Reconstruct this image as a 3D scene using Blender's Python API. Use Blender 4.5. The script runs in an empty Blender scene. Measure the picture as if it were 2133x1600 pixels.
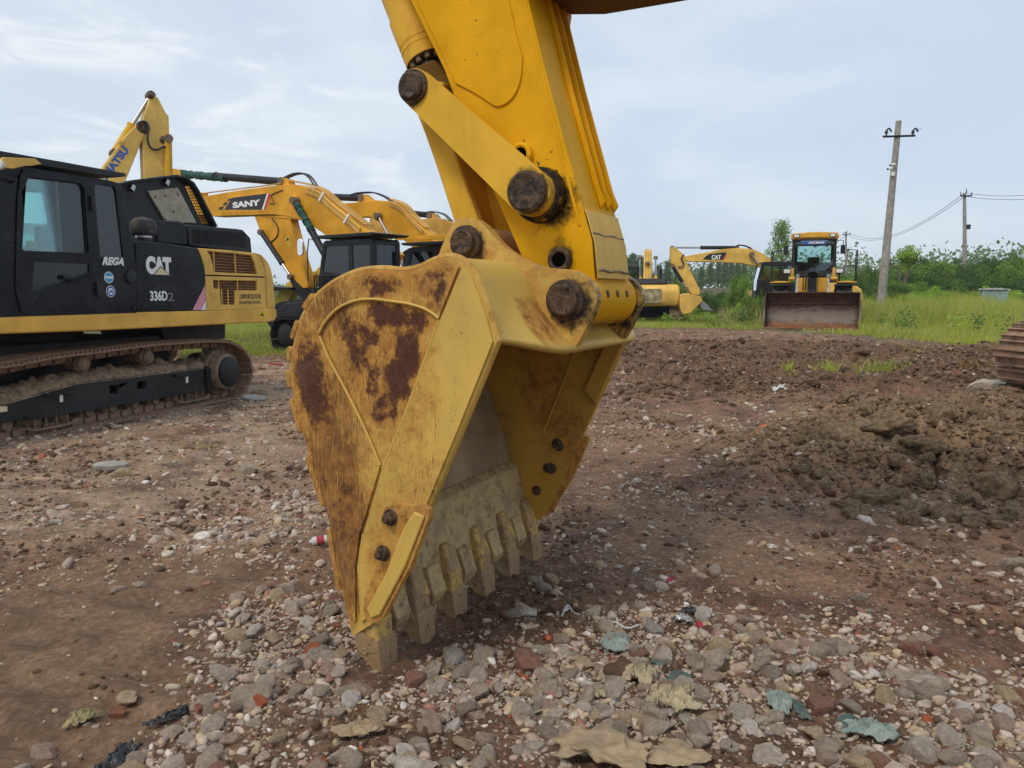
import bpy, bmesh, math, random
import numpy as np
from mathutils import Vector, Matrix, noise as mnoise
from mathutils.geometry import tessellate_polygon
random.seed(5)
R = math.radians
SC = bpy.context.scene
COL = SC.collection
# ------------------------------------------------------------------ camera
F, CX, CY, H = 1602.0, 1066.5, 800.0, 1.6
PITCH = math.atan(188 / F)
cP, sP = math.cos(PITCH), math.sin(PITCH)
cd = bpy.data.cameras.new('camera'); cam = bpy.data.objects.new('camera', cd); COL.objects.link(cam)
cd.sensor_width = 36; cd.lens = F / 2133 * 36; cd.clip_start = .05; cd.clip_end = 5000
cam.location = (0, 0, H); cam.rotation_euler = (math.pi / 2 - PITCH, 0, 0)
SC.camera = cam

def ray(px, py):
    r = (px - CX) / F; u = -(py - CY) / F
    return Vector((r, cP + u * sP, -sP + u * cP))
def ground(px, py, z=0.):
    d = ray(px, py); t = (z - H) / d.z
    return Vector((d.x * t, d.y * t, z))
def at(px, py, Y):
    d = ray(px, py); t = Y / d.y
    return Vector((d.x * t, Y, H + d.z * t))
def proj_np(x, y, z):
    zz = z - H; d = y * cP - zz * sP; u = y * sP + zz * cP
    d = np.maximum(d, 1e-3)
    return CX + F * x / d, CY - F * u / d

# ------------------------------------------------------------------ numpy noise
def _h(ix, iy, s):
    n = (ix.astype(np.int64) * 374761393 + iy.astype(np.int64) * 668265263 + s * 1442695041) & 0xffffffff
    n = ((n ^ (n >> 13)) * 1274126177) & 0xffffffff
    return ((n ^ (n >> 16)) & 0xffff) / 65535.0
def vnoise(x, y, s=0):
    ix = np.floor(x); iy = np.floor(y); fx = x - ix; fy = y - iy
    fx = fx * fx * (3 - 2 * fx); fy = fy * fy * (3 - 2 * fy)
    a = _h(ix, iy, s); b = _h(ix + 1, iy, s); c = _h(ix, iy + 1, s); d = _h(ix + 1, iy + 1, s)
    return (a * (1 - fx) + b * fx) * (1 - fy) + (c * (1 - fx) + d * fx) * fy
def fbm(x, y, o=4, s=0, g=.5):
    t = 0; a = 1; n = 0
    for i in range(o):
        t = t + a * vnoise(x * 2 ** i + i * 17.3, y * 2 ** i - i * 9.1, s + i); n += a; a *= g
    return t / n
def worley(x, y, s=0):
    ix = np.floor(x); iy = np.floor(y); f1 = np.full(x.shape, 9.); f2 = np.full(x.shape, 9.)
    for dx in (-1, 0, 1):
        for dy in (-1, 0, 1):
            cx = ix + dx + _h(ix + dx, iy + dy, s); cy = iy + dy + _h(ix + dx, iy + dy, s + 7)
            d = np.hypot(cx - x, cy - y)
            f2 = np.where(d < f1, f1, np.minimum(f2, d)); f1 = np.minimum(f1, d)
    return f1, f2

# ------------------------------------------------------------------ tags and rigs
def tag(o, label=None, cat=None, group=None, kind=None):
    if label: o['label'] = label
    if cat: o['category'] = cat
    if group: o['group'] = group
    if kind: o['kind'] = kind
    return o
class Rig:
    """a thing with its own frame: x along u, y away from the camera, z up"""
    def __init__(s, name, origin, u, label=None, cat=None, group=None):
        s.o = Vector(origin); u = Vector((u[0], u[1], 0)).normalized(); s.u = u; s.n = Vector((-u.y, u.x, 0))
        s.e = bpy.data.objects.new(name, None); COL.objects.link(s.e); s.e.empty_display_size = .2
        s.e.location = s.o; s.e.rotation_euler = (0, 0, math.atan2(u.y, u.x))
        tag(s.e, label, cat, group)
    def L(s, px, py, off=0.):
        d = ray(px, py); c = Vector((0, 0, H))
        t = (off - (c - s.o).dot(s.n)) / d.dot(s.n); p = c + d * t - s.o
        return (p.dot(s.u), p.z)
    def LL(s, pts, off=0.):
        return [s.L(a, b, off) for a, b in pts]
    def W(s, x, y, z): return s.o + s.u * x + s.n * y + Vector((0, 0, z))

# ------------------------------------------------------------------ mesh adders
def face(bm, vs, mi=0):
    try:
        f = bm.faces.new(vs); f.material_index = mi; f.smooth = True; return f
    except ValueError: return None
def area2(p): return sum(p[i][0] * p[(i + 1) % len(p)][1] - p[(i + 1) % len(p)][0] * p[i][1] for i in range(len(p)))
def add_prism(bm, pts, y0, y1, holes=(), mi=0, pts1=None):
    """polygon pts in (x,z) swept from y0 to y1 (y1>y0)"""
    loops = [list(pts)] + [list(h) for h in holes]
    if area2(loops[0]) < 0: loops[0].reverse(); pts1 = list(reversed(pts1)) if pts1 else None
    for i in range(1, len(loops)):
        if area2(loops[i]) > 0: loops[i].reverse()
    A = []; B = []
    for k, l in enumerate(loops):
        l1 = pts1 if (k == 0 and pts1) else l
        A.append([bm.verts.new((x, y0, z)) for x, z in l]); B.append([bm.verts.new((x, y1, z)) for x, z in l1])
    for a, b in zip(A, B):
        n = len(a)
        for i in range(n): face(bm, (a[i], a[(i + 1) % n], b[(i + 1) % n], b[i])[::-1], mi)
    if len(loops) == 1:
        face(bm, A[0], mi); face(bm, B[0][::-1], mi)
    else:
        fa = [v for l in A for v in l]; fb = [v for l in B for v in l]
        for t in tessellate_polygon([[Vector((x, z, 0)) for x, z in l] for l in loops]):
            c = [fa[i] for i in t]; d = [fb[i] for i in t]
            ar = (c[1].co - c[0].co).cross(c[2].co - c[0].co).y
            face(bm, c if ar < 0 else c[::-1], mi); face(bm, d[::-1] if ar < 0 else d, mi)
def basis(d):
    d = d.normalized(); a = Vector((0, 0, 1)) if abs(d.z) < .9 else Vector((1, 0, 0))
    x = d.cross(a).normalized(); return x, d.cross(x).normalized()
def add_cyl(bm, a, b, r, r2=None, seg=20, mi=0, caps=True):
    a = Vector(a); b = Vector(b); r2 = r if r2 is None else r2; x, y = basis(b - a)
    A = []; B = []
    for i in range(seg):
        t = 2 * math.pi * i / seg; d = x * math.cos(t) + y * math.sin(t)
        A.append(bm.verts.new(a + d * r)); B.append(bm.verts.new(b + d * r2))
    for i in range(seg): face(bm, (A[i], A[(i + 1) % seg], B[(i + 1) % seg], B[i]), mi)
    if caps: face(bm, A[::-1], mi); face(bm, B, mi)
def add_lathe(bm, a, d, prof, seg=24, mi=0):
    """prof: list of (distance along d, radius)"""
    a = Vector(a); d = Vector(d).normalized(); x, y = basis(d); rings = []
    for t, r in prof:
        rings.append([bm.verts.new(a + d * t + (x * math.cos(2 * math.pi * i / seg) + y * math.sin(2 * math.pi * i / seg)) * max(r, 1e-4)) for i in range(seg)])
    for p, q in zip(rings, rings[1:]):
        for i in range(seg): face(bm, (p[i], p[(i + 1) % seg], q[(i + 1) % seg], q[i]), mi)
    face(bm, rings[0][::-1], mi); face(bm, rings[-1], mi)
def add_box(bm, c, s, rot=None, mi=0):
    M = rot or Matrix.Identity(3); c = Vector(c); v = []
    for dx in (-.5, .5):
        for dy in (-.5, .5):
            for dz in (-.5, .5): v.append(bm.verts.new(c + M @ Vector((dx * s[0], dy * s[1], dz * s[2]))))
    for f in ((0, 1, 3, 2), (4, 6, 7, 5), (0, 4, 5, 1), (2, 3, 7, 6), (0, 2, 6, 4), (1, 5, 7, 3)): face(bm, [v[i] for i in f], mi)
def smooth_path(pts, n=8):
    pts = [Vector(p) for p in pts]
    if len(pts) < 3: return pts
    P = [pts[0] * 2 - pts[1]] + pts + [pts[-1] * 2 - pts[-2]]; out = []
    for i in range(1, len(P) - 2):
        for k in range(n):
            t = k / n; a, b, c, d = P[i - 1:i + 3]
            out.append(.5 * ((2 * b) + (c - a) * t + (2 * a - 5 * b + 4 * c - d) * t * t + (3 * b - a - 3 * c + d) * t ** 3))
    return out + [pts[-1]]
def add_tube(bm, pts, r, seg=8, mi=0, sm=8, rf=None):
    p = smooth_path(pts, sm) if sm else [Vector(q) for q in pts]; rings = []; x = None
    for i, q in enumerate(p):
        d = (p[min(i + 1, len(p) - 1)] - p[max(i - 1, 0)]).normalized()
        if x is None: x, _ = basis(d)
        x = (x - d * x.dot(d)).normalized(); y = d.cross(x); rr = r if rf is None else rf(i / (len(p) - 1))
        rings.append([bm.verts.new(q + (x * math.cos(2 * math.pi * k / seg) + y * math.sin(2 * math.pi * k / seg)) * rr) for k in range(seg)])
    for a, b in zip(rings, rings[1:]):
        for i in range(seg): face(bm, (a[i], a[(i + 1) % seg], b[(i + 1) % seg], b[i]), mi)
    face(bm, rings[0][::-1], mi); face(bm, rings[-1], mi)
def gridcut(bm, step, axes='xz'):
    for ax in axes:
        k = 'xyz'.index(ax); lo = min(v.co[k] for v in bm.verts); hi = max(v.co[k] for v in bm.verts)
        no = [0, 0, 0]; no[k] = 1; q = lo + step
        while q < hi - 1e-3:
            co = [0, 0, 0]; co[k] = q
            bmesh.ops.bisect_plane(bm, geom=bm.verts[:] + bm.edges[:] + bm.faces[:], plane_co=co, plane_no=no); q += step
def link(name, me, parent=None, mats=()):
    o = bpy.data.objects.new(name, me); COL.objects.link(o)
    for m in mats: me.materials.append(m)
    if parent is not None: o.parent = parent.e if isinstance(parent, Rig) else parent
    return o
def obj(name, bm, mat, parent=None, bev=0., seg=2, ang=35, keep=None):
    me = bpy.data.meshes.new(name)
    bmesh.ops.recalc_face_normals(bm, faces=bm.faces[:])
    bm.to_mesh(me); bm.free()
    me.set_sharp_from_angle(angle=R(ang))
    o = link(name, me, parent, mat if isinstance(mat, (list, tuple)) else (mat,))
    if bev:
        m = o.modifiers.new('bevel', 'BEVEL'); m.width = bev; m.segments = seg; m.limit_method = 'ANGLE'; m.angle_limit = R(40)
        m.harden_normals = False
    return o
def prism(name, par, pts, y0, y1, mat, bev=.006, holes=(), pts1=None, ang=35):
    bm = bmesh.new(); add_prism(bm, pts, y0, y1, holes, 0, pts1); return obj(name, bm, mat, par, bev, ang=ang)
def cyl(name, par, a, b, r, mat, r2=None, seg=24, bev=.004):
    bm = bmesh.new(); add_cyl(bm, a, b, r, r2, seg); return obj(name, bm, mat, par, bev)
def box(name, par, c, s, mat, rot=None, bev=.006):
    bm = bmesh.new(); add_box(bm, c, s, rot); return obj(name, bm, mat, par, bev)
def tube(name, par, pts, r, mat, seg=8, sm=8):
    bm = bmesh.new(); add_tube(bm, pts, r, seg, 0, sm); return obj(name, bm, mat, par)
def lathe(name, par, a, d, prof, mat, seg=28, bev=0):
    bm = bmesh.new(); add_lathe(bm, a, d, prof, seg); return obj(name, bm, mat, par, bev)
def circ(c, r, n=20, a0=0, a1=360):
    m = n if a1 - a0 < 360 else n - 1
    return [(c[0] + r * math.cos(R(a0 + (a1 - a0) * i / (n if a1 - a0 >= 360 else m))), c[1] + r * math.sin(R(a0 + (a1 - a0) * i / (n if a1 - a0 >= 360 else m)))) for i in range(n)]
def capsule(a, b, ra, rb, n=12):
    """outline (x,z) around two circles"""
    t = math.degrees(math.atan2(b[1] - a[1], b[0] - a[0]))
    return circ(a, ra, n, t + 90, t + 270) + circ(b, rb, n, t - 90, t + 90)
def spline2(pts, n=4, closed=False):
    """catmull through (x,z) points"""
    P = list(pts)
    P = [P[-1]] + P + [P[0], P[1]] if closed else [P[0]] + P + [P[-1]]
    out = []
    for i in range(1, len(P) - 2):
        a, b, c, d = [Vector(q) for q in P[i - 1:i + 3]]
        for k in range(n):
            t = k / n; v = .5 * ((2 * b) + (c - a) * t + (2 * a - 5 * b + 4 * c - d) * t * t + (3 * b - a - 3 * c + d) * t ** 3); out.append((v.x, v.y))
    if not closed: out.append(tuple(pts[-1]))
    return out
def text(name, par, s, x0, x1, z0, z1, y, mat, bold=0., ext=.002, shear=0., flat_to=None):
    """lettering on a plane facing -y, fitted into the box"""
    cu = bpy.data.curves.new(name, 'FONT'); cu.body = s; cu.size = 1; cu.offset = bold; cu.extrude = .01; cu.shear = shear
    t = bpy.data.objects.new(name, cu); COL.objects.link(t)
    dg = bpy.context.evaluated_depsgraph_get(); dg.update()
    me = bpy.data.meshes.new_from_object(t.evaluated_get(dg)); bpy.data.objects.remove(t)
    n = len(me.vertices)
    if n == 0: return None
    co = np.empty(n * 3); me.vertices.foreach_get('co', co); co = co.reshape(-1, 3)
    mn = co.min(0); mx = co.max(0)
    X = x0 + (co[:, 0] - mn[0]) / (mx[0] - mn[0]) * (x1 - x0); Z = z0 + (co[:, 1] - mn[1]) / (mx[1] - mn[1]) * (z1 - z0)
    Y = y - (co[:, 2] > 0) * ext
    me.vertices.foreach_set('co', np.stack([X, Y, Z], 1).ravel()); me.materials.clear()
    return link(name, me, par, (mat,))
def rotm(ax, deg): return Matrix.Rotation(R(deg), 3, ax)
def np_mesh(name, co, faces, n, mat, par=None, col=None, smooth=False, colname='tint'):
    """co (N,3), faces (M,n)"""
    me = bpy.data.meshes.new(name); N = len(co); M = len(faces)
    me.vertices.add(N); me.vertices.foreach_set('co', np.ascontiguousarray(co, dtype=np.float32).ravel())
    me.loops.add(M * n); me.loops.foreach_set('vertex_index', np.ascontiguousarray(faces, dtype=np.int32).ravel())
    me.polygons.add(M); me.polygons.foreach_set('loop_start', np.arange(0, M * n, n, dtype=np.int32))
    me.polygons.foreach_set('loop_total', np.full(M, n, dtype=np.int32))
    if smooth: me.polygons.foreach_set('use_smooth', np.ones(M, dtype=bool))
    me.update(calc_edges=True)
    if col is not None:
        a = me.color_attributes.new(colname, 'FLOAT_COLOR', 'POINT')
        c = np.ones((N, 4), dtype=np.float32); c[:, :3] = col; a.data.foreach_set('color', c.ravel())
    return link(name, me, par, (mat,))
def set_wear(o, fn):
    """fn(co array)-> (N,3) : rust, scratch, grease"""
    me = o.data; n = len(me.vertices); co = np.empty(n * 3, dtype=np.float32); me.vertices.foreach_get('co', co); co = co.reshape(-1, 3)
    a = me.color_attributes.new('wear', 'FLOAT_COLOR', 'POINT'); c = np.ones((n, 4), dtype=np.float32); c[:, :3] = fn(co)
    a.data.foreach_set('color', c.ravel())
def blobs(co, lst):
    """lst of (x,z,rx,rz,rot_deg,strength); soft ellipses, max-combined"""
    out = np.zeros(len(co))
    for x, z, rx, rz, rot, st in lst:
        a = R(rot); dx = co[:, 0] - x; dz = co[:, 2] - z
        u = (dx * math.cos(a) + dz * math.sin(a)) / rx; v = (-dx * math.sin(a) + dz * math.cos(a)) / rz
        out = np.maximum(out, st * np.clip(1.5 - np.sqrt(u * u + v * v), 0, 1))
    return out

# ------------------------------------------------------------------ materials
class NT:
    def __init__(s, name):
        s.m = bpy.data.materials.new(name); s.m.use_nodes = True; s.t = s.m.node_tree; s.t.nodes.clear()
        s.out = s.n('ShaderNodeOutputMaterial')
    def n(s, k, **kw):
        q = s.t.nodes.new(k)
        for a, b in kw.items(): setattr(q, a, b)
        return q
    def l(s, a, b): s.t.links.new(a, b)
    def set(s, q, key, v):
        if isinstance(v, bpy.types.NodeSocket): s.l(v, q.inputs[key])
        else: q.inputs[key].default_value = v
    def coord(s, scale=(1, 1, 1), rot=(0, 0, 0), kind='Object'):
        c = s.n('ShaderNodeTexCoord'); mp = s.n('ShaderNodeMapping'); s.l(c.outputs[kind], mp.inputs[0])
        mp.inputs['Scale'].default_value = scale; mp.inputs['Rotation'].default_value = rot; return mp.outputs[0]
    def noise(s, vec, scale=5, detail=4, rough=.55, dist=0.):
        q = s.n('ShaderNodeTexNoise'); s.l(vec, q.inputs['Vector']); q.inputs['Scale'].default_value = scale
        q.inputs['Detail'].default_value = detail; q.inputs['Roughness'].default_value = rough; q.inputs['Distortion'].default_value = dist
        return q.outputs['Fac']
    def ss(s, v, a, b):
        q = s.n('ShaderNodeMapRange', interpolation_type='SMOOTHSTEP'); s.l(v, q.inputs[0]); s.set(q, 1, a); s.set(q, 2, b); return q.outputs[0]
    def math(s, op, a, b=0., c=None):
        q = s.n('ShaderNodeMath', operation=op); s.set(q, 0, a); s.set(q, 1, b)
        if c is not None: s.set(q, 2, c)
        return q.outputs[0]
    def mix(s, f, a, b, mode='MIX'):
        q = s.n('ShaderNodeMix', data_type='RGBA', blend_type=mode); s.set(q, 0, f)
        for k, v in ((6, a), (7, b)):
            if isinstance(v, bpy.types.NodeSocket): s.l(v, q.inputs[k])
            else: q.inputs[k].default_value = (*v[:3], 1)
        return q.outputs[2]
    def bump(s, h, dist=.01, strength=1., prev=None):
        q = s.n('ShaderNodeBump'); s.l(h, q.inputs['Height']); q.inputs['Distance'].default_value = dist; q.inputs['Strength'].default_value = strength
        if prev is not None: s.l(prev, q.inputs['Normal'])
        return q.outputs[0]
    def pbsdf(s, col, rough=.5, metal=0., normal=None, spec=.5, **kw):
        q = s.n('ShaderNodeBsdfPrincipled')
        if isinstance(col, bpy.types.NodeSocket): s.l(col, q.inputs['Base Color'])
        else: q.inputs['Base Color'].default_value = (*col[:3], 1)
        s.set(q, 'Roughness', rough); s.set(q, 'Metallic', metal); q.inputs['Specular IOR Level'].default_value = spec
        if normal is not None: s.l(normal, q.inputs['Normal'])
        for k, v in kw.items(): s.set(q, k.replace('_', ' '), v)
        s.l(q.outputs[0], s.out.inputs[0]); return q
DUST = (.26, .19, .12)
RUSTD = (.060, .022, .014); RUSTO = (.30, .105, .025)
def paint(name, col, rough=.38, dust=.35, chips=.0, scale=1.6, bump=.0015, dustcol=DUST, streak=.25, spec=.4):
    """used machine paint: faded patches, streaks running down, dust, stone chips"""
    t = NT(name); v = t.coord(); big = t.noise(v, scale, 6, .6)
    dark = tuple(c * .78 for c in col); lite = tuple(min(1, c * 1.07 + .012) for c in col)
    c = t.mix(t.ss(big, .35, .68), dark, lite)
    st = t.noise(t.coord((9, 9, .7)), 2.2, 5, .6); c = t.mix(t.math('MULTIPLY', t.ss(st, .52, .8), streak), c, tuple(a * .55 for a in dustcol))
    d = t.noise(t.coord(), 3.7, 9, .68, .4); dm = t.math('MULTIPLY', t.ss(d, .5, .72), dust)
    c = t.mix(dm, c, dustcol)
    if chips:
        k = t.noise(v, 34, 5, .7); k2 = t.noise(v, 3.1, 3); kk = t.math('ADD', k, t.math('MULTIPLY', t.math('SUBTRACT', k2, .5), .5))
        cm = t.ss(kk, .80 - chips * .2, .84 - chips * .2); c = t.mix(cm, c, (.10, .04, .022))
    w = t.n('ShaderNodeAttribute', attribute_name='wear'); sp = t.n('ShaderNodeSeparateColor'); t.l(w.outputs['Color'], sp.inputs[0])
    gn = t.noise(v, 22, 8, .7); gm = t.ss(t.math('ADD', sp.outputs[2], t.math('MULTIPLY', t.math('SUBTRACT', gn, .5), 1.1)), .42, .95)
    gm = t.math('MULTIPLY', gm, t.ss(sp.outputs[2], .02, .25))
    c = t.mix(gm, c, (.020, .013, .009))
    ro = t.math('ADD', rough, t.math('MULTIPLY', dm, .5)); ro = t.math('ADD', ro, t.math('MULTIPLY', big, .12))
    n = t.bump(t.noise(v, 60, 3), bump * .35, .5); n = t.bump(t.noise(v, 5, 2), bump * 3, .35, n)
    t.pbsdf(c, ro, 0, n, spec); return t.m
def simple(name, col, rough=.5, metal=0., var=.25, scale=6, spec=.5, bump=0., dust=0.):
    t = NT(name); v = t.coord(); k = t.noise(v, scale, 6, .62)
    c = t.mix(t.ss(k, .3, .7), tuple(a * (1 - var) for a in col), tuple(min(1, a * (1 + var * .5)) for a in col))
    if dust: c = t.mix(t.math('MULTIPLY', t.ss(t.noise(v, scale * .7, 8, .7, .3), .45, .7), dust), c, DUST)
    n = t.bump(t.noise(v, scale * 5, 6, .7), bump, .8) if bump else None
    t.pbsdf(c, t.math('ADD', rough - .06, t.math('MULTIPLY', k, .14)), metal, n, spec); return t.m
def plain(name, col, rough=.5, **kw):
    t = NT(name); t.pbsdf(col, rough, **kw); return t.m
def glass(name, tint, trans=.6, rough=.03):
    t = NT(name); g = t.n('ShaderNodeBsdfGlossy'); g.inputs[0].default_value = (.9, .95, 1, 1); g.inputs['Roughness'].default_value = rough
    tr = t.n('ShaderNodeBsdfTransparent'); tr.inputs[0].default_value = (*tint, 1)
    fr = t.n('ShaderNodeFresnel'); fr.inputs[0].default_value = 1.5
    mx = t.n('ShaderNodeMixShader'); t.l(t.math('ADD', fr.outputs[0], 1 - trans), mx.inputs[0]); t.l(tr.outputs[0], mx.inputs[1]); t.l(g.outputs[0], mx.inputs[2])
    t.l(mx.outputs[0], t.out.inputs[0]); return t.m
def bucket_mat(name, col, worn=False):
    t = NT(name); v = t.coord()
    w = t.n('ShaderNodeAttribute', attribute_name='wear'); sp = t.n('ShaderNodeSeparateColor'); t.l(w.outputs['Color'], sp.inputs[0])
    rust, scr, gre = sp.outputs[0], sp.outputs[1], sp.outputs[2]
    big = t.noise(v, 2.1, 5, .6)
    c = t.mix(t.ss(big, .3, .7), tuple(a * .84 for a in col), tuple(a * 1.08 for a in col))
    # rust: patchy, with drips
    n1 = t.noise(v, 7.5, 12, .76, .5); n2 = t.noise(t.coord((9, 9, 3.6)), 3, 9, .72, .5)
    n3_ = t.noise(v, 30, 8, .8, .4); nn = t.math('ADD', t.math('ADD', t.math('MULTIPLY', n1, .42), t.math('MULTIPLY', n2, .22)), t.math('MULTIPLY', n3_, .36))
    m = t.math('ADD', rust, t.math('MULTIPLY', t.math('SUBTRACT', nn, .5), 3.6))
    halo = t.ss(m, -.20, .52); core = t.ss(m, .56, .90)
    on = t.ss(rust, .02, .14)
    # fine scratches, nearly parallel to the digging direction, then rusted
    s1 = t.noise(t.coord((60, 60, 5.), (0, R(12), 0)), 1.7, 7, .75, 1.6)
    s2 = t.noise(t.coord((50, 50, 6.), (0, R(-34), 0)), 2.1, 7, .75, 1.8)
    sm = t.math('MAXIMUM', t.ss(t.math('ADD', s1, t.math('MULTIPLY', scr, .20)), .70, .75), t.ss(t.math('ADD', s2, t.math('MULTIPLY', scr, .17)), .71, .76))
    sm = t.math('MULTIPLY', sm, t.ss(scr, .02, .3))
    spk = t.noise(v, 75, 4, .8); spm = t.ss(t.math('ADD', spk, t.math('MULTIPLY', t.noise(v, 6, 3), .35)), .82, .87)
    oc = t.mix(t.ss(t.noise(v, 18, 8, .7), .35, .65), (.30, .105, .02), (.56, .27, .055))
    dc = t.mix(t.ss(t.noise(v, 30, 8, .75), .35, .7), (.060, .020, .011), (.135, .048, .024))
    c = t.mix(t.math('MULTIPLY', halo, t.math('MULTIPLY', on, .85)), c, oc)
    c = t.mix(t.math('MULTIPLY', sm, .8), c, t.mix(t.ss(n1, .40, .58), (.30, .115, .03), (.10, .036, .016)))
    c = t.mix(t.math('MULTIPLY', spm, .8), c, (.11, .045, .02))
    c = t.mix(t.math('MULTIPLY', core, on), c, dc)
    dm = t.math('MULTIPLY', t.ss(t.noise(v, 3.4, 8, .7, .4), .48, .72), .6 if worn else .22)
    c = t.mix(dm, c, (.20, .135, .085) if worn else DUST)
    gn = t.noise(v, 26, 8, .7); gm = t.math('MULTIPLY', t.ss(t.math('ADD', gre, t.math('MULTIPLY', t.math('SUBTRACT', gn, .5), 1.2)), .42, .85), t.ss(gre, .02, .2))
    c = t.mix(gm, c, (.028, .017, .011))
    ro = t.math('ADD', .42, t.math('MULTIPLY', t.math('MAXIMUM', halo, sm), .4))
    n = t.bump(t.noise(v, 90, 5, .7), .0012, .6); n = t.bump(t.math('SUBTRACT', 1., t.math('MULTIPLY', core, on)), .003, .7, n); n = t.bump(t.noise(v, 4, 3), .012, .4, n)
    n = t.bump(t.math('SUBTRACT', 1., sm), .0015, .6, n)
    t.pbsdf(c, ro, 0, n, .35); return t.m

M = {}
M['arm'] = paint('arm_yellow', (.80, .405, .0), .46, .03, .5, streak=.10, bump=.0008, spec=.10)
M['pad'] = paint('bare_pad_yellow', (.84, .54, .11), .5, .10, .25, streak=.3, spec=.15)
M['hole'] = plain('bore_shade_black', (.004, .003, .003), 1., spec=0.)
M['boomY'] = paint('shaded_boom_yellow', (.15, .078, .010), .6, .10, streak=.1, spec=.08)  # yellow darkened: the shade under the boom is painted into the colour
M['bucket'] = bucket_mat('bucket_yellow', (.66, .43, .095))
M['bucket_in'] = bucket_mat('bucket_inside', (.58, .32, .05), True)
M['caststeel'] = simple('worn_cast_steel', (.30, .20, .11), .55, .25, .45, 9, bump=.003)
def tooth_mat(name, col, worn):
    t = NT(name); v = t.coord(); n1 = t.noise(v, 9, 9, .7, .3); n2 = t.noise(v, 34, 7, .72)
    k = t.math('ADD', t.math('MULTIPLY', n1, .7), t.math('MULTIPLY', n2, .3))
    c = t.mix(t.ss(k, worn - .09, worn + .07), col, (.30, .20, .11)); c = t.mix(t.ss(n2, .55, .67), c, (.12, .068, .04)); c = t.mix(t.ss(t.noise(v, 5, 6, .7), .52, .68), c, (.34, .24, .14))
    n = t.bump(n2, .006, .7); n = t.bump(n1, .012, .5, n); t.pbsdf(c, .62, .1, n, .35); return t.m
M['teeth'] = tooth_mat('tooth_steel', (.38, .235, .10), .47); M['adapter'] = tooth_mat('adapter_yellow', (.60, .39, .10), .50); M['lip'] = tooth_mat('lip_steel', (.50, .36, .17), .55)
M['bucket_floor'] = simple('worn_bucket_floor', (.36, .245, .13), .55, .05, .40, 3.1, spec=.3, bump=.004, dust=.45)
def grease_mat():
    t = NT('greasy_pin'); v = t.coord(); a = t.noise(v, 14, 9, .75, 1.2); b = t.noise(v, 45, 7, .75)
    c = t.mix(t.ss(a, .38, .60), (.014, .009, .007), (.13, .078, .042)); c = t.mix(t.math('MULTIPLY', t.ss(b, .58, .66), .7), c, (.30, .20, .10)); c = t.mix(t.ss(b, .42, .36), c, (.008, .006, .005))
    n = t.bump(b, .006, .9); n = t.bump(a, .014, .8, n); t.pbsdf(c, t.math('ADD', .35, t.math('MULTIPLY', a, .5)), 0, n, .4); return t.m
M['grease'] = grease_mat()
M['cyl'] = paint('cylinder_yellow', (.74, .43, .035), .48, .08, .05, spec=.15)
M['chrome'] = plain('chrome_rod', (.42, .42, .43), .30, metal=1.)
M['catY'] = paint('loader_yellow', (.82, .47, .075), .4, .12, .0, streak=.15)
M['catYc'] = paint('faded_yellow', (.84, .51, .10), .42, .15, .1, streak=.2)
M['black'] = paint('black_paint', (.006, .007, .011), .20, .04, .0, dustcol=(.07, .06, .05), streak=.04, spec=.22)
M['mblack'] = paint('matt_black', (.008, .008, .010), .45, .07, .0, dustcol=(.10, .08, .06))
M['rubber'] = simple('rubber', (.022, .022, .023), .65, 0, .4, 14, bump=.002, dust=.35)
M['hose'] = simple('hydraulic_hose', (.012, .012, .013), .4, 0, .2, 10)
M['glassT'] = glass('tinted_glass', (.66, .86, .84), .97)
M['blackglass'] = plain('black_glass', (.012, .016, .016), .06)
M['glassD'] = glass('dark_glass', (.16, .19, .20), .99)
M['white'] = plain('white_decal', (.82, .82, .80), .45)
M['pinkdecal'] = plain('faded_pink_decal', (.72, .30, .38), .5)
M['reddecal'] = plain('red_decal', (.60, .03, .03), .45)
M['blackdecal'] = plain('black_decal', (.012, .012, .014), .4)
M['bluedecal'] = plain('blue_decal', (.03, .10, .42), .45)
M['cream'] = plain('cream_decal', (.72, .62, .38), .5)
M['sany'] = paint('orange_yellow_paint', (.76, .36, .012), .42, .12, .0, streak=.22, spec=.25)
M['sanyd'] = paint('ochre_paint', (.62, .34, .055), .42, .25, .1)
M['komY'] = paint('pale_yellow_paint', (.74, .48, .10), .4, .18)
M['lemon'] = paint('lemon_yellow_paint', (.80, .56, .03), .4, .15)
M['green'] = simple('green_wrap', (.03, .105, .085), .8, 0, .5, 25, bump=.01)
M['track'] = simple('rusty_track_steel', (.33, .20, .13), .75, .1, .5, 7, bump=.004, dust=.6)
M['trackd'] = simple('dark_track_steel', (.028, .026, .024), .6, .3, .5, 7, bump=.003, dust=.2)
M['roller'] = simple('muddy_roller', (.22, .15, .095), .75, .1, .5, 12, bump=.008, dust=.5)
M['dirt'] = simple('caked_dirt', (.31, .215, .13), .95, 0, .5, 18, bump=.02)
M['insul'] = simple('insulation_board', (.42, .37, .27), .8, 0, .25, 8)
M['grille'] = simple('rusty_louvre', (.30, .15, .04), .6, 0, .4, 8, dust=.3)
M['grey'] = simple('grey_metal', (.30, .30, .30), .5, .3, .3, 8)
M['seat'] = simple('seat_fabric', (.03, .035, .04), .9)
M['lamp'] = plain('lamp_glass', (.75, .75, .72), .15)
M['mirror'] = plain('mirror_glass', (.8, .82, .85), .05, metal=1.)
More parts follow.
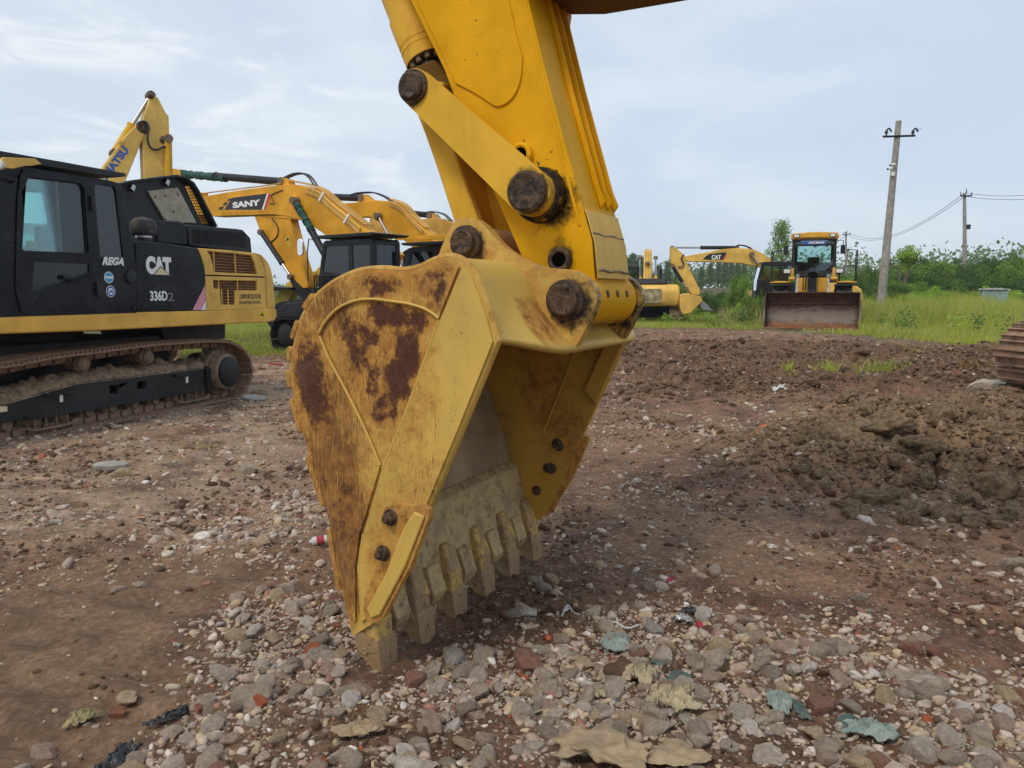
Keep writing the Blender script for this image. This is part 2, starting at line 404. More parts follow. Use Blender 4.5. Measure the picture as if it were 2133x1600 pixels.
# ================================================================== foreground excavator arm and bucket
gA = ground(785, 1405); gB = ground(1125, 1157); wdir = gB - gA
K = Rig('excavator', gA, (wdir.y, -wdir.x), 'huge yellow excavator arm with a rusty bucket dug into the gravel in front', 'excavator')
BW = 1.67
OUT = [(735, 1325), (712, 1230), (683, 1075), (655, 985), (630, 900), (612, 830), (605, 780), (607, 740), (615, 700), (632, 655), (655, 620), (690, 590), (730, 570), (762, 562), (800, 560), (840, 563), (872, 556), (905, 541), (937, 534), (963, 543), (985, 568), (1003, 612), (1020, 660), (1035, 712)]
prof = spline2(K.LL(OUT, 0), 5)
def inset(p, d):
    o = []
    for i in range(len(p)):
        a = Vector(p[max(i - 1, 0)]); b = Vector(p[min(i + 1, len(p) - 1)]); t = (b - a).normalized(); o.append((p[i][0] + t.y * d, p[i][1] - t.x * d))
    return o
shp = inset(prof, .016)
bm = bmesh.new(); NY = 44; rows = []
for j in range(NY + 1):
    y = .012 + (BW - .024) * j / NY; sy = min(1, y / .42); sy = sy * sy * (3 - 2 * sy); s2 = min(1, (BW - y) / .42); s2 = s2 * s2 * (3 - 2 * s2); fl = min(sy, s2); row = []
    for i, (x, z) in enumerate(shp):
        t = i / (len(shp) - 1); k = max(0, (t - .935) / .065); k = k ** 1.7
        row.append(bm.verts.new((x + .13 * k * fl, y, z - .055 * k * fl)))
    rows.append(row)
for a, b in zip(rows, rows[1:]):
    for i in range(len(a) - 1): face(bm, (a[i], a[i + 1], b[i + 1], b[i]))
bk = obj('bucket', bm, [M['bucket'], M['bucket_floor']], K, ang=60)
sm = bk.modifiers.new('thickness', 'SOLIDIFY'); sm.thickness = .028; sm.offset = 0; sm.material_offset = 1; sm.use_rim = True
# which side is inside: material of the +x facing floor
topx = K.L(1090, 640, .3)[0]
set_wear(bk, lambda c: np.stack([blobs(c, [(.60, 1.50, .09, .10, 0, .62)]) * (c[:, 1] > .25) * (c[:, 1] < .55) * .85 + .30 * (c[:, 0] < -.1), .12 + .4 * (c[:, 0] < -.2), 0 * c[:, 0]], 1))
B = bk
def pl(px, off=0): return K.LL(px, off)
def sub(name, bm_or, mat, bev=.004, ang=35): return obj(name, bm_or, mat, B, bev, ang=ang)
# ---- side plates
FRONT = [(1035, 712), (964, 887), (893, 1060), (868, 1120), (796, 1287), (735, 1325)]
side_poly = prof + K.LL(FRONT[1:5], 0)
def px_blob(px, py, rx, ry, rot=0, st=1., off=0):
    x, z = K.L(px, py, off); x2, _ = K.L(px + rx, py, off); _, z2 = K.L(px, py + ry, off); return (x, z, abs(x2 - x) * 1.15, abs(z2 - z) * 1.15, rot, st * 1.12)
RUST = [px_blob(*b) for b in [(655, 800, 34, 95, 6, .85), (640, 890, 14, 60, 0, .45), (690, 960, 22, 70, -12, .35), (718, 1060, 24, 80, -10, .55), (740, 1140, 16, 70, -12, .5), (720, 1250, 20, 70, -10, .35),
    (715, 655, 16, 22, 0, .62), (725, 690, 26, 30, 0, .72), (790, 655, 26, 28, 0, .95), (828, 660, 24, 26, 0, .95), (868, 668, 22, 26, 0, .85), (850, 722, 28, 30, 0, .98), (745, 735, 22, 55, -10, .80), (770, 700, 20, 40, 20, .7),
    (830, 790, 32, 48, 0, 1.0), (862, 760, 16, 60, 0, .8), (775, 790, 22, 40, 0, .72), (790, 850, 26, 30, 0, .58), (785, 872, 15, 14, 0, .9), (822, 862, 9, 20, 0, .8), (735, 800, 26, 40, 0, .55), (800, 720, 40, 50, 0, .48),
    (795, 600, 46, 24, 4, .72), (770, 590, 30, 16, 0, .66), (915, 600, 20, 45, -18, .74), (890, 590, 30, 30, 0, .52), (928, 565, 26, 16, 0, .5), (665, 660, 22, 26, 0, .35), (700, 620, 30, 22, 0, .36), (640, 720, 16, 40, 0, .5), (760, 910, 26, 40, 0, .3),
    (895, 675, 7, 6, 0, .85), (950, 670, 4, 3, 0, .8), (935, 575, 12, 30, 0, .4), (1010, 690, 6, 40, 14, .42), (650, 900, 46, 150, 8, .42), (720, 1130, 50, 150, -12, .36), (700, 700, 60, 60, 0, .34), (790, 780, 90, 130, 0, .34), (770, 600, 80, 40, 0, .36), (730, 950, 40, 60, -20, .3)]]
SCR = [px_blob(*b) for b in [(700, 1000, 60, 200, 0, 1.), (740, 1150, 50, 130, 0, 1.), (690, 640, 60, 60, 0, .9), (700, 880, 50, 80, 0, 1.), (860, 980, 90, 130, 0, .55), (780, 800, 90, 150, 0, .5), (900, 620, 60, 40, 0, .6)]]
def wear_side(c): return np.stack([blobs(c, RUST), .15 + blobs(c, SCR), 0 * c[:, 0]], 1)
bm = bmesh.new(); add_prism(bm, side_poly, .0, .026); gridcut(bm, .028)
o = sub('side_plate', bm, M['bucket'], .004); set_wear(o, wear_side)
# raised wear plates on the near side: heel with top band, and the long front strip
arc = [(668, 693), (679, 672), (700, 648), (722, 634), (750, 625), (780, 623), (815, 627), (850, 632), (880, 640), (900, 650), (916, 663)]
line_l = [(669, 700), (690, 750), (717, 800), (750, 865), (775, 920), (795, 968)]
inn = inset(prof, .020)
heel = K.LL([(744, 1296)], 0) + [inn[i] for i in range(5, 92)] + K.LL([(958, 556)], 0) + K.LL(arc[::-1], 0) + K.LL(line_l, 0) + K.LL([(768, 1060), (752, 1110), (742, 1180)], 0)
bm = bmesh.new(); add_prism(bm, heel, -.011, -.0005); gridcut(bm, .028); o = sub('heel_wear_plate', bm, M['bucket'], .003); set_wear(o, wear_side)
strip = K.LL([(966, 556), (984, 575), (1000, 615), (1016, 662), (1029, 712), (960, 885), (889, 1056), (864, 1118), (800, 1270), (757, 1292), (748, 1180), (760, 1112), (775, 1062), (800, 975), (842, 875), (866, 815), (884, 762), (920, 667)], 0)
bm = bmesh.new(); add_prism(bm, strip, -.013, -.0008); gridcut(bm, .05); o = sub('front_wear_plate', bm, M['bucket'], .003)
set_wear(o, lambda c: np.stack([blobs(c, RUST[-3:] + [px_blob(870, 1010, 60, 120, 0, .12), px_blob(820, 1150, 50, 110, 0, .18)]), .30 + blobs(c, SCR[4:5]) * .6, 0 * c[:, 0]], 1))
bm = bmesh.new()   # weld beads
for ln, yy in ((arc, -.010), (line_l, -.010), ([(918, 667), (884, 762), (842, 875), (800, 975)], -.010), ([(760, 1112), (752, 1180), (757, 1292)], -.010)):
    p = K.LL(ln, 0); add_tube(bm, [(x, yy, z) for x, z in p], .006, 6, 0, 5)
sub('weld_bead', bm, M['bucket'], 0)
# rim of the plate beyond the shell
bm = bmesh.new(); add_tube(bm, [(x, .013, z) for x, z in prof[40:]], .014, 8, 0, 0); o = sub('rim_weld', bm, M['bucket'], 0); set_wear(o, lambda c: np.stack([.18 + 0 * c[:, 0], .2 + 0 * c[:, 0], 0 * c[:, 0]], 1))
bm = bmesh.new(); add_prism(bm, side_poly, BW - .026, BW); gridcut(bm, .06)
o = sub('side_plate', bm, M['bucket_in'], .004)
set_wear(o, lambda c: np.stack([blobs(c, [(.10, 1.35, .07, .07, 0, .9), (.05, 1.0, .14, .30, 20, .42), (.35, 1.3, .10, .05, 0, .45), (.2, .8, .1, .3, 25, .36)]), .45 + 0 * c[:, 0], 0 * c[:, 0]], 1))
# stiffening bar inside the far plate's front edge
a1 = Vector(K.L(1035, 712)); a2 = Vector(K.L(893, 1060)); dd = (a2 - a1).normalized(); nn = Vector((dd.y, -dd.x)); nn = nn if nn.x < 0 else -nn
q = [a1 + dd * .02, a1 + dd * .50, a1 + dd * .46 + nn * .10, a1 + dd * .04 + nn * .10]
prism('edge_bar', B, [tuple(v) for v in q], BW - .062, BW - .0265, M['bucket_in'], .008)
q = [a1 + dd * .0 + nn * .0, a1 + dd * .88, a1 + dd * .88 + nn * .045, a1 + nn * .045]
prism('edge_bar', B, [tuple(v) for v in q], .0265, .05, M['bucket_in'], .006)
bm = bmesh.new(); add_tube(bm, [(x, BW - .029, z) for x, z in K.LL([(905, 680), (842, 875), (790, 1030)], 0)], .006, 6, 0, 0); sub('weld_bead', bm, M['bucket_in'], 0)
# ---- lip plate along the floor
e0 = Vector(shp[0]); e1 = Vector(shp[9]); fd = (e0 - e1).normalized(); fn = Vector((-fd.y, fd.x)); fn = fn if fn.x > 0 else -fn
lip = [e0 + fd * .035 + fn * .012, e0 + fd * .05 + fn * .03, e0 + fn * .062 - fd * .02, e0 - fd * .40 + fn * .062, e0 - fd * .44 + fn * .02, e0 - fd * .42, e0]
bm = bmesh.new(); add_prism(bm, [tuple(v) for v in lip], .03, BW - .03); gridcut(bm, .1, 'xyz')
o = sub('lip_plate', bm, M['lip'], .004); set_wear(o, lambda c: np.stack([.15 + 0 * c[:, 0], .75 + 0 * c[:, 0], 0 * c[:, 0]], 1))
# ---- heel wear bars seen proud of the back
for a, b in ((11, 17), (20, 25), (27, 31), (33, 37), (39, 43), (46, 50), (5, 9)):
    seg = prof[a:b + 1]; ou = inset(seg, -.026)
    bm = bmesh.new(); add_prism(bm, seg + ou[::-1], -.004, BW + .004); gridcut(bm, .1, 'yz')
    o = sub('heel_bar', bm, M['bucket'], .005); set_wear(o, lambda c: np.stack([.38 + 0 * c[:, 0], .8 + 0 * c[:, 0], 0 * c[:, 0]], 1))
# ---- teeth and adapters
def loft(bm, secs, y0):
    """secs: (s along axis, fn offset, half x, half y)"""
    rings = []
    for s, o_, hx, hy in secs:
        c = e0 + fd * s + fn * o_
        rings.append([bm.verts.new((c.x + fn.x * a * hx, y0 + b * hy, c.y + fn.y * a * hx)) for a, b in ((-1, -1), (1, -1), (1, 1), (-1, 1))])
    for p, q in zip(rings, rings[1:]):
        for i in range(4): face(bm, (p[i], p[(i + 1) % 4], q[(i + 1) % 4], q[i]))
    face(bm, rings[0][::-1]); face(bm, rings[-1])
def make_tooth(y0):
    bm = bmesh.new(); loft(bm, [(-.12, .05, .030, .035), (-.10, .05, .045, .048), (-.04, .048, .060, .058), (.03, .045, .055, .056), (.065, .042, .046, .050)], y0)
    loft(bm, [(-.20, .070, .008, .030), (-.185, .072, .016, .040), (-.12, .076, .028, .046), (-.03, .076, .040, .052)], y0)
    ad = obj('adapter', bm, M['adapter'], B, .008); set_wear(ad, lambda c: np.stack([.16 + 0 * c[:, 0], .6 + 0 * c[:, 0], 0 * c[:, 0]], 1))
    bm = bmesh.new(); loft(bm, [(.030, .044, .058, .066), (.052, .044, .061, .068), (.09, .050, .050, .066), (.135, .062, .030, .060), (.19, .075, .013, .052), (.215, .080, .007, .046)], y0)
    for sg in (-1, 1): # side wings curling up over the adapter, and the retaining pin
        c = e0 + fd * .035 + fn * .0
        loft(bm, [(-.012, .016, .018, .005), (.02, .032, .042, .007), (.08, .042, .044, .005)], y0 + sg * .064)
        p = e0 + fd * .07 + fn * .03; add_lathe(bm, (p.x, y0 + sg * .06, p.y), (0, sg, 0), [(0, .016), (.013, .015), (.014, .011), (.011, .010)], 14)
    # raised arrow mark on the front face
    pts = [(.105, -.022), (.155, 0), (.105, .022)]
    tri = []
    for s, yy in ((.145, -.020), (.085, .0), (.145, .020), (.145, -.020)):
        hx = .050 - (s - .09) / .045 * .020; o_ = .050 + (s - .09) / .045 * .012
        c = e0 + fd * s + fn * (o_ + hx); tri.append((c.x, y0 + yy, c.y))
    for p, q in zip(tri, tri[1:]): add_tube(bm, [p, q], .0035, 6, 0, 0)
    th = obj('tooth', bm, M['teeth'], B, .005); set_wear(th, lambda c: np.stack([.25 + 0 * c[:, 0], .8 + 0 * c[:, 0], 0 * c[:, 0]], 1))
ty = [.072 + i * (BW - .145) / 5 for i in range(6)]
for y0 in ty: make_tooth(y0)
for a, b in zip(ty, ty[1:]):
    y0 = (a + b) / 2; bm = bmesh.new()
    loft(bm, [(-.135, .066, .010, .045), (-.125, .068, .020, .052), (.0, .060, .040, .056), (.035, .048, .032, .054), (.055, .038, .014, .046)], y0)
    p = e0 - fd * .075 + fn * .092; add_lathe(bm, (p.x, y0, p.y), (fn.x, 0, fn.y), [(-.03, .034), (.001, .034), (.003, .026), (-.01, .024)], 16)
    o = obj('lip_shroud', bm, M['lip'], B, .007); set_wear(o, lambda c: np.stack([.12 + 0 * c[:, 0], .55 + 0 * c[:, 0], 0 * c[:, 0]], 1))
# ---- side cutters with bolts
CUT = [(806, 1056), (822, 1050), (884, 1052), (898, 1060), (899, 1074), (860, 1176), (803, 1284), (790, 1294), (772, 1292), (761, 1276), (764, 1242), (790, 1180), (782, 1160), (786, 1145), (806, 1105), (800, 1080)]
for y0, y1, bs in ((-.048, -.0135, -1), (BW + .001, BW + .034, 1)):
    bm = bmesh.new(); add_prism(bm, K.LL(CUT, -.03), y0, y1); gridcut(bm, .03)
    o = sub('side_cutter', bm, M['bucket'], .007); set_wear(o, lambda c: np.stack([.44 + 0 * c[:, 0], .25 + 0 * c[:, 0], 0 * c[:, 0]], 1))
    q = K.LL([(870, 1062), (892, 1072), (852, 1176), (800, 1276), (780, 1284), (772, 1262), (812, 1190), (846, 1100)], -.03)
    prism('cutter_ridge', B, q, y0 - (.012 if bs < 0 else -.034), y0 if bs < 0 else y1 + .012, M['bucket'], .006)
    for bx, by in ((813, 1078), (798, 1152)):
        x, z = K.L(bx, by, -.05); ys = (y0 if bs < 0 else BW - .027); bm = bmesh.new()
        d = (0, -1, 0); add_lathe(bm, (x, ys, z), d, [(0, .034), (.006, .034)], 20); add_lathe(bm, (x, ys - .006, z), d, [(0, .026), (.022, .026)], 6); add_cyl(bm, (x, ys - .028, z), (x, ys - .045, z), .014, None, 12)
        sub('bolt', bm, M['grease'], .002)
for bx, by in ((1165, 930), (1141, 975), (1118, 1022)):
    x, z = K.L(bx, by, BW - .03); bm = bmesh.new(); add_lathe(bm, (x, BW - .026, z), (0, -1, 0), [(0, .030), (.012, .028), (.016, .018)], 20); sub('bolt', bm, M['grease'], .002)
# ---- hinge ears
EAR = [(905, 545), (910, 527), (922, 497), (937, 467), (956, 455), (983, 455), (1005, 470), (1021, 489), (1051, 519), (1087, 540), (1133, 557), (1187, 562), (1214, 576), (1233, 598), (1239, 627), (1228, 657), (1212, 693), (1195, 723), (1184, 732), (1160, 712), (1133, 687), (1117, 655), (1106, 620), (1088, 585), (1062, 562), (1030, 552), (985, 565), (945, 570)]
ear = spline2(K.LL(EAR, .45), 3, True)
C_ = K.L(967, 505, .45); D_ = K.L(1175, 625, .45)
for y0 in (.47, 1.09):
    bm = bmesh.new(); add_prism(bm, ear, y0, y0 + .06); gridcut(bm, .03)
    o = sub('hinge_ear', bm, M['bucket'], .008)
    set_wear(o, lambda c: np.stack([.12 + blobs(c, [(C_[0] - .05, C_[1] - .1, .15, .06, 0, .45)]), .2 + 0 * c[:, 0], blobs(c, [(D_[0] + .05, D_[1], .3, .3, 0, .7 * (y0 > 1))] + [(C_[0] + .02, C_[1] - .015, .085, .09, 0, .95), (D_[0] + .03, D_[1] - .02, .12, .13, 0, .85), (D_[0] + .1, D_[1] + .02, .10, .14, 0, .6)])], 1))
for (x, z), r in ((C_, .056), (D_, .066)):
    bm = bmesh.new(); add_lathe(bm, (x, .47, z), (0, -1, 0), [(0, r + .02), (.018, r + .018), (.02, r + .004), (.022, r), (.048, r), (.054, r - .008), (.050, r * .6), (.052, .0)], 30)
    sub('pin', bm, M['grease'], 0)
    bm = bmesh.new(); add_cyl(bm, (x, .5, z), (x, 1.2, z), r * .95); sub('pin', bm, M['grease'], .004)
# ---- arm
ARML = [(663, -400), (856, 0), (927, 147), (956, 226), (1021, 380), (1055, 460), (1089, 538), (1118, 585), (1135, 612)]
ARMR = [(1236, 660), (1240, 595), (1233, 500), (1199, 380), (1136, 147), (1100, 0), (993, -400)]
arm_poly = K.LL(ARML, .57) + K.LL(ARMR, .57)
pB = K.L(1100, 400, .44); hole1 = K.L(1085, 322, .55); hole2 = K.L(1167, 541, .56)
pA = K.L(855, 178, .42)
def wear_arm(c):
    near = (c[:, 1] < .6)
    return np.stack([0 * c[:, 0], 0 * c[:, 0], near * blobs(c, [(pB[0] + .06, pB[1] - .03, .135, .13, 0, .95), (pB[0] - .03, pB[1] - .13, .07, .06, 0, .5), (hole2[0], hole2[1] + .02, .062, .07, 0, 1.), (hole1[0] - .02, hole1[1], .045, .05, 0, .7), (D_[0] + .02, D_[1] + .12, .05, .05, 0, .5)])], 1)
bm = bmesh.new(); add_prism(bm, arm_poly, .57, .99); gridcut(bm, .035)
arm = obj('arm', bm, M['arm'], K, .010); set_wear(arm, wear_arm)
raised = K.LL([(700, -400), (868, 0), (935, 140), (950, 174)], .57) + spline2(K.LL([(952, 176), (984, 192), (1010, 208), (1035, 223), (1060, 214), (1078, 190), (1087, 160), (1090, 120)], .57), 5) + K.LL([(1074, 60), (1052, -40), (960, -400)], .57)
prism('side_doubler', arm, raised, .561, .5705, M['arm'], .004)
# edge flange line, ribs on the underside of the arm, end plate
for yy in (.792, .880, .968):
    fr = K.LL([(993, -400), (1100, 0), (1136, 147), (1199, 380), (1213, 425)], .57); fr2 = [(x + .024, z + .003) for x, z in fr[:-1]] + [(fr[-1][0] + .020, fr[-1][1] + .03), (fr[-1][0], fr[-1][1])]
    prism('rib', arm, fr[:-1] + fr2[::-1], yy, yy + .016, M['arm'], .004)
fr = K.LL([(1216, 436), (1235, 505), (1242, 580)], .57)
prism('wear_pad', arm, [(x + .002, z) for x, z in fr] + [(x + .008, z) for x, z in fr[::-1]], .573, .988, M['pad'], .005)
for a_, b_ in ((486, .55), (563, .9)):
    zz = K.L(1220 + (a_ - 440) * .16, a_, .57); tube('rust_seam', arm, [(zz[0] + .011, .575 + .41 * i / 6, zz[1] + .004 * math.sin(i * 2.1)) for i in range(7)], .0035 * (1 + b_), M['caststeel'], 6, 3)
fr = K.LL([(1086, -60), (1176, 320), (1215, 470)], .57)
prism('edge_strip', arm, [(x - .008, z) for x, z in fr] + [(x - .022, z) for x, z in fr[::-1]], .565, .5702, M['arm'], .003)
bm = bmesh.new(); add_cyl(bm, (D_[0], .545, D_[1]), (D_[0], 1.07, D_[1]), .118, None, 40); gridcut(bm, .05, 'y')
o = obj('arm_boss', bm, M['arm'], arm, .012); set_wear(o, lambda c: np.stack([0 * c[:, 0], 0 * c[:, 0], np.clip((D_[1] - .01 - c[:, 2]) * 7, 0, .75)], 1))
for yy in (.66, .79, .92):
    bm = bmesh.new(); p = Vector((math.cos(R(12)) * .118, 0, math.sin(R(12)) * .118)); add_lathe(bm, (D_[0] + p.x - .004, yy, D_[1] + p.z), (1, 0, .2), [(0, .017), (.008, .016), (.009, .010)], 14)
    obj('grease_fitting', bm, M['grease'], arm)
for (x, z), r, nm in ((hole1, .040, 'bored_boss'), (hole2, .042, 'bored_boss')):
    bm = bmesh.new(); add_lathe(bm, (x, .572, z), (0, -1, 0), [(0, r + .012), (.03, r + .010), (.034, r), (.030, r - .010), (.003, r - .012)], 26); obj(nm, bm, M['arm'] if nm and r < .041 else M['grease'], arm)
    cyl('bore_shade_disc', arm, (x, .567, z), (x, .5655, z), r - .008, M['hole'], None, 26, 0); cyl('bore_shade_disc', arm, (x, .543, z), (x, .5415, z), r - .010, M['hole'], None, 26, 0)  # black discs paint the dark inside a hole; the arm itself is not cut
x, z = pB; bm = bmesh.new(); add_lathe(bm, (x + .0, .575, z), (0, -1, 0), [(0, .120), (.045, .115), (.05, .10)], 40); o = obj('pin_boss', bm, M['arm'], arm); set_wear(o, lambda c: np.stack([0 * c[:, 0], 0 * c[:, 0], .95 + 0 * c[:, 0]], 1))
bm = bmesh.new(); add_lathe(bm, (x, .54, z), (0, -1, 0), [(0, .100), (.035, .098), (.040, .088), (.105, .086), (.128, .084), (.138, .072), (.132, .05), (.136, .0)], 40); obj('pin', bm, M['grease'], arm)
cyl('pin', arm, (x, .6, z), (x, 1.2, z), .085, M['grease'])
# ---- guide links
for y0 in (.445, 1.07):
    bm = bmesh.new(); add_prism(bm, capsule(pA, pB, .078, .096, 14), y0, y0 + .055); gridcut(bm, .025)
    o = obj('guide_link', bm, M['cyl'], K, .006); set_wear(o, lambda c: np.stack([0 * c[:, 0], 0 * c[:, 0], blobs(c, [(pA[0], pA[1] - .02, .070, .075, 0, 1.), (pB[0], pB[1], .100, .105, 0, 1.1)])], 1))
x, z = pA; bm = bmesh.new(); add_lathe(bm, (x, .45, z), (0, -1, 0), [(0, .074), (.02, .072), (.024, .060), (.034, .060), (.042, .050), (.036, .03), (.04, .0)], 30); obj('pin', bm, M['grease'], K)
cyl('pin', K, (x, .48, z), (x, 1.14, z), .05, M['grease'])
# ---- H link between the cylinder and the bucket ears
C2 = K.L(967, 505, .47); LK = K.LL([(866, 232), (885, 280), (908, 345), (945, 459)], .60) ; RK = K.LL([(994, 453), (982, 420), (958, 350), (940, 297), (915, 225)], .60)
hp = LK + [(C_[0] - .05, C_[1])] + [(C_[0] + .03, C_[1] - .03)] + RK + [(pA[0] + .06, pA[1] + .05), (pA[0] - .02, pA[1] + .07), (pA[0] - .075, pA[1])]
hl = prism('bucket_link', K, hp, .60, .655, M['cyl'], .008)
prism('link_leg', hl, hp, .945, 1.0, M['cyl'], .008)
cyl('link_tube', hl, (C_[0], .545, C_[1]), (C_[0], 1.075, C_[1]), .078, M['cyl'], None, 30)
w0 = K.LL([(893, 250), (950, 470)], .60); w1 = [(x + .03, z) for x, z in w0]
prism('link_web', hl, w0 + w1[::-1], .655, .945, M['cyl'], .004)
# ---- cylinder
fc = K.L(889, 128, .78); c2 = K.L(838, 0, .78); ax = (Vector(c2) - Vector(fc)).normalized()
def cp(t): return (fc[0] + ax.x * t, .79, fc[1] + ax.y * t)
ax3 = (ax.x, 0, ax.y)
cb = lathe('cylinder_barrel', K, cp(0), ax3, [(0, .104), (.004, .108), (.055, .108), (.056, .106), (.062, .106), (.063, .108), (.085, .108), (.086, .106), (.092, .106), (.093, .108), (.235, .109), (.25, .100), (1.9, .098)], M['cyl'], 44)
bm = bmesh.new(); xx, yy = basis(Vector(ax3))
for i in range(12):
    a = 2 * math.pi * i / 12; p = Vector(cp(-.012)) + (xx * math.cos(a) + yy * math.sin(a)) * .088; add_lathe(bm, p, [-v for v in ax3], [(-.02, .0145), (.012, .0145), (.015, .011)], 6)
obj('flange_bolt', bm, M['roller'], cb, 0)
lathe('flange', cb, cp(-.012), ax3, [(0, .070), (.012, .106), (.02, .106)], M['grease'], 40)
lathe('piston_rod', cb, cp(-.30), ax3, [(0, .052), (.30, .052)], M['chrome'], 30)
bm = bmesh.new(); add_cyl(bm, (pA[0], .67, pA[1]), (pA[0], .92, pA[1]), .110, None, 30); add_prism(bm, [(pA[0] - .10, pA[1]), (pA[0] + .105, pA[1] + .02), (fc[0] + .085, fc[1] - .02), (fc[0] - .085, fc[1] - .05)], .70, .89)
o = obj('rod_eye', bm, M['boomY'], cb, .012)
# ---- boom overhead
bp = K.LL([(1165, 32), (1262, 31), (1310, 23), (1445, 0)], 1.06)
boom = [(-1.0, 3.9), (-.9, 4.6), (-.3, 5.0), (2.2, 5.1), (5.0, 4.6), (5.0, 3.9), (2.2, 4.0), (bp[3][0] + .25, bp[3][1] + .22), bp[3], bp[2], bp[1], bp[0], (.25, 3.15)]
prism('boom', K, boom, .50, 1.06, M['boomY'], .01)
bm = bmesh.new(); q = K.LL([(1166, 25), (1183, 25), (1177, 66), (1172, 66)], 1.0); add_prism(bm, q, 1.0, 1.05); obj('bracket', bm, M['cyl'], K, .002)
# ================================================================== black and yellow excavator on the left
C = Rig('excavator', (-5.33, 8.0, 0), (.307, .952), 'black and yellow excavator with open engine hood and muddy rusty tracks on the left', 'excavator', 'parked excavators')
def cl_(pts, off=0): return C.LL(pts, off)
# --- shoes
def shoe_mesh(w, name='track_shoe'):
    bm = bmesh.new(); add_box(bm, (0, w / 2, .012), (.178, w, .022))
    for gx in (-.07, -.005, .062): add_box(bm, (gx, w / 2, .034), (.016, w, .026))
    add_box(bm, (.096, w / 2, .004), (.03, w, .014))
    for yy in (w * .38, w * .62): add_box(bm, (0, yy, -.045), (.16, .035, .085))
    for yy in (.06, w * .3, w * .7, w - .06): add_cyl(bm, (-.03, yy, -.004), (-.03, yy, -.018), .014, None, 6); add_cyl(bm, (.03, yy, -.004), (.03, yy, -.018), .014, None, 6)
    me = bpy.data.meshes.new(name); bmesh.ops.recalc_face_normals(bm, faces=bm.faces[:]); bm.to_mesh(me); bm.free(); me.set_sharp_from_angle(angle=R(30)); return me
def path_even(pts, pitch):
    P = [Vector(p) for p in pts]; P.append(P[0]); L = [0]
    for a, b in zip(P, P[1:]): L.append(L[-1] + (b - a).length)
    n = round(L[-1] / pitch); st = L[-1] / n; out = []; k = 0
    for i in range(n):
        d = i * st
        while L[k + 1] < d: k += 1
        f = (d - L[k]) / (L[k + 1] - L[k]); out.append((P[k].lerp(P[k + 1], f), (P[k + 1] - P[k]).normalized()))
    return out
top = cl_([(30, 764), (120, 747), (215, 735), (312, 722), (390, 716), (452, 713)], 0); rear = cl_([(486, 718), (511, 735), (523, 760), (523, 790), (508, 818)], 0)
zt = .80
trk = [(-.62, .80)] + [(x, z) for x, z in top] + rear + [(3.86, .055), (3.5, .04), (-.35, .04)] + [(-.62, .07), (-.80, .22), (-.88, .42), (-.82, .66)]
trk = spline2(trk, 4, True)
if area2(trk) > 0: trk.reverse()   # clockwise seen from the near side: top runs to +x
belt_me = shoe_mesh(.60); belt_me.materials.append(M['track'])
def place_belt(par, path, y0, mesh, as_parts=True):
    bm = bmesh.new(); pts = path_even(path, .19)
    cpt = [(p.x + d.y * .055, y0 + .30, p.y - d.x * .055) for p, d in pts]; add_tube(bm, cpt + cpt[:1], .05, 6, 0, 0)
    tr = obj('track', bm, M['track'], par)
    for p, d in pts:
        o = bpy.data.objects.new('track_shoe', mesh); COL.objects.link(o); o.parent = tr
        o.location = (p.x, y0, p.y); o.rotation_euler = (0, -math.atan2(d.y, d.x), 0)
    return tr
place_belt(C, trk, 0.0, belt_me); place_belt(C, trk, 2.62, belt_me)
# --- track frame
fr = [(-.75, .30), (-.75, .52), (-.55, .56)] + cl_([(0, 842), (160, 797), (300, 780), (429, 765), (437, 770), (438, 810), (300, 833), (57, 874)], .13) + [(-.3, .25)]
hl = [cl_([(228, 804), (247, 801), (247, 820), (229, 822)], .13), cl_([(286, 796), (304, 794), (305, 809), (287, 811)], .13)]
tf = prism('track_frame', C, fr, .13, .20, M['mblack'], .012, hl)
inn2 = [(x, z) for x, z in fr]
prism('frame_core', tf, [(-.7, .34), (-.7, .5), (3.2, .50), (3.2, .34)], .30, .50, M['mblack'], .01)
prism('frame_flange', tf, cl_([(57, 868), (438, 806), (438, 812), (57, 876)], .11), .11, .132, M['mblack'], .003)
prism('frame_cap', tf, cl_([(429, 762), (440, 768), (441, 815), (432, 812)], .10), .09, .132, M['mblack'], .004)
prism('frame_cap', tf, cl_([(95, 822), (160, 815), (161, 818), (96, 826)], .10), .085, .132, M['mblack'], .002)
prism('frame_cap', tf, cl_([(365, 781), (415, 777), (415, 780), (366, 785)], .10), .085, .132, M['mblack'], .002)
for q in ([(124, 823), (131, 822), (131, 837), (125, 838)], [(387, 785), (392, 784), (392, 797), (387, 798)]):
    prism('label_plate', tf, cl_(q, .128), .126, .1295, M['white'], 0)
prism('label_plate', tf, cl_([(-10, 848), (15, 846), (15, 857), (-10, 860)], .128), .126, .1295, M['cream'], 0)
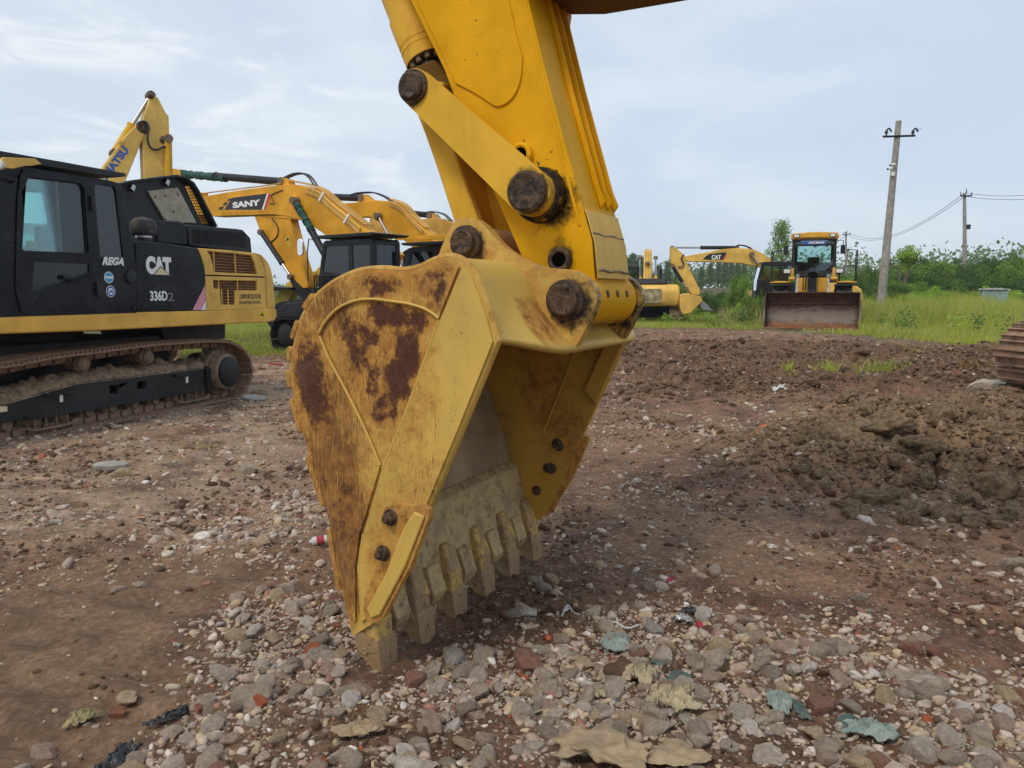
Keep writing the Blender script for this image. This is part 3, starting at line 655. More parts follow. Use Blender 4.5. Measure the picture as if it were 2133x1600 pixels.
# caked earth along the frame
def heap(name, par, x0, x1, y0, y1, zf, amp, mat, nx=90, ny=10, seed=1):
    xs = np.linspace(x0, x1, nx); ys = np.linspace(y0, y1, ny); X, Y = np.meshgrid(xs, ys)
    e = np.sin(np.pi * (Y - y0) / (y1 - y0)) ** .5
    Z = np.vectorize(zf)(X) + e * amp * (.4 + 1.2 * fbm(X * 3.1, Y * 3.1, 3, seed)) + e * .10 * amp / .1 * (fbm(X * 14, Y * 14, 4, seed + 3) - .4)
    co = np.stack([X, Y, Z], -1).reshape(-1, 3); i = np.arange(nx * ny).reshape(ny, nx)
    f = np.stack([i[:-1, :-1], i[:-1, 1:], i[1:, 1:], i[1:, :-1]], -1).reshape(-1, 4)
    return np_mesh(name, co, f, 4, mat, par, smooth=True)
tpx = [p for p in fr[2:8]]
def topz(x):
    for a, b in zip(tpx, tpx[1:]):
        if a[0] <= x <= b[0]: return a[1] + (b[1] - a[1]) * (x - a[0]) / (b[0] - a[0]) - .02
    return tpx[-1][1] - .02 if x > tpx[-1][0] else tpx[0][1] - .02
heap('caked_earth', C.e, -.5, 3.45, .125, .56, topz, .13, M['dirt'], 150, 14)
# --- rollers, drive
for px, py in ((178, 757), (312, 744)):
    x, z = C.L(px, py, .1); bm = bmesh.new(); add_lathe(bm, (x, .10, z), (0, 1, 0), [(0, .07), (.01, .085), (.05, .088), (.06, .105), (.12, .105), (.13, .085), (.4, .08)], 24); add_lathe(bm, (x, .10, z), (0, -1, 0), [(0, .06), (.008, .055)], 20)
    obj('carrier_roller', bm, M['roller'], C, .004)
x, z = C.L(478, 774, .0); dx, dz = x - .02, z
bm = bmesh.new(); add_lathe(bm, (dx, .0, dz), (0, 1, 0), [(0, .24), (.02, .27), (.14, .30), (.16, .34), (.3, .34), (.32, .27), (.6, .27)], 36)
for k in range(22):
    a = 2 * math.pi * k / 22; add_prism(bm, [(dx + math.cos(a + s) * r, dz + math.sin(a + s) * r) for s, r in ((-.09, .33), (-.04, .385), (.04, .385), (.09, .33))], .25, .32)
dr = obj('drive_sprocket', bm, M['roller'], C, .003)
lathe('drive_cap', dr, (dx, .0, dz), (0, -1, 0), [(0, .225), (.03, .225), (.05, .19), (.055, .0)], M['mblack'], 32)
bm = bmesh.new(); add_lathe(bm, (-.42, .15, .42), (0, 1, 0), [(0, .1), (.04, .32), (.3, .32), (.34, .1)], 32); obj('idler', bm, M['roller'], C)
for i in range(9):
    xx = .15 + i * .36; bm = bmesh.new(); add_lathe(bm, (xx, .17, .175), (0, 1, 0), [(0, .05), (.01, .06), (.04, .06), (.05, .105), (.09, .115), (.11, .09), (.2, .09)], 20); add_box(bm, (xx, .19, .225), (.13, .05, .06))
    obj('track_roller', bm, M['roller'], C, .004)
for x0 in (.45, 2.75):
    bm = bmesh.new()
    for k in range(4): add_box(bm, (x0 + k * .14, .14, .18), (.02, .02, .20))
    add_tube(bm, [(x0 - .12, .13, .12), (x0 + .0, .13, .085), (x0 + .42, .13, .085), (x0 + .56, .13, .13)], .018, 6); obj('track_guide', bm, M['roller'], C, .003)
# --- car body and underside
prism('car_body', C, [(.2, .45), (.5, 1.02), (2.9, 1.02), (3.1, .75), (3.1, .45)], .62, 2.55, M['mblack'], .02)
lathe('slew_ring', C, (1.5, 1.6, .98), (0, 0, 1), [(0, .75), (.2, .75)], M['mblack'], 40)
prism('belly_tank', C, cl_([(330, 677), (470, 672), (470, 706), (346, 712)], .75), .75, 1.9, M['mblack'], .02)
# --- deck
deck = [(-.55, C.L(0, 657)[1]), (-.6, C.L(0, 690)[1])] + cl_([(0, 696), (200, 689), (400, 679), (560, 671), (572, 668), (577, 660), (577, 646), (572, 641), (565, 642), (430, 647), (200, 652)], 0)
dk = prism('deck_skirt', C, deck, .0, 3.05, M['catY'], .018)
# --- engine bay core and door panels
core = cl_([(286, 508), (413, 520), (545, 534), (560, 560), (566, 640), (286, 648)], .04)
bm = bmesh.new(); add_prism(bm, core, .045, 2.95); obj('engine_bay', bm, M['mblack'], C, .02)
blk = cl_([(284, 504), (300, 502), (350, 508), (412, 517), (419, 535), (425, 556), (428, 580), (429, 646), (284, 650)], .0)
bp_ = prism('side_panel', C, blk, .0, .044, M['black'], .010)
# soft bulge across the black panel
bm = bmesh.new(); add_tube(bm, [(x, .002, z) for x, z in C.LL([(296, 646), (302, 610), (318, 590), (345, 578), (385, 574), (426, 573)], 0)], .007, 6); obj('panel_crease', bm, M['black'], bp_)
UP = [(413, 517), (470, 521), (530, 527), (541, 535), (549, 555), (552, 576), (428, 572), (425, 550), (419, 533)]
UPH = [(432, 523), (480, 527), (524, 532), (531, 549), (536, 571), (446, 567), (443, 550), (438, 533)]
LO = [(428, 575), (552, 579), (555, 643), (430, 647)]
LOH = [(444, 584), (535, 585), (536, 605), (490, 605), (490, 635), (460, 634), (458, 602), (445, 601)]
ed = prism('engine_door', C, cl_(UP), .0, .04, M['catYc'], .006, [cl_(UPH)])
ld = prism('engine_door', C, cl_(LO), .0, .04, M['catYc'], .006, [cl_(LOH)])
CWT = [(530, 526), (545, 530), (558, 545), (565, 560), (569, 578), (571, 600), (575, 641), (557, 643), (554, 577), (551, 555), (543, 535)]
prism('counterweight', C, cl_(CWT), .0, 3.0, M['catYc'], .02)
def slats(par, hole, n, y0):
    xs = [p[0] for p in hole]; zs = [p[1] for p in hole]; x0, x1, z0, z1 = min(xs), max(xs), min(zs), max(zs); bm = bmesh.new()
    for i in range(n):
        z = z0 + (z1 - z0) * (i + .5) / n; add_box(bm, ((x0 + x1) / 2, y0 + .022, z), (x1 - x0 + .02, .045, .010), rotm('X', -38))
    obj('louvre', bm, M['grille'], par, 0)
    bm = bmesh.new()
    for f in (.13, .55): add_box(bm, (x0 + (x1 - x0) * f, y0 + .004, (z0 + z1) / 2), (.016, .02, z1 - z0 + .01))
    obj('louvre_divider', bm, M['catYc'], par, 0)
slats(ed, cl_(UPH), 7, .016); slats(ld, cl_([(444, 584), (535, 585), (536, 605), (445, 601)]), 4, .016); slats(ld, cl_([(459, 603), (490, 605), (490, 635), (460, 634)]), 5, .016)
prism('door_latch', ld, cl_([(436, 605), (451, 605), (451, 622), (437, 622)]), -.006, .0, M['catYc'], .003)
prism('door_latch', ld, cl_([(439, 608), (448, 608), (448, 618), (440, 618)]), -.014, -.0062, M['catYc'], .004)
# --- lettering
def txt(par, s, box_px, mat, bold=.02, y=-.0015, shear=0., nm='lettering'):
    (x0, z0), (x1, z1) = C.L(box_px[0], box_px[1], y), C.L(box_px[2], box_px[3], y); return text(nm, par, s, x0, x1, z0, z1, y, mat, bold, .0015, shear)
txt(bp_, 'CAT', (305, 571, 356, 536), M['white'], .075)
prism('triangle_mark', bp_, cl_([(318, 574), (334, 554), (357, 575)]), -.0032, -.0020, M['blackdecal'], 0)
prism('triangle_mark', bp_, cl_([(322, 572), (334, 557), (353, 573)]), -.0048, -.0034, M['cream'], 0)
txt(bp_, '336D', (313, 627, 348, 606), M['white'], .03, -.003); txt(bp_, '2', (350, 627, 361, 610), M['grey'], .0, -.003)
prism('decal_stripe', bp_, cl_([(401, 646), (417, 646), (428, 622), (427, 594)]), -.0030, -.0010, M['pinkdecal'], 0)
prism('decal_stripe', bp_, cl_([(418, 646), (428.5, 646), (428.5, 624)]), -.0030, -.0010, M['white'], 0)
bm = bmesh.new()
for i in range(7):
    for j in range(3):
        x, z = C.L(323 + i * 6.6, 592 + j * 5.5); add_box(bm, (x, -.002, z), (.045, .004, .022))
obj('vent_slots', bm, M['blackdecal'], bp_, 0)
txt(ld, '上岡本町目3番地', (498, 623, 543, 612), M['blackdecal'], .01); txt(ld, 'TEL.(0773)32-1331(代)', (498, 635, 542, 626), M['blackdecal'], .02)
prism('warning_decal', dk, cl_([(539, 650), (556, 649), (556, 660), (539, 661)]), -.002, -.0005, M['lemon'], 0)
prism('warning_decal', dk, cl_([(542, 658), (546, 651), (550, 658)]), -.0034, -.0022, M['blackdecal'], 0)
# --- black hoods and air intake on top
prism('engine_hood', C, C.LL([(326, 462), (332, 459), (372, 460), (384, 465), (391, 474), (395, 512), (326, 506)], .35), .35, 1.35, M['black'], .02)
hd = prism('radiator_hood', C, C.LL([(390, 470), (400, 469), (495, 477), (506, 479), (522, 496), (525, 528), (395, 512)], .33), .33, 1.45, M['mblack'], .012)
bm = bmesh.new()
for i in range(26):
    a = C.L(403 + i * 4.3, 478 + i * .30, .32); b = C.L(405 + i * 4.3, 506 + i * .42, .32); add_box(bm, ((a[0] + b[0]) / 2, .325, (a[1] + b[1]) / 2), (.014, .008, a[1] - b[1]))
obj('vent_ribs', bm, M['mblack'], hd, 0)
x, z = C.L(303, 505, .34); s = C.L(303, 452, .34)[1] - z; k = s / 53
pc = lathe('air_intake', C, (x, .36, z - .05), (0, 0, 1), [(0, .10), (.05 + 14 * k, .10), (.05 + 14 * k, .12), (.05 + 16 * k, .155), (.05 + 20 * k, .165), (.05 + 36 * k, .165), (.05 + 44 * k, .150), (.05 + 50 * k, .10), (.05 + 53 * k, .02)], M['rubber'], 36)
lathe('clamp_band', pc, (x, .36, z + 9 * k), (0, 0, 1), [(0, .101), (.001, .106), (.03, .106), (.031, .101)], M['chrome'], 32)
# --- raised engine hood with its mesh side and insulation
HO = [(252, 381), (272, 376), (340, 367), (366, 364), (386, 369), (402, 380), (412, 396), (451, 472), (440, 500), (300, 500), (262, 460)]
MH = [(386, 388), (401, 387), (438, 466), (421, 466)]
ho = prism('raised_hood', C, C.LL(HO, 1.0), 1.0, 1.06, M['mblack'], .01, [C.LL(MH, 1.0)])
prism('hood_flange', ho, C.LL([(252, 381), (272, 376), (340, 367), (366, 364), (386, 369), (402, 380), (412, 396), (451, 472), (447, 473), (408, 398), (399, 384), (385, 373), (366, 369), (340, 371), (272, 380), (252, 385)], .93), .90, 1.0, M['mblack'], .004)
prism('insulation', ho, C.LL([(307, 398), (340, 394), (370, 391), (409, 465), (345, 462)], .975), .965, .999, M['insul'], .006)
bm = bmesh.new()
for bx, by in ((324, 410), (345, 408), (371, 405), (362, 441), (345, 458)):
    x, z = C.L(bx, by, .96); add_cyl(bm, (x, .965, z), (x, .953, z), .022, .015, 12)
obj('insulation_clips', bm, M['roller'], ho, 0)
for bx, by in ((276, 391), (348, 380)):
    x, z = C.L(bx, by, .96); box('hood_latch', ho, (x, .97, z), (.07, .06, .09), M['chrome'], rotm('Y', 30), .006)
bm = bmesh.new(); a, b, c, d = [Vector(C.L(*q, 1.03)) for q in MH]
for i in range(1, 13):
    p = a.lerp(d, i / 13); q = b.lerp(c, i / 13); add_cyl(bm, (p.x, 1.03, p.y), (q.x, 1.03, q.y), .006, None, 5)
for i in range(1, 4):
    p = a.lerp(b, i / 4); q = d.lerp(c, i / 4); add_cyl(bm, (p.x, 1.03, p.y), (q.x, 1.03, q.y), .006, None, 5)
obj('wire_mesh', bm, M['mblack'], ho, 0)
# --- cab
CO = [(-8, 362), (5, 351), (40, 345), (232, 377), (245, 381), (253, 396), (264, 440), (279, 525), (284, 560), (284, 652), (-12, 662), (-22, 560)]
W1 = [(60, 371), (102, 376), (160, 383), (168, 388), (172, 398), (181, 522), (177, 527), (50, 522), (46, 517), (54, 384)]
W2 = [(200, 384), (236, 389), (241, 396), (258, 538), (254, 549), (216, 555), (210, 548), (197, 390)]
LG = [(69, 545), (183, 550), (184, 576), (120, 592), (64, 612)]
cb_ = prism('cab', C, cl_(CO), .0, .05, M['black'], .010, [cl_(W1), cl_(W2)])
prism('cab_side', cb_, [(x, z) for x, z in cl_(CO)], 1.08, 1.12, M['black'], .008, [[(p[0] * 1.0, p[1]) for p in cl_([(40, 374), (235, 395), (256, 530), (30, 525)])]])
cw = cl_(CO)
prism('cab_floor', cb_, [(cw[-2][0], cw[-2][1]), (cw[-3][0], cw[-3][1]), (cw[-4][0], 1.75), (cw[-1][0], 1.70)], .05, 1.08, M['mblack'], .006)
prism('cab_back', cb_, [cw[5], (cw[5][0] - .05, cw[5][1]), (cw[8][0] - .05, 1.70), (cw[8][0], 1.70)], .05, .09, M['black'], .006)
prism('cab_back', cb_, [cw[5], (cw[5][0] - .05, cw[5][1]), (cw[8][0] - .05, 1.70), (cw[8][0], 1.70)], 1.04, 1.08, M['black'], .006)
prism('cab_roof', cb_, [cw[1], cw[3], cw[4], (cw[4][0], cw[4][1] - .07), (cw[1][0], cw[1][1] - .07)], .05, 1.08, M['black'], .006)
prism('cab_post', cb_, [cw[0], (cw[0][0] + .07, cw[0][1]), (cw[-1][0] + .07, 1.7), (cw[-1][0], 1.7)], .05, .11, M['black'], .006)
prism('window', cb_, [(x, z) for x, z in cl_([(58, 369), (170, 384), (183, 529), (44, 524)])], .018, .024, M['glassT'], 0)
prism('window', cb_, cl_([(195, 382), (243, 390), (260, 551), (208, 556)]), .018, .024, M['glassT'], 0)
prism('window', cb_, cl_([(30, 372), (238, 394), (258, 532), (25, 527)]), 1.095, 1.101, M['glassT'], 0)
prism('lower_window', cb_, cl_(LG), -.003, -.0005, M['blackglass'], 0)
DO = [(47, 353), (185, 373), (190, 390), (197, 556), (210, 564), (150, 586), (90, 612), (60, 650), (42, 652), (30, 600), (34, 420), (40, 364)]
dor = prism('door', cb_, cl_(DO), -.018, -.0005, M['black'], .008, [cl_([(x - (2 if x < 110 else -2), y - (2 if y < 450 else -2)) for x, y in W1]), cl_(LG)])
bm = bmesh.new(); add_tube(bm, [(x, -.016, z) for x, z in cl_([(46, 650), (62, 630), (95, 602), (150, 582), (205, 562), (250, 552)])], .012, 6); obj('door_trim', bm, M['black'], dor)
bm = bmesh.new(); x, z = C.L(129, 378); x2, z2 = C.L(122, 523); add_box(bm, ((x + x2) / 2, .03, (z + z2) / 2), (.03, .02, z - z2), None); obj('window_bar', bm, M['grey'], cb_, 0)
box('hinge', dor, (*C.L(188, 425)[:1], -.035, C.L(188, 425)[1]), (.05, .04, .17), M['mblack'])
box('door_handle', dor, (C.L(135, 578)[0], -.04, C.L(135, 578)[1]), (.12, .04, .05), M['mblack'], None, .012)
box('hinge', cb_, (C.L(204, 602)[0], -.02, C.L(204, 602)[1]), (.09, .04, .17), M['mblack'])
lathe('filler_cap', cb_, (C.L(271, 577)[0], -.001, C.L(271, 577)[1]), (0, -1, 0), [(0, .085), (.025, .08), (.03, .06), (.03, .0)], M['mblack'], 28)
lathe('round_cap', cb_, (C.L(278, 641)[0], -.001, C.L(278, 641)[1]), (0, -1, 0), [(0, .03), (.02, .025)], M['mblack'], 18)
x, z = C.L(226.5, 578); lathe('blue_sticker', cb_, (x, -.001, z), (0, -1, 0), [(0, .070), (.001, .070)], M['white'], 32); lathe('blue_sticker', cb_, (x, -.003, z), (0, -1, 0), [(0, .060), (.001, .060)], plain('sky_blue', (.05, .35, .62), .5), 32)
box('sticker_band', cb_, (x, -.0055, z), (.12, .001, .025), M['white'], None, 0)
x, z = C.L(230.5, 607); lathe('badge', cb_, (x, -.001, z), (0, -1, 0), [(0, .070), (.001, .070)], M['white'], 32); lathe('badge', cb_, (x, -.003, z), (0, -1, 0), [(0, .062), (.001, .062)], M['bluedecal'], 32); lathe('badge', cb_, (x, -.005, z), (0, -1, 0), [(0, .042), (.001, .042)], M['white'], 32)
bm = bmesh.new()
for a in range(10):
    t = a * .628; add_box(bm, (x + math.cos(t) * .052, -.0062, z + math.sin(t) * .052), (.013, .001, .010))
add_prism(bm, [(x - .036, z - .016), (x - .012, z + .018), (x, z), (x + .014, z + .024), (x + .036, z - .016)], -.0075, -.0062); obj('badge', bm, M['bluedecal'], cb_)
txt(cb_, 'REGA', (213, 552, 257, 537), M['white'], .05, shear=.35)
# seat and console seen through the glass
prism('seat', cb_, cl_([(118, 470), (150, 468), (168, 545), (130, 550), (92, 548), (92, 535), (122, 532)], .4), .3, .78, M['seat'], .05)
prism('console', cb_, cl_([(150, 490), (182, 492), (188, 545), (150, 545)], .2), .12, .3, M['seat'], .02)
prism('manual', cb_, cl_([(57, 502), (80, 503), (80, 518), (57, 517)], .5), .5, .52, M['lemon'], 0)
# roof guard, lamp
rg = [(-.35, C.L(0, 313)[1] + .02)] + cl_([(0, 314), (130, 337), (262, 361), (263, 368), (240, 370), (130, 352), (0, 329)], -.06) + [(-.35, C.L(0, 329)[1] + .02)]
prism('roof_guard', C, rg, -.06, 1.18, M['mblack'], .006)
br = prism('lamp_bracket', C, C.LL([(0, 328), (66, 331), (80, 342), (60, 346), (45, 346), (20, 352), (0, 349), (-8, 340)], -.05), -.10, -.005, M['catYc'], .004)
lathe('work_lamp', br, (C.L(2, 344, -.1)[0], -.09, C.L(2, 344, -.1)[1]), (-.9, -.4, 0), [(0, .05), (.06, .06), (.07, .05)], M['lamp'], 20)
bm = bmesh.new(); x, z = C.L(23, 380); add_tube(bm, [(x, -.01, z), (x - .02, -.06, z + .02), (x - .1, -.07, z + .02)], .012, 6); obj('mirror_bracket', bm, M['mblack'], cb_)
# boom and arm run forward, out of the frame
prism('boom', C, [(.5, 1.3), (.55, 1.75), (-1.6, 4.2), (-2.6, 4.5), (-6.3, 3.5), (-6.3, 3.1), (-2.6, 3.75), (-1.9, 3.5), (-.1, 1.25)], 1.45, 1.95, M['catY'], .015)
prism('arm', C, [(-6.6, 4.0), (-5.9, 3.6), (-4.6, .9), (-4.8, .7), (-6.5, 2.9)], 1.5, 1.9, M['catY'], .015)
prism('digging_bucket', C, [(-4.9, 1.0), (-4.4, .9), (-3.9, .2), (-4.3, .0), (-5.1, .05), (-5.3, .5)], 1.1, 2.3, M['mblack'], .015)
# ================================================================== the other machines
MESH = {}
def belt_mesh(key, x0, x1, h, w, mat):
    """whole track belt as one mesh: racetrack with shoes"""
    if key in MESH: return MESH[key]
    r = h / 2; pts = [(x0 + r, h)] + [(x0 + (x1 - x0) * t, h - (.03 if .2 < t < .8 else .01)) for t in (.3, .5, .7)] + circ((x1 - r, r), r, 8, 90, -90 + 0)[0:0]
    pts = [(x0 + r, h), (x1 - r, h)] + [(x1 - r + r * math.sin(R(a)), r + r * math.cos(R(a))) for a in (30, 60, 90, 120, 150)] + [(x1 - r, 0.02), (x0 + r, .02)] + [(x0 + r - r * math.sin(R(a)), r - r * math.cos(R(a))) for a in (30, 60, 90, 120, 150)]
    bm = bmesh.new(); ev = path_even(pts, .19)
    for p, d in ev:
        rot = Matrix(((d.x, 0, -d.y), (0, 1, 0), (d.y, 0, d.x)))
        def P(a, b): return (p.x + d.x * a - d.y * b, w / 2, p.y + d.y * a + d.x * b)
        add_box(bm, P(0, -.01), (.175, w, .024), rot)
        for g in (-.06, .06): add_box(bm, P(g, .022), (.020, w, .042), rot)
    c = [(p.x + d.y * .06, w / 2, p.y - d.x * .06) for p, d in ev]; add_tube(bm, c + c[:1], .055, 6, 0, 0)
    me = bpy.data.meshes.new('track'); bmesh.ops.recalc_face_normals(bm, faces=bm.faces[:]); bm.to_mesh(me); bm.free(); me.set_sharp_from_angle(angle=R(30)); me.materials.append(mat); MESH[key] = me; return me
def dup_part(me, name, par, loc=(0, 0, 0)):
    o = bpy.data.objects.new(name, me); COL.objects.link(o); o.parent = par.e if isinstance(par, Rig) else par; o.location = loc; return o
def undercarriage(G, tx=0., trk='trackd', L=5.0, frame='mblack'):
    key = (trk, L); x0, x1 = -L / 2, L / 2
    for y in (-1.62, 1.02):
        o = dup_part(belt_mesh(key, x0, x1, .93, .6, M[trk]), 'track', G, (tx, y, 0))
        prism('track_frame', o, [(x0 + .55, .32), (x0 + .75, .60), (x1 - .8, .60), (x1 - .6, .32)], .08 if y < 0 else .1, .5, M[frame], .02)
        bm = bmesh.new(); add_lathe(bm, (x0 + .5, .06, .46), (0, 1, 0), [(0, .2), (.06, .33), (.42, .33), (.48, .2)], 24); obj('idler', bm, M[frame], o)
        bm = bmesh.new(); add_lathe(bm, (x1 - .5, .03, .46), (0, 1, 0), [(0, .22), (.1, .28), (.12, .36), (.42, .36), (.5, .22)], 24); obj('sprocket', bm, M[frame], o)
    prism('car_body', G, [(tx - .9, .45), (tx - .6, .98), (tx + .6, .98), (tx + .9, .45)], -1.1, 1.1, M[frame], .03)
    lathe('slew_ring', G, (0, 0, .92), (0, 0, 1), [(0, .65), (.16, .65)], M[frame], 32)
def cab_part(G, x0, x1, y0, y1, z0, z1, mat, gl='glassT', guard=True, inner='mblack'):
    """cab with glazed openings on every side"""
    w = x1 - x0
    so = [(x0 - .05, z0), (x0, z0 + .9), (x0 + .18, z1 - .05), (x0 + .28, z1), (x1 - .06, z1), (x1, z1 - .08), (x1, z0)]
    h1 = [(x0 + .13, z0 + .95), (x0 + .30, z1 - .16), (x0 + w * .56, z1 - .16), (x0 + w * .56, z0 + .85)]; h2 = [(x0 + w * .63, z0 + .85), (x0 + w * .63, z1 - .16), (x1 - .12, z1 - .16), (x1 - .12, z0 + .85)]
    c = prism('cab', G, so, y0, y0 + .06, mat, .015, [h1, h2]); prism('cab_side', c, so, y1 - .06, y1, mat, .015, [h1, h2])
    prism('cab_roof', c, [(x0 + .2, z1 - .06), (x0 + .28, z1 - .002), (x1 - .06, z1 - .002), (x1 - .02, z1 - .06)], y0 + .06, y1 - .06, mat, .01)
    bm = bmesh.new(); add_box(bm, (x1 - .03, (y0 + y1) / 2, z0 + .44), (.06, y1 - y0 - .12, .88)); add_box(bm, (x1 - .03, (y0 + y1) / 2, z1 - .10), (.06, y1 - y0 - .12, .1))
    for yy in (y0 + .1, y1 - .1): add_box(bm, (x1 - .031, yy, (z0 + z1) / 2 + .3), (.06, .09, z1 - z0 - .9))
    obj('cab_back', bm, mat, c, .01)
    bm = bmesh.new(); add_box(bm, (x0 + .0, (y0 + y1) / 2, z0 + .25), (.05, y1 - y0 - .12, .5)); add_box(bm, ((x0 + x1) / 2, (y0 + y1) / 2, z0 + .03), (w - .1, y1 - y0 - .13, .05)); obj('cab_floor', bm, M[inner], c, .01)
    for h in (h1, h2):
        for yy in (y0 + .025, y1 - .035): prism('window', c, h, yy, yy + .006, M[gl], 0)
    box('window', c, (x1 - .03, (y0 + y1) / 2, z0 + 1.3), (.008, y1 - y0 - .26, z1 - z0 - 1.05), M[gl], None, 0)
    bm = bmesh.new(); q = [(x0 + .005, z0 + .5), (x0 + .02, z0 + .9), (x0 + .19, z1 - .08)]
    for a, b in zip(q, q[1:]): vs = [bm.verts.new((a[0], y0 + .06, a[1])), bm.verts.new((b[0], y0 + .06, b[1])), bm.verts.new((b[0], y1 - .06, b[1])), bm.verts.new((a[0], y1 - .06, a[1]))]; face(bm, vs)
    obj('windshield', bm, M[gl], c)
    prism('seat', c, [(x0 + .6, z0 + .35), (x0 + .6, z0 + .6), (x0 + 1.0, z0 + .6), (x0 + 1.05, z0 + 1.35), (x0 + 1.25, z0 + 1.35), (x0 + 1.25, z0 + .35)], (y0 + y1) / 2 - .25, (y0 + y1) / 2 + .25, M['seat'], .05)
    if guard: prism('roof_guard', c, [(x0 - .05, z1 + .10), (x0 + .05, z1 + .13), (x1 + .12, z1 + .13), (x1 + .25, z1 + .10), (x1 + .1, z1 + .05), (x0 + .05, z1 + .05)], y0 - .12, y1 + .12, M['mblack'], .01)
    return c
def upper(G, body, cabm, cw=None, ux=0., guard=True, gl='glassT', top='mblack'):
    cw = cw or body
    prism('deck', G, [(-1.55 + ux, 1.05), (-1.55 + ux, 1.22), (1.9 + ux, 1.22), (1.9 + ux, 1.05)], -1.42, 1.42, M[body], .03)
    prism('counterweight', G, [(1.88 + ux, 1.02), (1.88 + ux, 2.0), (2.5 + ux, 2.0), (2.85 + ux, 1.75), (2.9 + ux, 1.3), (2.75 + ux, 1.02)], -1.45, 1.45, M[cw], .09)
    eb = prism('engine_cover', G, [(.45 + ux, 1.22), (.45 + ux, 2.05), (1.9 + ux, 2.05), (1.9 + ux, 1.22)], -1.40, 1.40, M[body], .05)
    prism('hood', eb, [(.8 + ux, 2.05), (.85 + ux, 2.32), (1.85 + ux, 2.32), (1.95 + ux, 2.05)], -.9, .9, M[top], .05)
    lathe('exhaust', G, (1.5 + ux, .6, 2.25), (0, 0, 1), [(0, .07), (.5, .07), (.52, .05)], M['mblack'], 16)
    prism('side_box', G, [(-1.5 + ux, 1.22), (-1.5 + ux, 1.7), (.44 + ux, 1.95), (.44 + ux, 1.22)], .55, 1.38, M[body], .04)
    bm = bmesh.new()
    for yy in (1.36,):
        add_tube(bm, [(-1.4 + ux, yy, 1.7), (-1.4 + ux, yy, 2.3), (.3 + ux, yy, 2.5), (.4 + ux, yy, 1.95)], .02, 6, 0, 0)
    obj('handrail', bm, M['mblack'], G)
    return cab_part(G, -1.62 + ux, .38 + ux, -1.40, -.42, 1.23, 2.98, M[cabm], gl, guard)
def hyd(par, a, b, f, r, y, bmat='mblack', name='cylinder'):
    """cylinder from a (barrel foot) to b (rod eye), f = share of the barrel"""
    a = Vector((a[0], y, a[1])); b = Vector((b[0], y, b[1])); m = a.lerp(b, f); d = b - a
    o = lathe(name, par, a, d, [(0, r * .8), (.02, r), (d.length * f - .05, r), (d.length * f - .05, r * 1.15), (d.length * f, r * 1.15)], M[bmat], 18)
    lathe('piston_rod', o, m, d, [(-.02, r * .5), (d.length * (1 - f), r * .5)], M['chrome'], 14)
    bm = bmesh.new(); add_cyl(bm, b - Vector((0, r * 1.2, 0)), b + Vector((0, r * 1.2, 0)), r * 1.1, None, 16); obj('pin', bm, M['roller'], o); bm = bmesh.new(); add_cyl(bm, a - Vector((0, r * 1.2, 0)), a + Vector((0, r * 1.2, 0)), r * 1.1, None, 16); obj('pin', bm, M['roller'], o)
    return o
def hoses(par, pts3, n, dy, r, mat):
    for k in range(n): tube('hydraulic_line', par, [(x, y + k * dy, z) for x, y, z in pts3], r, mat, 6, 6)

# ---------------------------------------------------------------- orange-yellow excavator (first of the row)
S = Rig('excavator', (-2.97, 20.76, 0), (.82, -.57), 'ochre yellow excavator with black cab and green-wrapped cylinder behind the black one', 'excavator', 'parked excavators')
undercarriage(S, -.95, 'trackd', 5.0); upper(S, 'sany', 'black', ux=.0, gl='glassT')
o1 = -.22
BOOM = [(392, 432), (398, 420), (425, 409), (487, 398), (560, 388), (599, 384), (620, 385), (641, 390), (669, 402), (692, 424), (716, 443), (760, 480), (820, 530), (800, 560), (750, 540), (700, 505), (668, 483), (644, 467), (628, 460), (602, 452), (568, 447), (500, 449), (444, 451), (405, 446)]
bo = prism('boom', S, S.LL(BOOM, o1), o1, o1 + .45, M['sany'], .02)
pq = S.LL([(446, 428), (462, 412), (545, 402), (560, 408), (563, 441), (460, 445)], o1)
prism('boom_plate', bo, pq, o1 - .008, o1 - .0005, M['sany'], .003)
def dec(par, G, off, pts, mat, d=.0032, name='decal'): return prism(name, par, G.LL(pts, off), off - d, off - d + .0012, mat, 0)
dec(bo, S, o1 - .008, [(467, 437), (484, 412), (557, 403), (546, 437)], M['blackdecal'])
dec(bo, S, o1 - .008, [(548, 437), (559, 403), (564, 405), (554, 437)], M['reddecal'])
dec(bo, S, o1 - .008, [(545.5, 437), (556.5, 403), (559.5, 403), (549, 437)], M['white'], .0045)
for q in ([(455, 437), (458, 431), (467, 430), (464, 437)], [(463, 428), (467, 422), (475, 421), (471, 428)], [(473, 419), (477, 414), (483, 413), (480, 418)]): dec(bo, S, o1 - .008, q, M['blackdecal'])
(x0, z0), (x1, z1) = S.L(485, 434, o1 - .013), S.L(542, 415, o1 - .013); text('lettering', bo, 'SANY', x0, x1, z0, z1, o1 - .0125, M['white'], .05, .002)
cyo = hyd(bo, S.L(592, 379, o1 + .2), S.L(366, 360, o1 + .2), .60, .115, o1 + .2)
bm = bmesh.new(); a = Vector(S.L(375, 362, o1 + .2)); b = Vector(S.L(470, 371, o1 + .2)); n_ = 26
for i in range(n_):
    p = a.lerp(b, i / n_); q = a.lerp(b, (i + 1.1) / n_); add_cyl(bm, (p.x, o1 + .2, p.y), (q.x, o1 + .2 + random.uniform(-.01, .01), q.y), .125 + random.uniform(-.02, .015), .115 + random.uniform(-.02, .03), 12)
obj('green_wrapping', bm, M['green'], cyo, ang=25)
prism('cylinder_bracket', bo, S.LL([(576, 393), (580, 376), (590, 370), (601, 374), (604, 386)], o1 + .1), o1 + .08, o1 + .32, M['sany'], .01)
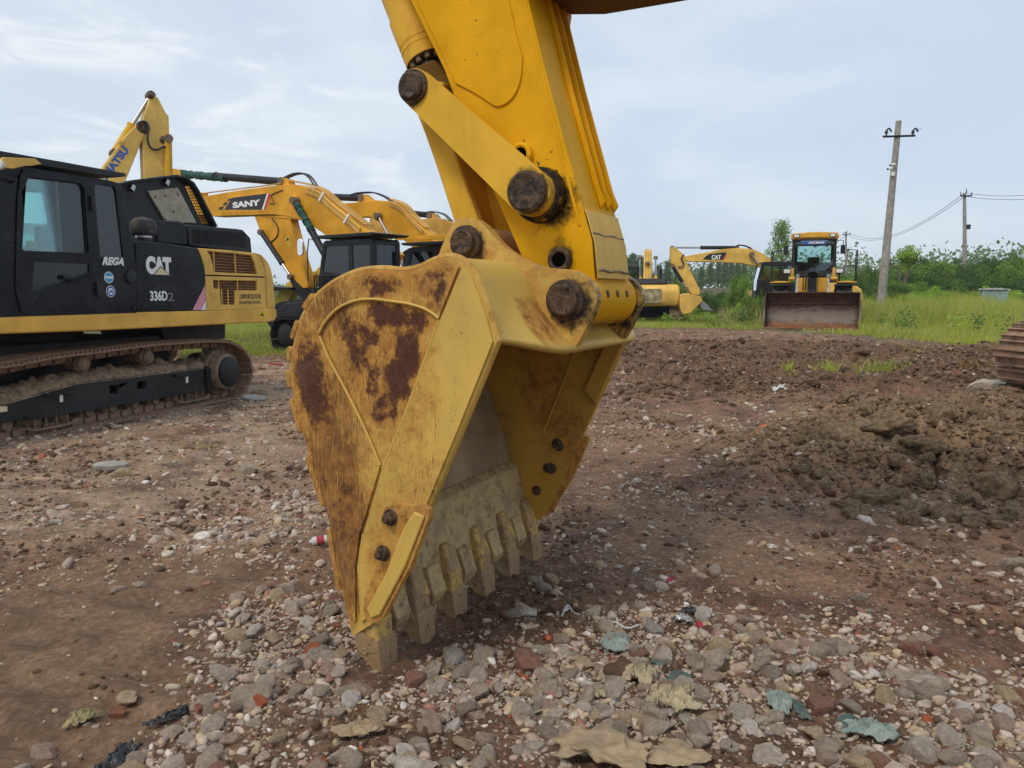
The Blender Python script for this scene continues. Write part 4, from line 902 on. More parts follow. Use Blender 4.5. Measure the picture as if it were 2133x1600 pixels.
prism('rod_bracket', bo, S.LL([(355, 352), (362, 351), (372, 358), (374, 368), (394, 420), (376, 425), (358, 365)], o1), o1 + .05, o1 + .38, M['sany'], .01)
sa = prism('arm', S, S.LL([(372, 405), (410, 400), (412, 450), (380, 600), (355, 660), (345, 655), (352, 560), (360, 440)], o1), o1 + .03, o1 + .42, M['sany'], .015)
prism('digging_bucket', S, S.LL([(340, 640), (365, 640), (400, 700), (380, 735), (340, 740), (320, 700)], o1), -.6, .6, M['mblack'], .02)
pth = [(602, 378), (640, 386), (668, 397), (692, 418), (720, 440), (760, 470)]
hoses(bo, [(x, o1 + .08, z + .03) for x, z in S.LL(pth, o1 + .08)], 4, .09, .022, M['sanyd'])
for k in range(4): tube('hydraulic_line', bo, [(x - .02 * k, o1 - .03, z) for x, z in S.LL([(a_, b_ + 3.6 * (k + .4)) for a_, b_ in [(640, 389), (668, 401), (690, 422), (716, 443), (752, 474)]], o1)], .020, M['sanyd'] if k % 2 else M['catYc'], 6, 5)
for cx_, cy_ in ((672, 410), (724, 456)): box('pipe_clamp', bo, (S.L(cx_, cy_, o1)[0], o1 - .05, S.L(cx_, cy_, o1)[1]), (.30, .03, .07), M['white'], rotm('Y', -48), .005)
hoses(bo, [(x, o1 + .1, z) for x, z in S.LL([(592, 370), (612, 362), (632, 362), (645, 372), (655, 388)], o1 + .1)], 2, .12, .028, M['hose'])
hoses(bo, [(x, o1 - .0, z + .02) for x, z in S.LL([(425, 404), (520, 392), (585, 384)], o1)], 1, .1, .02, M['sanyd'])
hoses(bo, [(x, o1 - .02, z) for x, z in S.LL([(563, 424), (572, 424), (566, 408), (580, 400), (590, 396)], o1)], 1, .1, .012, M['hose'])
lathe('boss', bo, (*S.L(614, 418, o1)[:1], o1 + .01, S.L(614, 418, o1)[1]), (0, -1, 0), [(0, .16), (.03, .15), (.1, .09), (.14, .09)], M['sany'], 24)
hb = S.LL([(613, 418), (700, 575)], -.36); cy2 = hyd(S, hb[1], hb[0], .62, .10, -.34)
bm = bmesh.new(); a = Vector(S.L(617, 424, -.34)); b = Vector(S.L(650, 482, -.34))
for i in range(16):
    p = a.lerp(b, i / 16); q = a.lerp(b, (i + 1.1) / 16); add_cyl(bm, (p.x, -.34, p.y), (q.x, -.34, q.y), .10 + random.uniform(-.02, .02), .09 + random.uniform(-.01, .03), 12)
obj('green_wrapping', bm, M['green'], cy2, ang=25); hyd(S, hb[1], hb[0], .62, .10, .36)
bm = bmesh.new(); x, z = S.L(645, 500, -1.5); add_tube(bm, [(x + .05, -1.45, z + .0), (x, -1.52, z + .04), (x - .05, -1.55, z - .3), (x - .05, -1.55, z - 1.1)], .018, 6, 0, 0); mb = obj('mirror_stalk', bm, M['mblack'], S)
x, z = S.L(627, 515, -1.56); prism('mirror', mb, circ((x, z + .12), .11, 12, 0, 180) + circ((x, z - .12), .11, 12, 180, 360), -1.60, -1.56, M['mirror'], .01)
bm = bmesh.new(); x0, z0 = S.L(655, 615, -1.45); x1, z1 = S.L(684, 574, -1.45)
for i in range(7): add_cyl(bm, (x0 + (x1 - x0) * i / 6, -1.44, z0), (x0 + (x1 - x0) * i / 6, -1.44, z1), .018, None, 6)
add_cyl(bm, (x0, -1.44, z1), (x1 + .4, -1.44, z1), .02, None, 6); obj('step_guard', bm, M['mblack'], S)
prism('step_tank', S, S.LL([(578, 668), (580, 645), (592, 632), (625, 628), (655, 625), (655, 668)], -1.3), -1.3, -.7, M['mblack'], .03)

# ---------------------------------------------------------------- second of the row
T = Rig('excavator', (-1.10, 23.62, 0), (.82, -.57), 'orange yellow excavator behind the green-wrapped one, its arm reaching down in front', 'excavator', 'parked excavators')
undercarriage(T, -.4, 'trackd', 5.0); upper(T, 'sany', 'black', ux=.0, top='mblack', gl='glassD')
o2 = -.22
bo = prism('boom', T, T.LL([(560, 432), (600, 424), (660, 426), (706, 424), (748, 421), (782, 417), (812, 419), (838, 432), (861, 458), (886, 482), (920, 520), (900, 545), (865, 520), (832, 494), (800, 468), (770, 452), (700, 452), (620, 458), (545, 452), (540, 440)], o2), o2, o2 + .45, M['sany'], .02)
hyd(bo, T.L(757, 413, o2 + .2), T.L(560, 405, o2 + .2), .55, .115, o2 + .2)
prism('cylinder_bracket', bo, T.LL([(745, 422), (748, 408), (760, 405), (770, 414), (774, 421)], o2 + .1), o2 + .08, o2 + .32, M['sany'], .01)
hoses(bo, [(x, o2 + .1, z) for x, z in T.LL([(730, 406), (745, 402), (775, 401), (800, 410), (815, 421)], o2 + .1)], 2, .14, .026, M['hose'])
for k in range(3): tube('hydraulic_line', bo, [(x, o2 - .03, z) for x, z in T.LL([(a_, b_ + 3.4 * (k + .5)) for a_, b_ in [(812, 419), (838, 432), (861, 458), (882, 478)]], o2)], .020, M['sanyd'], 6, 5)
hoses(bo, [(x, o2 + .06, z + .03) for x, z in T.LL([(812, 416), (838, 428), (861, 454), (886, 476)], o2 + .06)], 4, .09, .022, M['sanyd'])
lathe('boss', bo, (T.L(785, 449, o2)[0], o2 + .01, T.L(785, 449, o2)[1]), (0, -1, 0), [(0, .15), (.03, .14), (.1, .08), (.14, .08)], M['sanyd'], 24)
hyd(T, T.L(845, 560, -.36), T.L(786, 449, -.36), .5, .09, -.34, 'grey')
aa = prism('arm', T, T.LL([(527, 445), (600, 440), (606, 470), (622, 530), (641, 590), (640, 600), (630, 600), (604, 575), (575, 530), (540, 480)], o2), o2 + .02, o2 + .40, M['sany'], .015)
dec(aa, T, o2 + .02, [(593, 495), (601, 491), (608, 510), (600, 515)], M['lemon']); dec(aa, T, o2 + .02, [(595, 503), (599, 494), (603, 500)], M['blackdecal'], .0045)
hyd(aa, T.L(544, 484, o2 - .05), T.L(606, 577, o2 - .05), .7, .095, o2 - .04)
prism('bucket_linkage', aa, T.LL([(604, 570), (612, 573), (642, 612), (655, 640), (640, 640), (610, 605), (600, 580)], o2), o2 + .05, o2 + .3, M['mblack'], .02)
prism('bucket_linkage', aa, T.LL([(628, 600), (644, 600), (662, 640), (650, 650)], o2), o2 + .1, o2 + .34, M['mblack'], .02)
prism('digging_bucket', T, T.LL([(576, 672), (577, 650), (585, 636), (605, 628), (660, 622), (690, 640), (680, 700), (600, 705)], o2), -.65, .65, M['mblack'], .03)
hoses(aa, [(x, o2 + .0, z) for x, z in T.LL([(566, 455), (578, 472), (578, 490), (566, 503), (558, 506)], o2)], 1, .1, .022, M['hose'])
# open engine bay, seen as dark shapes under an orange rail
prism('canopy_rail', T, T.LL([(822, 500), (822, 494), (905, 490), (940, 488), (940, 497), (880, 500)], -1.5), -1.5, -1.42, M['sany'], .01)
x, z = T.L(853, 545, -1.2); bm = bmesh.new(); add_box(bm, (x, -1.15, z + .1), (.38, .3, .42)); add_cyl(bm, (x, -1.15, z + .31), (x, -1.15, z + .4), .2, .06, 12); obj('air_filter', bm, M['mblack'], T, .02)

# ---------------------------------------------------------------- third of the row
U = Rig('excavator', (.30, 27.3, 0), (.82, -.57), 'dull ochre excavator, the farthest of the row, its boom just left of the big arm', 'excavator', 'parked excavators')
undercarriage(U, -.2, 'trackd', 5.0); upper(U, 'sanyd', 'black', gl='glassD')
bo = prism('boom', U, U.LL([(780, 470), (820, 462), (866, 458), (894, 455), (925, 456), (948, 468), (990, 520), (960, 545), (925, 505), (890, 490), (830, 492), (785, 490)], -.2), -.2, .22, M['sanyd'], .02)
hyd(bo, U.L(898, 449, 0), U.L(790, 436, 0), .6, .11, 0.)
prism('cylinder_bracket', bo, U.LL([(888, 456), (892, 444), (904, 445), (912, 456)], -.1), -.1, .15, M['sanyd'], .01)
hoses(bo, [(x, -.1, z) for x, z in U.LL([(880, 444), (900, 441), (922, 446), (938, 460)], -.1)], 2, .14, .026, M['hose'])
prism('arm', U, U.LL([(770, 440), (795, 470), (790, 560), (770, 620), (760, 600), (766, 520)], -.2), -.18, .2, M['sanyd'], .015)

# ---------------------------------------------------------------- tall pale yellow excavator, boom up, behind the black one
KM = Rig('excavator', (-10.2, 16.6, 0), (.80, .60), 'pale yellow excavator with its elbow raised high behind the black cab', 'excavator', 'parked excavators')
undercarriage(KM, 0, 'track', 5.0); upper(KM, 'komY', 'mblack', ux=.0, guard=False)
ok = -.2
bo = prism('boom', KM, KM.LL([(130, 560), (195, 410), (213, 350), (262, 282), (287, 256), (297, 252), (303, 262), (300, 284), (262, 376), (225, 470), (180, 600)], ok), ok, ok + .42, M['komY'], .02)
ka = prism('arm', KM, KM.LL([(311, 199), (316, 195), (330, 203), (345, 233), (352, 242), (354, 296), (352, 300), (352, 375), (350, 470), (335, 560), (318, 560), (304, 470), (300, 370), (297, 300), (296, 260), (300, 240), (310, 212)], ok), ok + .02, ok + .36, M['komY'], .02)
hyd(KM, KM.L(238, 320, ok + .2), KM.L(313, 200, ok + .2), .5, .09, ok + .2, 'cyl')
hyd(ka, KM.L(346, 292, ok + .15), KM.L(349, 440, ok + .15), .55, .085, ok - .02, 'cyl')
for bx, by, r_ in ((314, 199, .05), (341, 291, .06), (298, 265, .10)):
    x, z = KM.L(bx, by, ok); lathe('pin', ka, (x, ok + .03, z), (0, -1, 0), [(0, r_ * 1.5), (.03, r_ * 1.4), (.05, r_), (.07, r_ * .6)], M['grease'], 18)
(x0, z0), (x1, z1) = KM.L(236, 362, ok), KM.L(270, 316, ok); dv = Vector((x1 - x0, z1 - z0)); ln = dv.length
ho2 = bpy.data.objects.new('lettering', None); 
tx_ = text('lettering', bo, 'KOMATSU', -ln * .78, ln, 0, .17, 0, M['bluedecal'], .05, .003)
tx_.location = (x0, ok - .002, z0 + .02); tx_.rotation_euler = (0, -math.atan2(dv.y, dv.x), 0)
bpy.data.objects.remove(ho2)
hoses(ka, [(x, ok - .06, z) for x, z in KM.LL([(286, 260), (297, 254), (307, 262), (306, 290), (312, 308), (325, 313), (340, 307), (350, 312)], ok)], 1, .1, .025, M['hose'])
hoses(ka, [(x, ok - .03, z) for x, z in KM.LL([(340, 296), (352, 310), (356, 328)], ok)], 2, .05, .018, M['hose'])
prism('boom_bracket', bo, KM.LL([(246, 297), (250, 293), (256, 296), (252, 306)], ok), ok - .03, ok + .1, M['komY'], .01)
prism('digging_bucket', KM, KM.LL([(310, 545), (345, 550), (365, 600), (350, 640), (310, 640), (290, 600)], ok), -.55, .55, M['mblack'], .03)

# ---------------------------------------------------------------- lemon yellow machine low behind the row
LY = Rig('excavator', (-4.6, 27.5, 0), (.9, -.43), 'lemon yellow excavator glimpsed low between the counterweight and the rusty bucket', 'excavator', 'parked excavators')
undercarriage(LY, 0, 'trackd', 4.6); upper(LY, 'lemon', 'black', guard=False)
prism('boom', LY, LY.LL([(640, 600), (660, 560), (680, 543), (705, 540), (740, 560), (760, 600), (742, 605), (712, 572), (690, 568), (668, 590)], -.2), -.2, .2, M['lemon'], .02)
prism('arm', LY, LY.LL([(568, 632), (578, 610), (606, 580), (622, 572), (645, 565), (655, 575), (630, 590), (608, 610), (595, 640), (572, 650)], -.2), -.18, .2, M['lemon'], .02)
prism('blade', LY, LY.LL([(568, 600), (585, 596), (640, 600), (640, 604), (585, 603), (568, 606)], -.2), -1.2, 1.2, M['mblack'], .01)

# ---------------------------------------------------------------- machines at the far right, on ground 0.4 m higher
ZR = .38
E1 = Rig('excavator', (at(1349, 600, 38.4).x, 38.4, .0), (-.17, -1), 'yellow excavator seen from behind with a scraped plate on its counterweight', 'excavator', 'parked excavators')
undercarriage(E1, 0, 'track', 4.6)
u1 = upper(E1, 'catYc', 'mblack', ux=-.4, guard=False)
bm = bmesh.new(); add_box(bm, (2.52, -.05, 1.5), (.02, 1.35, .66)); obj('worn_plate', bm, simple('scraped_plate', (.42, .33, .20), .7, 0, .6, 5), E1, .01)
bq = prism('boom', E1, [(-1.2, 1.3), (-1.5, 1.3), (-3.6, 3.3), (-5.0, 4.0), (-6.6, 3.5), (-6.6, 3.1), (-5.0, 3.4), (-3.6, 2.7)], -.22, .22, M['catYc'], .02)
prism('arm', E1, [(-6.4, 3.9), (-6.9, 3.6), (-6.2, .9), (-5.9, .9)], -.17, .17, M['catYc'], .02)
prism('digging_bucket', E1, [(-6.3, 1.0), (-5.8, 1.0), (-5.2, .3), (-5.8, .0), (-6.6, .2)], -.6, .6, M['mblack'], .02)
for yy in (-.42, .42): hyd(bq, (-1.3, 1.4), (-4.2, 3.55), .5, .09, yy, 'cyl')
hyd(bq, (-2.9, 3.2), (-6.4, 3.85), .6, .10, 0., 'cyl')
hoses(bq, [(-1.6, -.16, 1.6), (-3.5, -.16, 3.4), (-5.0, -.16, 4.08)], 5, .08, .025, M['catYc'])

E2 = Rig('excavator', (at(1648, 600, 35).x, 35.5, .02), (1, -.12), 'yellow excavator with a long low boom behind the wheel loader', 'excavator', 'parked excavators')
undercarriage(E2, 0, 'track', 4.6); upper(E2, 'catYc', 'mblack', guard=False)
oe = -.2
bo = prism('boom', E2, E2.LL([(1425, 534), (1459, 528), (1500, 520), (1533, 516.5), (1567, 518), (1587, 527), (1606, 540), (1618, 560), (1630, 590), (1622, 598), (1612, 578), (1598, 564), (1580, 556), (1546, 548.5), (1480, 545.5), (1432, 545), (1424, 540)], oe), oe, oe + .42, M['catYc'], .02)
dec(bo, E2, oe, [(1464, 541), (1470, 534), (1478, 529), (1514, 525.5), (1505, 542)], M['blackdecal']); dec(bo, E2, oe, [(1503, 542), (1511, 530), (1514, 530), (1507, 542)], M['reddecal'], .0045)
(x0, z0), (x1, z1) = E2.L(1482, 541, oe), E2.L(1502, 531, oe); text('lettering', bo, 'CAT', x0, x1, z0, z1, oe - .005, M['white'], .05, .002)
ar = prism('arm', E2, E2.LL([(1396, 516), (1404, 514), (1416, 523), (1426, 531), (1430, 545), (1442, 572), (1459, 606), (1456, 615), (1442, 613), (1429, 600), (1414, 572), (1399, 552), (1396, 532)], oe), oe + .03, oe + .38, M['catYc'], .015)
hyd(bo, E2.L(1535, 516, oe + .2), E2.L(1400, 516, oe + .2), .56, .085, oe + .2)
hyd(ar, E2.L(1400, 553, oe - .02), E2.L(1430, 602, oe - .02), .7, .085, oe - .03)
hyd(E2, E2.L(1606, 596, -.34), E2.L(1566, 530, -.34), .48, .10, -.33); hyd(E2, E2.L(1606, 596, -.34), E2.L(1566, 530, -.34), .48, .10, .33)
hoses(bo, [(x, oe, z) for x, z in E2.LL([(1530, 516), (1537, 511), (1552, 512), (1566, 518)], oe)], 2, .12, .03, M['hose'])
hoses(bo, [(x, oe - .03, z) for x, z in E2.LL([(1424, 530), (1419, 540), (1424, 548), (1420, 556), (1412, 556)], oe)], 1, .1, .03, M['hose'])
bk2 = prism('digging_bucket', E2, E2.LL([(1415, 614), (1430, 611), (1458, 618), (1461, 628), (1448, 640), (1438, 652), (1420, 655), (1414, 640)], oe), -.65, .65, M['catYc'], .03)
for i in range(5): prism('tooth', bk2, E2.LL([(1448, 628), (1458, 622), (1484, 648), (1462, 645)], oe), -.6 + i * .27, -.47 + i * .27, M['grey'], .01)
prism('bucket_linkage', bk2, E2.LL([(1430, 598), (1455, 608), (1462, 626), (1450, 628), (1440, 614)], oe), -.1, .1, M['roller'], .01)

RT = Rig('excavator', (9.20, 9.04, 0.30), (.995, .10), 'muddy track end of an excavator cut off by the right edge of the picture', 'excavator', 'parked excavators')
undercarriage(RT, 0, 'track', 5.0); upper(RT, 'catY', 'mblack', ux=1.6)
prism('boom', RT, [(1.3, 1.3), (1.0, 1.3), (.6, 3.6), (1.6, 5.2), (2.2, 5.1), (1.3, 3.6)], -.2, .22, M['catY'], .02)

# ---------------------------------------------------------------- wheel loader, seen from the front
gl_ = at(1689, 660, 26.2)
WL = Rig('wheel_loader', (gl_.x, 26.2, .39), (.93, -.363), 'yellow wheel loader facing the camera with its rusty brown bucket on the ground', 'wheel loader')
def WP(px, py, off): return WL.L(px, py, off)
t = NT('rusty_loader_bucket'); v = t.coord(); nz_ = t.noise(v, 2.2, 8, .7); n2_ = t.noise(t.coord((1.2, 1, 5)), 2.5, 8, .7, .4); sx_ = t.n('ShaderNodeSeparateXYZ'); t.l(v, sx_.inputs[0])
c = t.mix(t.ss(nz_, .35, .65), (.060, .026, .020), (.115, .052, .036)); c = t.mix(t.math('MULTIPLY', t.ss(t.math('SUBTRACT', n2_, t.math('ABSOLUTE', t.math('SUBTRACT', sx_.outputs[2], .42))), .12, .42), .8), c, (.24, .20, .165)); c = t.mix(t.math('MULTIPLY', t.ss(t.math('SUBTRACT', nz_, t.math('MULTIPLY', sx_.outputs[2], 1.2)), .15, .45), .8), c, (.30, .12, .045))
t.pbsdf(c, .62, .1, t.bump(n2_, .02, .5), .3); M['wlb'] = t.m; M['wlY'] = paint('loader_paint', (.78, .40, .03), .4, .2)
hw = 1.52; pr = [(-.02, .05), (.0, .015), (.55, .0), (.85, .10), (1.02, .35), (1.06, .70), (.98, 1.0), (.80, 1.22), (.72, 1.25)]
prs = spline2(pr, 3); bm = bmesh.new(); rows = []
for i in range(21):
    x = -hw + 2 * hw * i / 20; rows.append([bm.verts.new((x, y, z)) for y, z in prs])
for a, b in zip(rows, rows[1:]):
    for i in range(len(a) - 1): face(bm, (a[i], b[i], b[i + 1], a[i + 1]))
lb = obj('loader_bucket', bm, M['wlb'], WL, ang=60); m_ = lb.modifiers.new('thickness', 'SOLIDIFY'); m_.thickness = .03; m_.offset = 0
for s in (-1, 1):
    bm = bmesh.new(); x = s * (hw + .01); vs = [bm.verts.new((x, y, z)) for y, z in [(-.02, .03)] + prs[3:] + [(.3, .95)]]; face(bm, vs); sp_ = obj('side_plate', bm, M['wlb'], lb); q = sp_.modifiers.new('thickness', 'SOLIDIFY'); q.thickness = .04; q.offset = 0
    box('side_edge', lb, (s * (hw + .01), .14, .50), (.06, .05, .95), M['wlb'], rotm('X', -19), .005)
box('cutting_edge', lb, (0, -.03, .03), (2 * hw + .08, .14, .05), M['wlb'], rotm('X', -12), .006)
for i in range(6): bm = bmesh.new(); add_lathe(bm, (-1.35 + i * .54, -.05, .06), (0, -.3, 1), [(0, .035), (.03, .03), (.035, .015)], 10); obj('edge_bolt', bm, M['roller'], lb)
box('rib', lb, (0, 1.0, .86), (2 * hw - .08, .03, .025), M['wlb'], None, .006); box('rib', lb, (0, .83, 1.24), (2 * hw, .12, .05), M['wlb'], None, .01)
for s in (-1, 1):
    for y0 in (2.5, 5.4):
        bm = bmesh.new(); add_lathe(bm, (s * 1.08 - .29, y0, .78), (1, 0, 0), [(0, .45), (.02, .62), (.06, .74), (.14, .78), (.44, .78), (.52, .74), (.56, .62), (.58, .45)], 32)
        for k in range(20):
            a = 2 * math.pi * k / 20
            for sd in (-1, 1): add_box(bm, (s * 1.08 + sd * .13, y0 + math.cos(a) * .79, .78 + math.sin(a) * .79), (.26, .07, .07), Matrix.Rotation(a - math.pi / 2, 3, 'X') @ Matrix.Rotation(sd * .5, 3, 'Z'))
        ty_ = obj('tyre', bm, M['rubber'], WL, ang=30)
        lathe('rim', ty_, (s * 1.08 + s * .24, y0, .78), (s, 0, 0), [(0, .42), (.05, .40), (.0, .3), (.02, .12)], M['wlY'], 24)
    fd_ = box('fender', WL, (s * 1.15, 2.6, 1.62), (.62, 1.5, .05), M['wlY'], None, .02)
    box('step', fd_, (s * 1.1, 1.84, 1.52), (.75, .14, .07), M['mblack'], None, .02)
    bm = bmesh.new(); add_box(bm, (s * .88, 1.9, 2.02), (.30, .18, .20)); add_cyl(bm, (s * .88, 1.92, 1.65), (s * .88, 1.92, 1.95), .03, None, 8); hl_ = obj('headlight', bm, M['mblack'], WL, .03)
    box('lamp_lens', hl_, (s * .88, 1.805, 2.02), (.22, .012, .13), M['lamp'], None, .01)
    bm = bmesh.new(); add_tube(bm, [(s * 1.45, 2.2, 1.65), (s * 1.45, 2.2, 2.75), (s * 1.1, 2.2, 2.78)], .022, 6, 0, 0); add_tube(bm, [(s * 1.45, 3.2, 1.65), (s * 1.45, 3.2, 2.75), (s * 1.45, 2.2, 2.75)], .022, 6, 0, 0); add_tube(bm, [(s * 1.45, 2.2, 2.2), (s * 1.0, 2.2, 2.2)], .02, 6, 0, 0); obj('handrail', bm, M['mblack'], WL)
    # lift arm
    q = [(1.12, .45), (1.2, .6), (2.0, 1.75), (3.2, 2.0), (3.2, 1.7), (2.2, 1.45), (1.3, .3)]
    bm = bmesh.new(); x = s * .52; A = [bm.verts.new((x - .05, y, z)) for y, z in q]; B2 = [bm.verts.new((x + .05, y, z)) for y, z in q]; face(bm, A); face(bm, B2[::-1])
    for i in range(len(q)): face(bm, (A[i], A[(i + 1) % len(q)], B2[(i + 1) % len(q)], B2[i]))
    obj('lift_arm', bm, M['grey'], WL, .01)
    bm = bmesh.new(); add_box(bm, (s * .70, 1.95, 1.92), (.10, .3, .42)); add_cyl(bm, (s * .60, 1.85, 1.75), (s * .82, 1.85, 1.75), .07, None, 12); obj('arm_tower', bm, M['wlY'], WL, .02)
    q = bmesh.new(); add_cyl(q, (s * .34, 1.3, .7), (s * .36, 2.6, 1.5), .07, None, 14); obj('lift_cylinder', q, M['mblack'], WL)
box('front_frame', WL, (0, 2.7, 1.25), (.96, 1.9, .9), M['wlY'], None, .04)
box('front_panel', WL, (0, 1.74, 1.52), (.98, .04, .5), M['wlY'], None, .02)
bm = bmesh.new(); add_cyl(bm, (0, 1.05, 1.0), (0, 2.3, 1.95), .11, None, 20); add_cyl(bm, (0, 1.5, 1.85), (0, 1.75, 2.0), .17, None, 20); add_box(bm, (0, 1.55, 1.3), (.26, .2, .9)); obj('tilt_cylinder', bm, M['black'], WL, .02)
bm = bmesh.new()
for k in range(3): add_tube(bm, [(-.32 + k * .09, 1.6, 1.35), (-.30 + k * .08, 1.5, 1.8), (-.2 + k * .04, 1.7, 2.05)], .022, 6)
obj('hydraulic_hose', bm, M['hose'], WL)
# cab
fo = [(-.72, 2.05), (-.78, 2.4), (-.76, 3.22), (.76, 3.22), (.78, 2.4), (.72, 2.05), (.45, 1.86), (-.45, 1.86)]
gq = [(-.66, 2.30), (-.66, 3.10), (-.40, 3.16), (.40, 3.16), (.66, 3.10), (.66, 2.30), (.40, 2.06), (-.40, 2.06)]
cbl = prism('cab', WL, fo, 2.9, 2.96, M['mblack'], .01, [gq]); prism('windshield', cbl, gq, 2.92, 2.928, M['glassT'], 0)
prism('cab_back', cbl, fo, 4.3, 4.36, M['mblack'], .01, [[(-.6, 2.4), (-.6, 3.05), (.6, 3.05), (.6, 2.4)]])
for s in (-1, 1):
    bm = bmesh.new(); add_box(bm, (s * .745, 3.63, 2.22), (.05, 1.34, .45)); add_box(bm, (s * .745, 3.63, 3.15), (.05, 1.34, .12)); add_box(bm, (s * .745, 3.7, 2.8), (.05, .1, .8)); obj('cab_side', bm, M['mblack'], cbl, .01)
    box('window', cbl, (s * .745, 3.63, 2.77), (.008, 1.3, .66), M['glassT'], None, 0)
    bm = bmesh.new(); add_box(bm, (s * .62, 2.80, 3.34), (.22, .10, .14)); lm = obj('roof_lamp', bm, M['mblack'], WL, .02); box('lamp_lens', lm, (s * .62, 2.743, 3.34), (.17, .012, .10), M['lamp'], None, .005)
    bm = bmesh.new(); add_tube(bm, [(s * .78, 2.9, 3.15), (s * .98, 2.8, 3.15), (s * .98, 2.8, 2.75)], .015, 6, 0, 0); add_box(bm, (s * .98, 2.79, 2.82), (.16, .04, .32)); obj('mirror', bm, M['mblack'], cbl)
prism('cab_roof', cbl, [(-.80, 3.22), (-.84, 3.30), (-.80, 3.44), (-.2, 3.48), (.2, 3.48), (.80, 3.44), (.84, 3.30), (.80, 3.22), (.5, 3.22), (.42, 3.27), (-.42, 3.27), (-.5, 3.22)], 2.86, 4.45, M['wlY'], .03)
prism('sun_strip', cbl, [(-.42, 3.03), (-.42, 3.15), (.42, 3.15), (.42, 3.03)], 2.912, 2.9155, M['bluedecal'], 0)
text('lettering', cbl, 'XCMG', -.22, .34, 3.05, 3.13, 2.9105, M['white'], .04, .001)
prism('seat', cbl, [(-.22, 2.1), (-.2, 2.6), (.2, 2.6), (.22, 2.1)], 3.6, 3.8, M['seat'], .08)
bm = bmesh.new(); add_lathe(bm, (0, 3.25, 2.42), (0, -.6, 1), [(0, .2), (.015, .21), (.03, .2), (.0, .17)], 24); add_box(bm, (0, 3.2, 2.2), (.5, .2, .35)); obj('dashboard', bm, M['mblack'], cbl, .02)
bm = bmesh.new(); add_cyl(bm, (-.1, 2.895, 2.15), (.5, 2.895, 2.55), .012, None, 6); obj('wiper', bm, M['mblack'], cbl)
prism('engine_hood', WL, [(-.6, 1.2), (-.62, 2.35), (.62, 2.35), (.6, 1.2)], 4.5, 6.6, M['wlY'], .08)
box('rear_frame', WL, (0, 5.0, 1.0), (.9, 3.4, .5), M['wlY'], None, .05)
for s in (-1, 1): box('rear_fender', WL, (s * 1.12, 5.2, 1.68), (.6, 1.8, .06), M['wlY'], None, .02)
# ================================================================== terrain
def sm01(x, a, b):
    t = np.clip((x - a) / (b - a), 0, 1); return t * t * (3 - 2 * t)
def ell(x, y, cx, cy, rx, ry, soft=.5, ang=0.):
    c, s = math.cos(R(ang)), math.sin(R(ang)); dx = x - cx; dy = y - cy
    d = np.sqrt(((dx * c + dy * s) / rx) ** 2 + ((-dx * s + dy * c) / ry) ** 2); return 1 - sm01(d, 1 - soft, 1 + soft * .4)
MUD = lambda x, y: np.maximum(ell(x, y, -1.75, 2.75, .62, .9, .5), np.maximum(ell(x, y, -2.15, 3.6, .70, .9, .5), ell(x, y, -1.75, 4.15, .45, .55, .5)))
CLOD = lambda x, y: np.maximum(ell(x, y, 4.6, 7.3, 2.6, 1.75, .4, -8), ell(x, y, 5.9, 9.3, 2.4, 1.6, .5))
RIDGE = lambda x, y: sm01(y, 10.8, 12.5) * (1 - sm01(y, 19, 21.5)) * sm01(x, 1.2, 3.2) * (1 - sm01(x, 15, 18))
def grass_edge(x): return np.interp(x, [-30, -13, -11, -3.5, -2, 3, 4.5, 8, 9.8, 12, 16, 30], [19, 19, 17.5, 20.5, 24, 28, 27, 25.5, 21.8, 20.3, 19.4, 19])
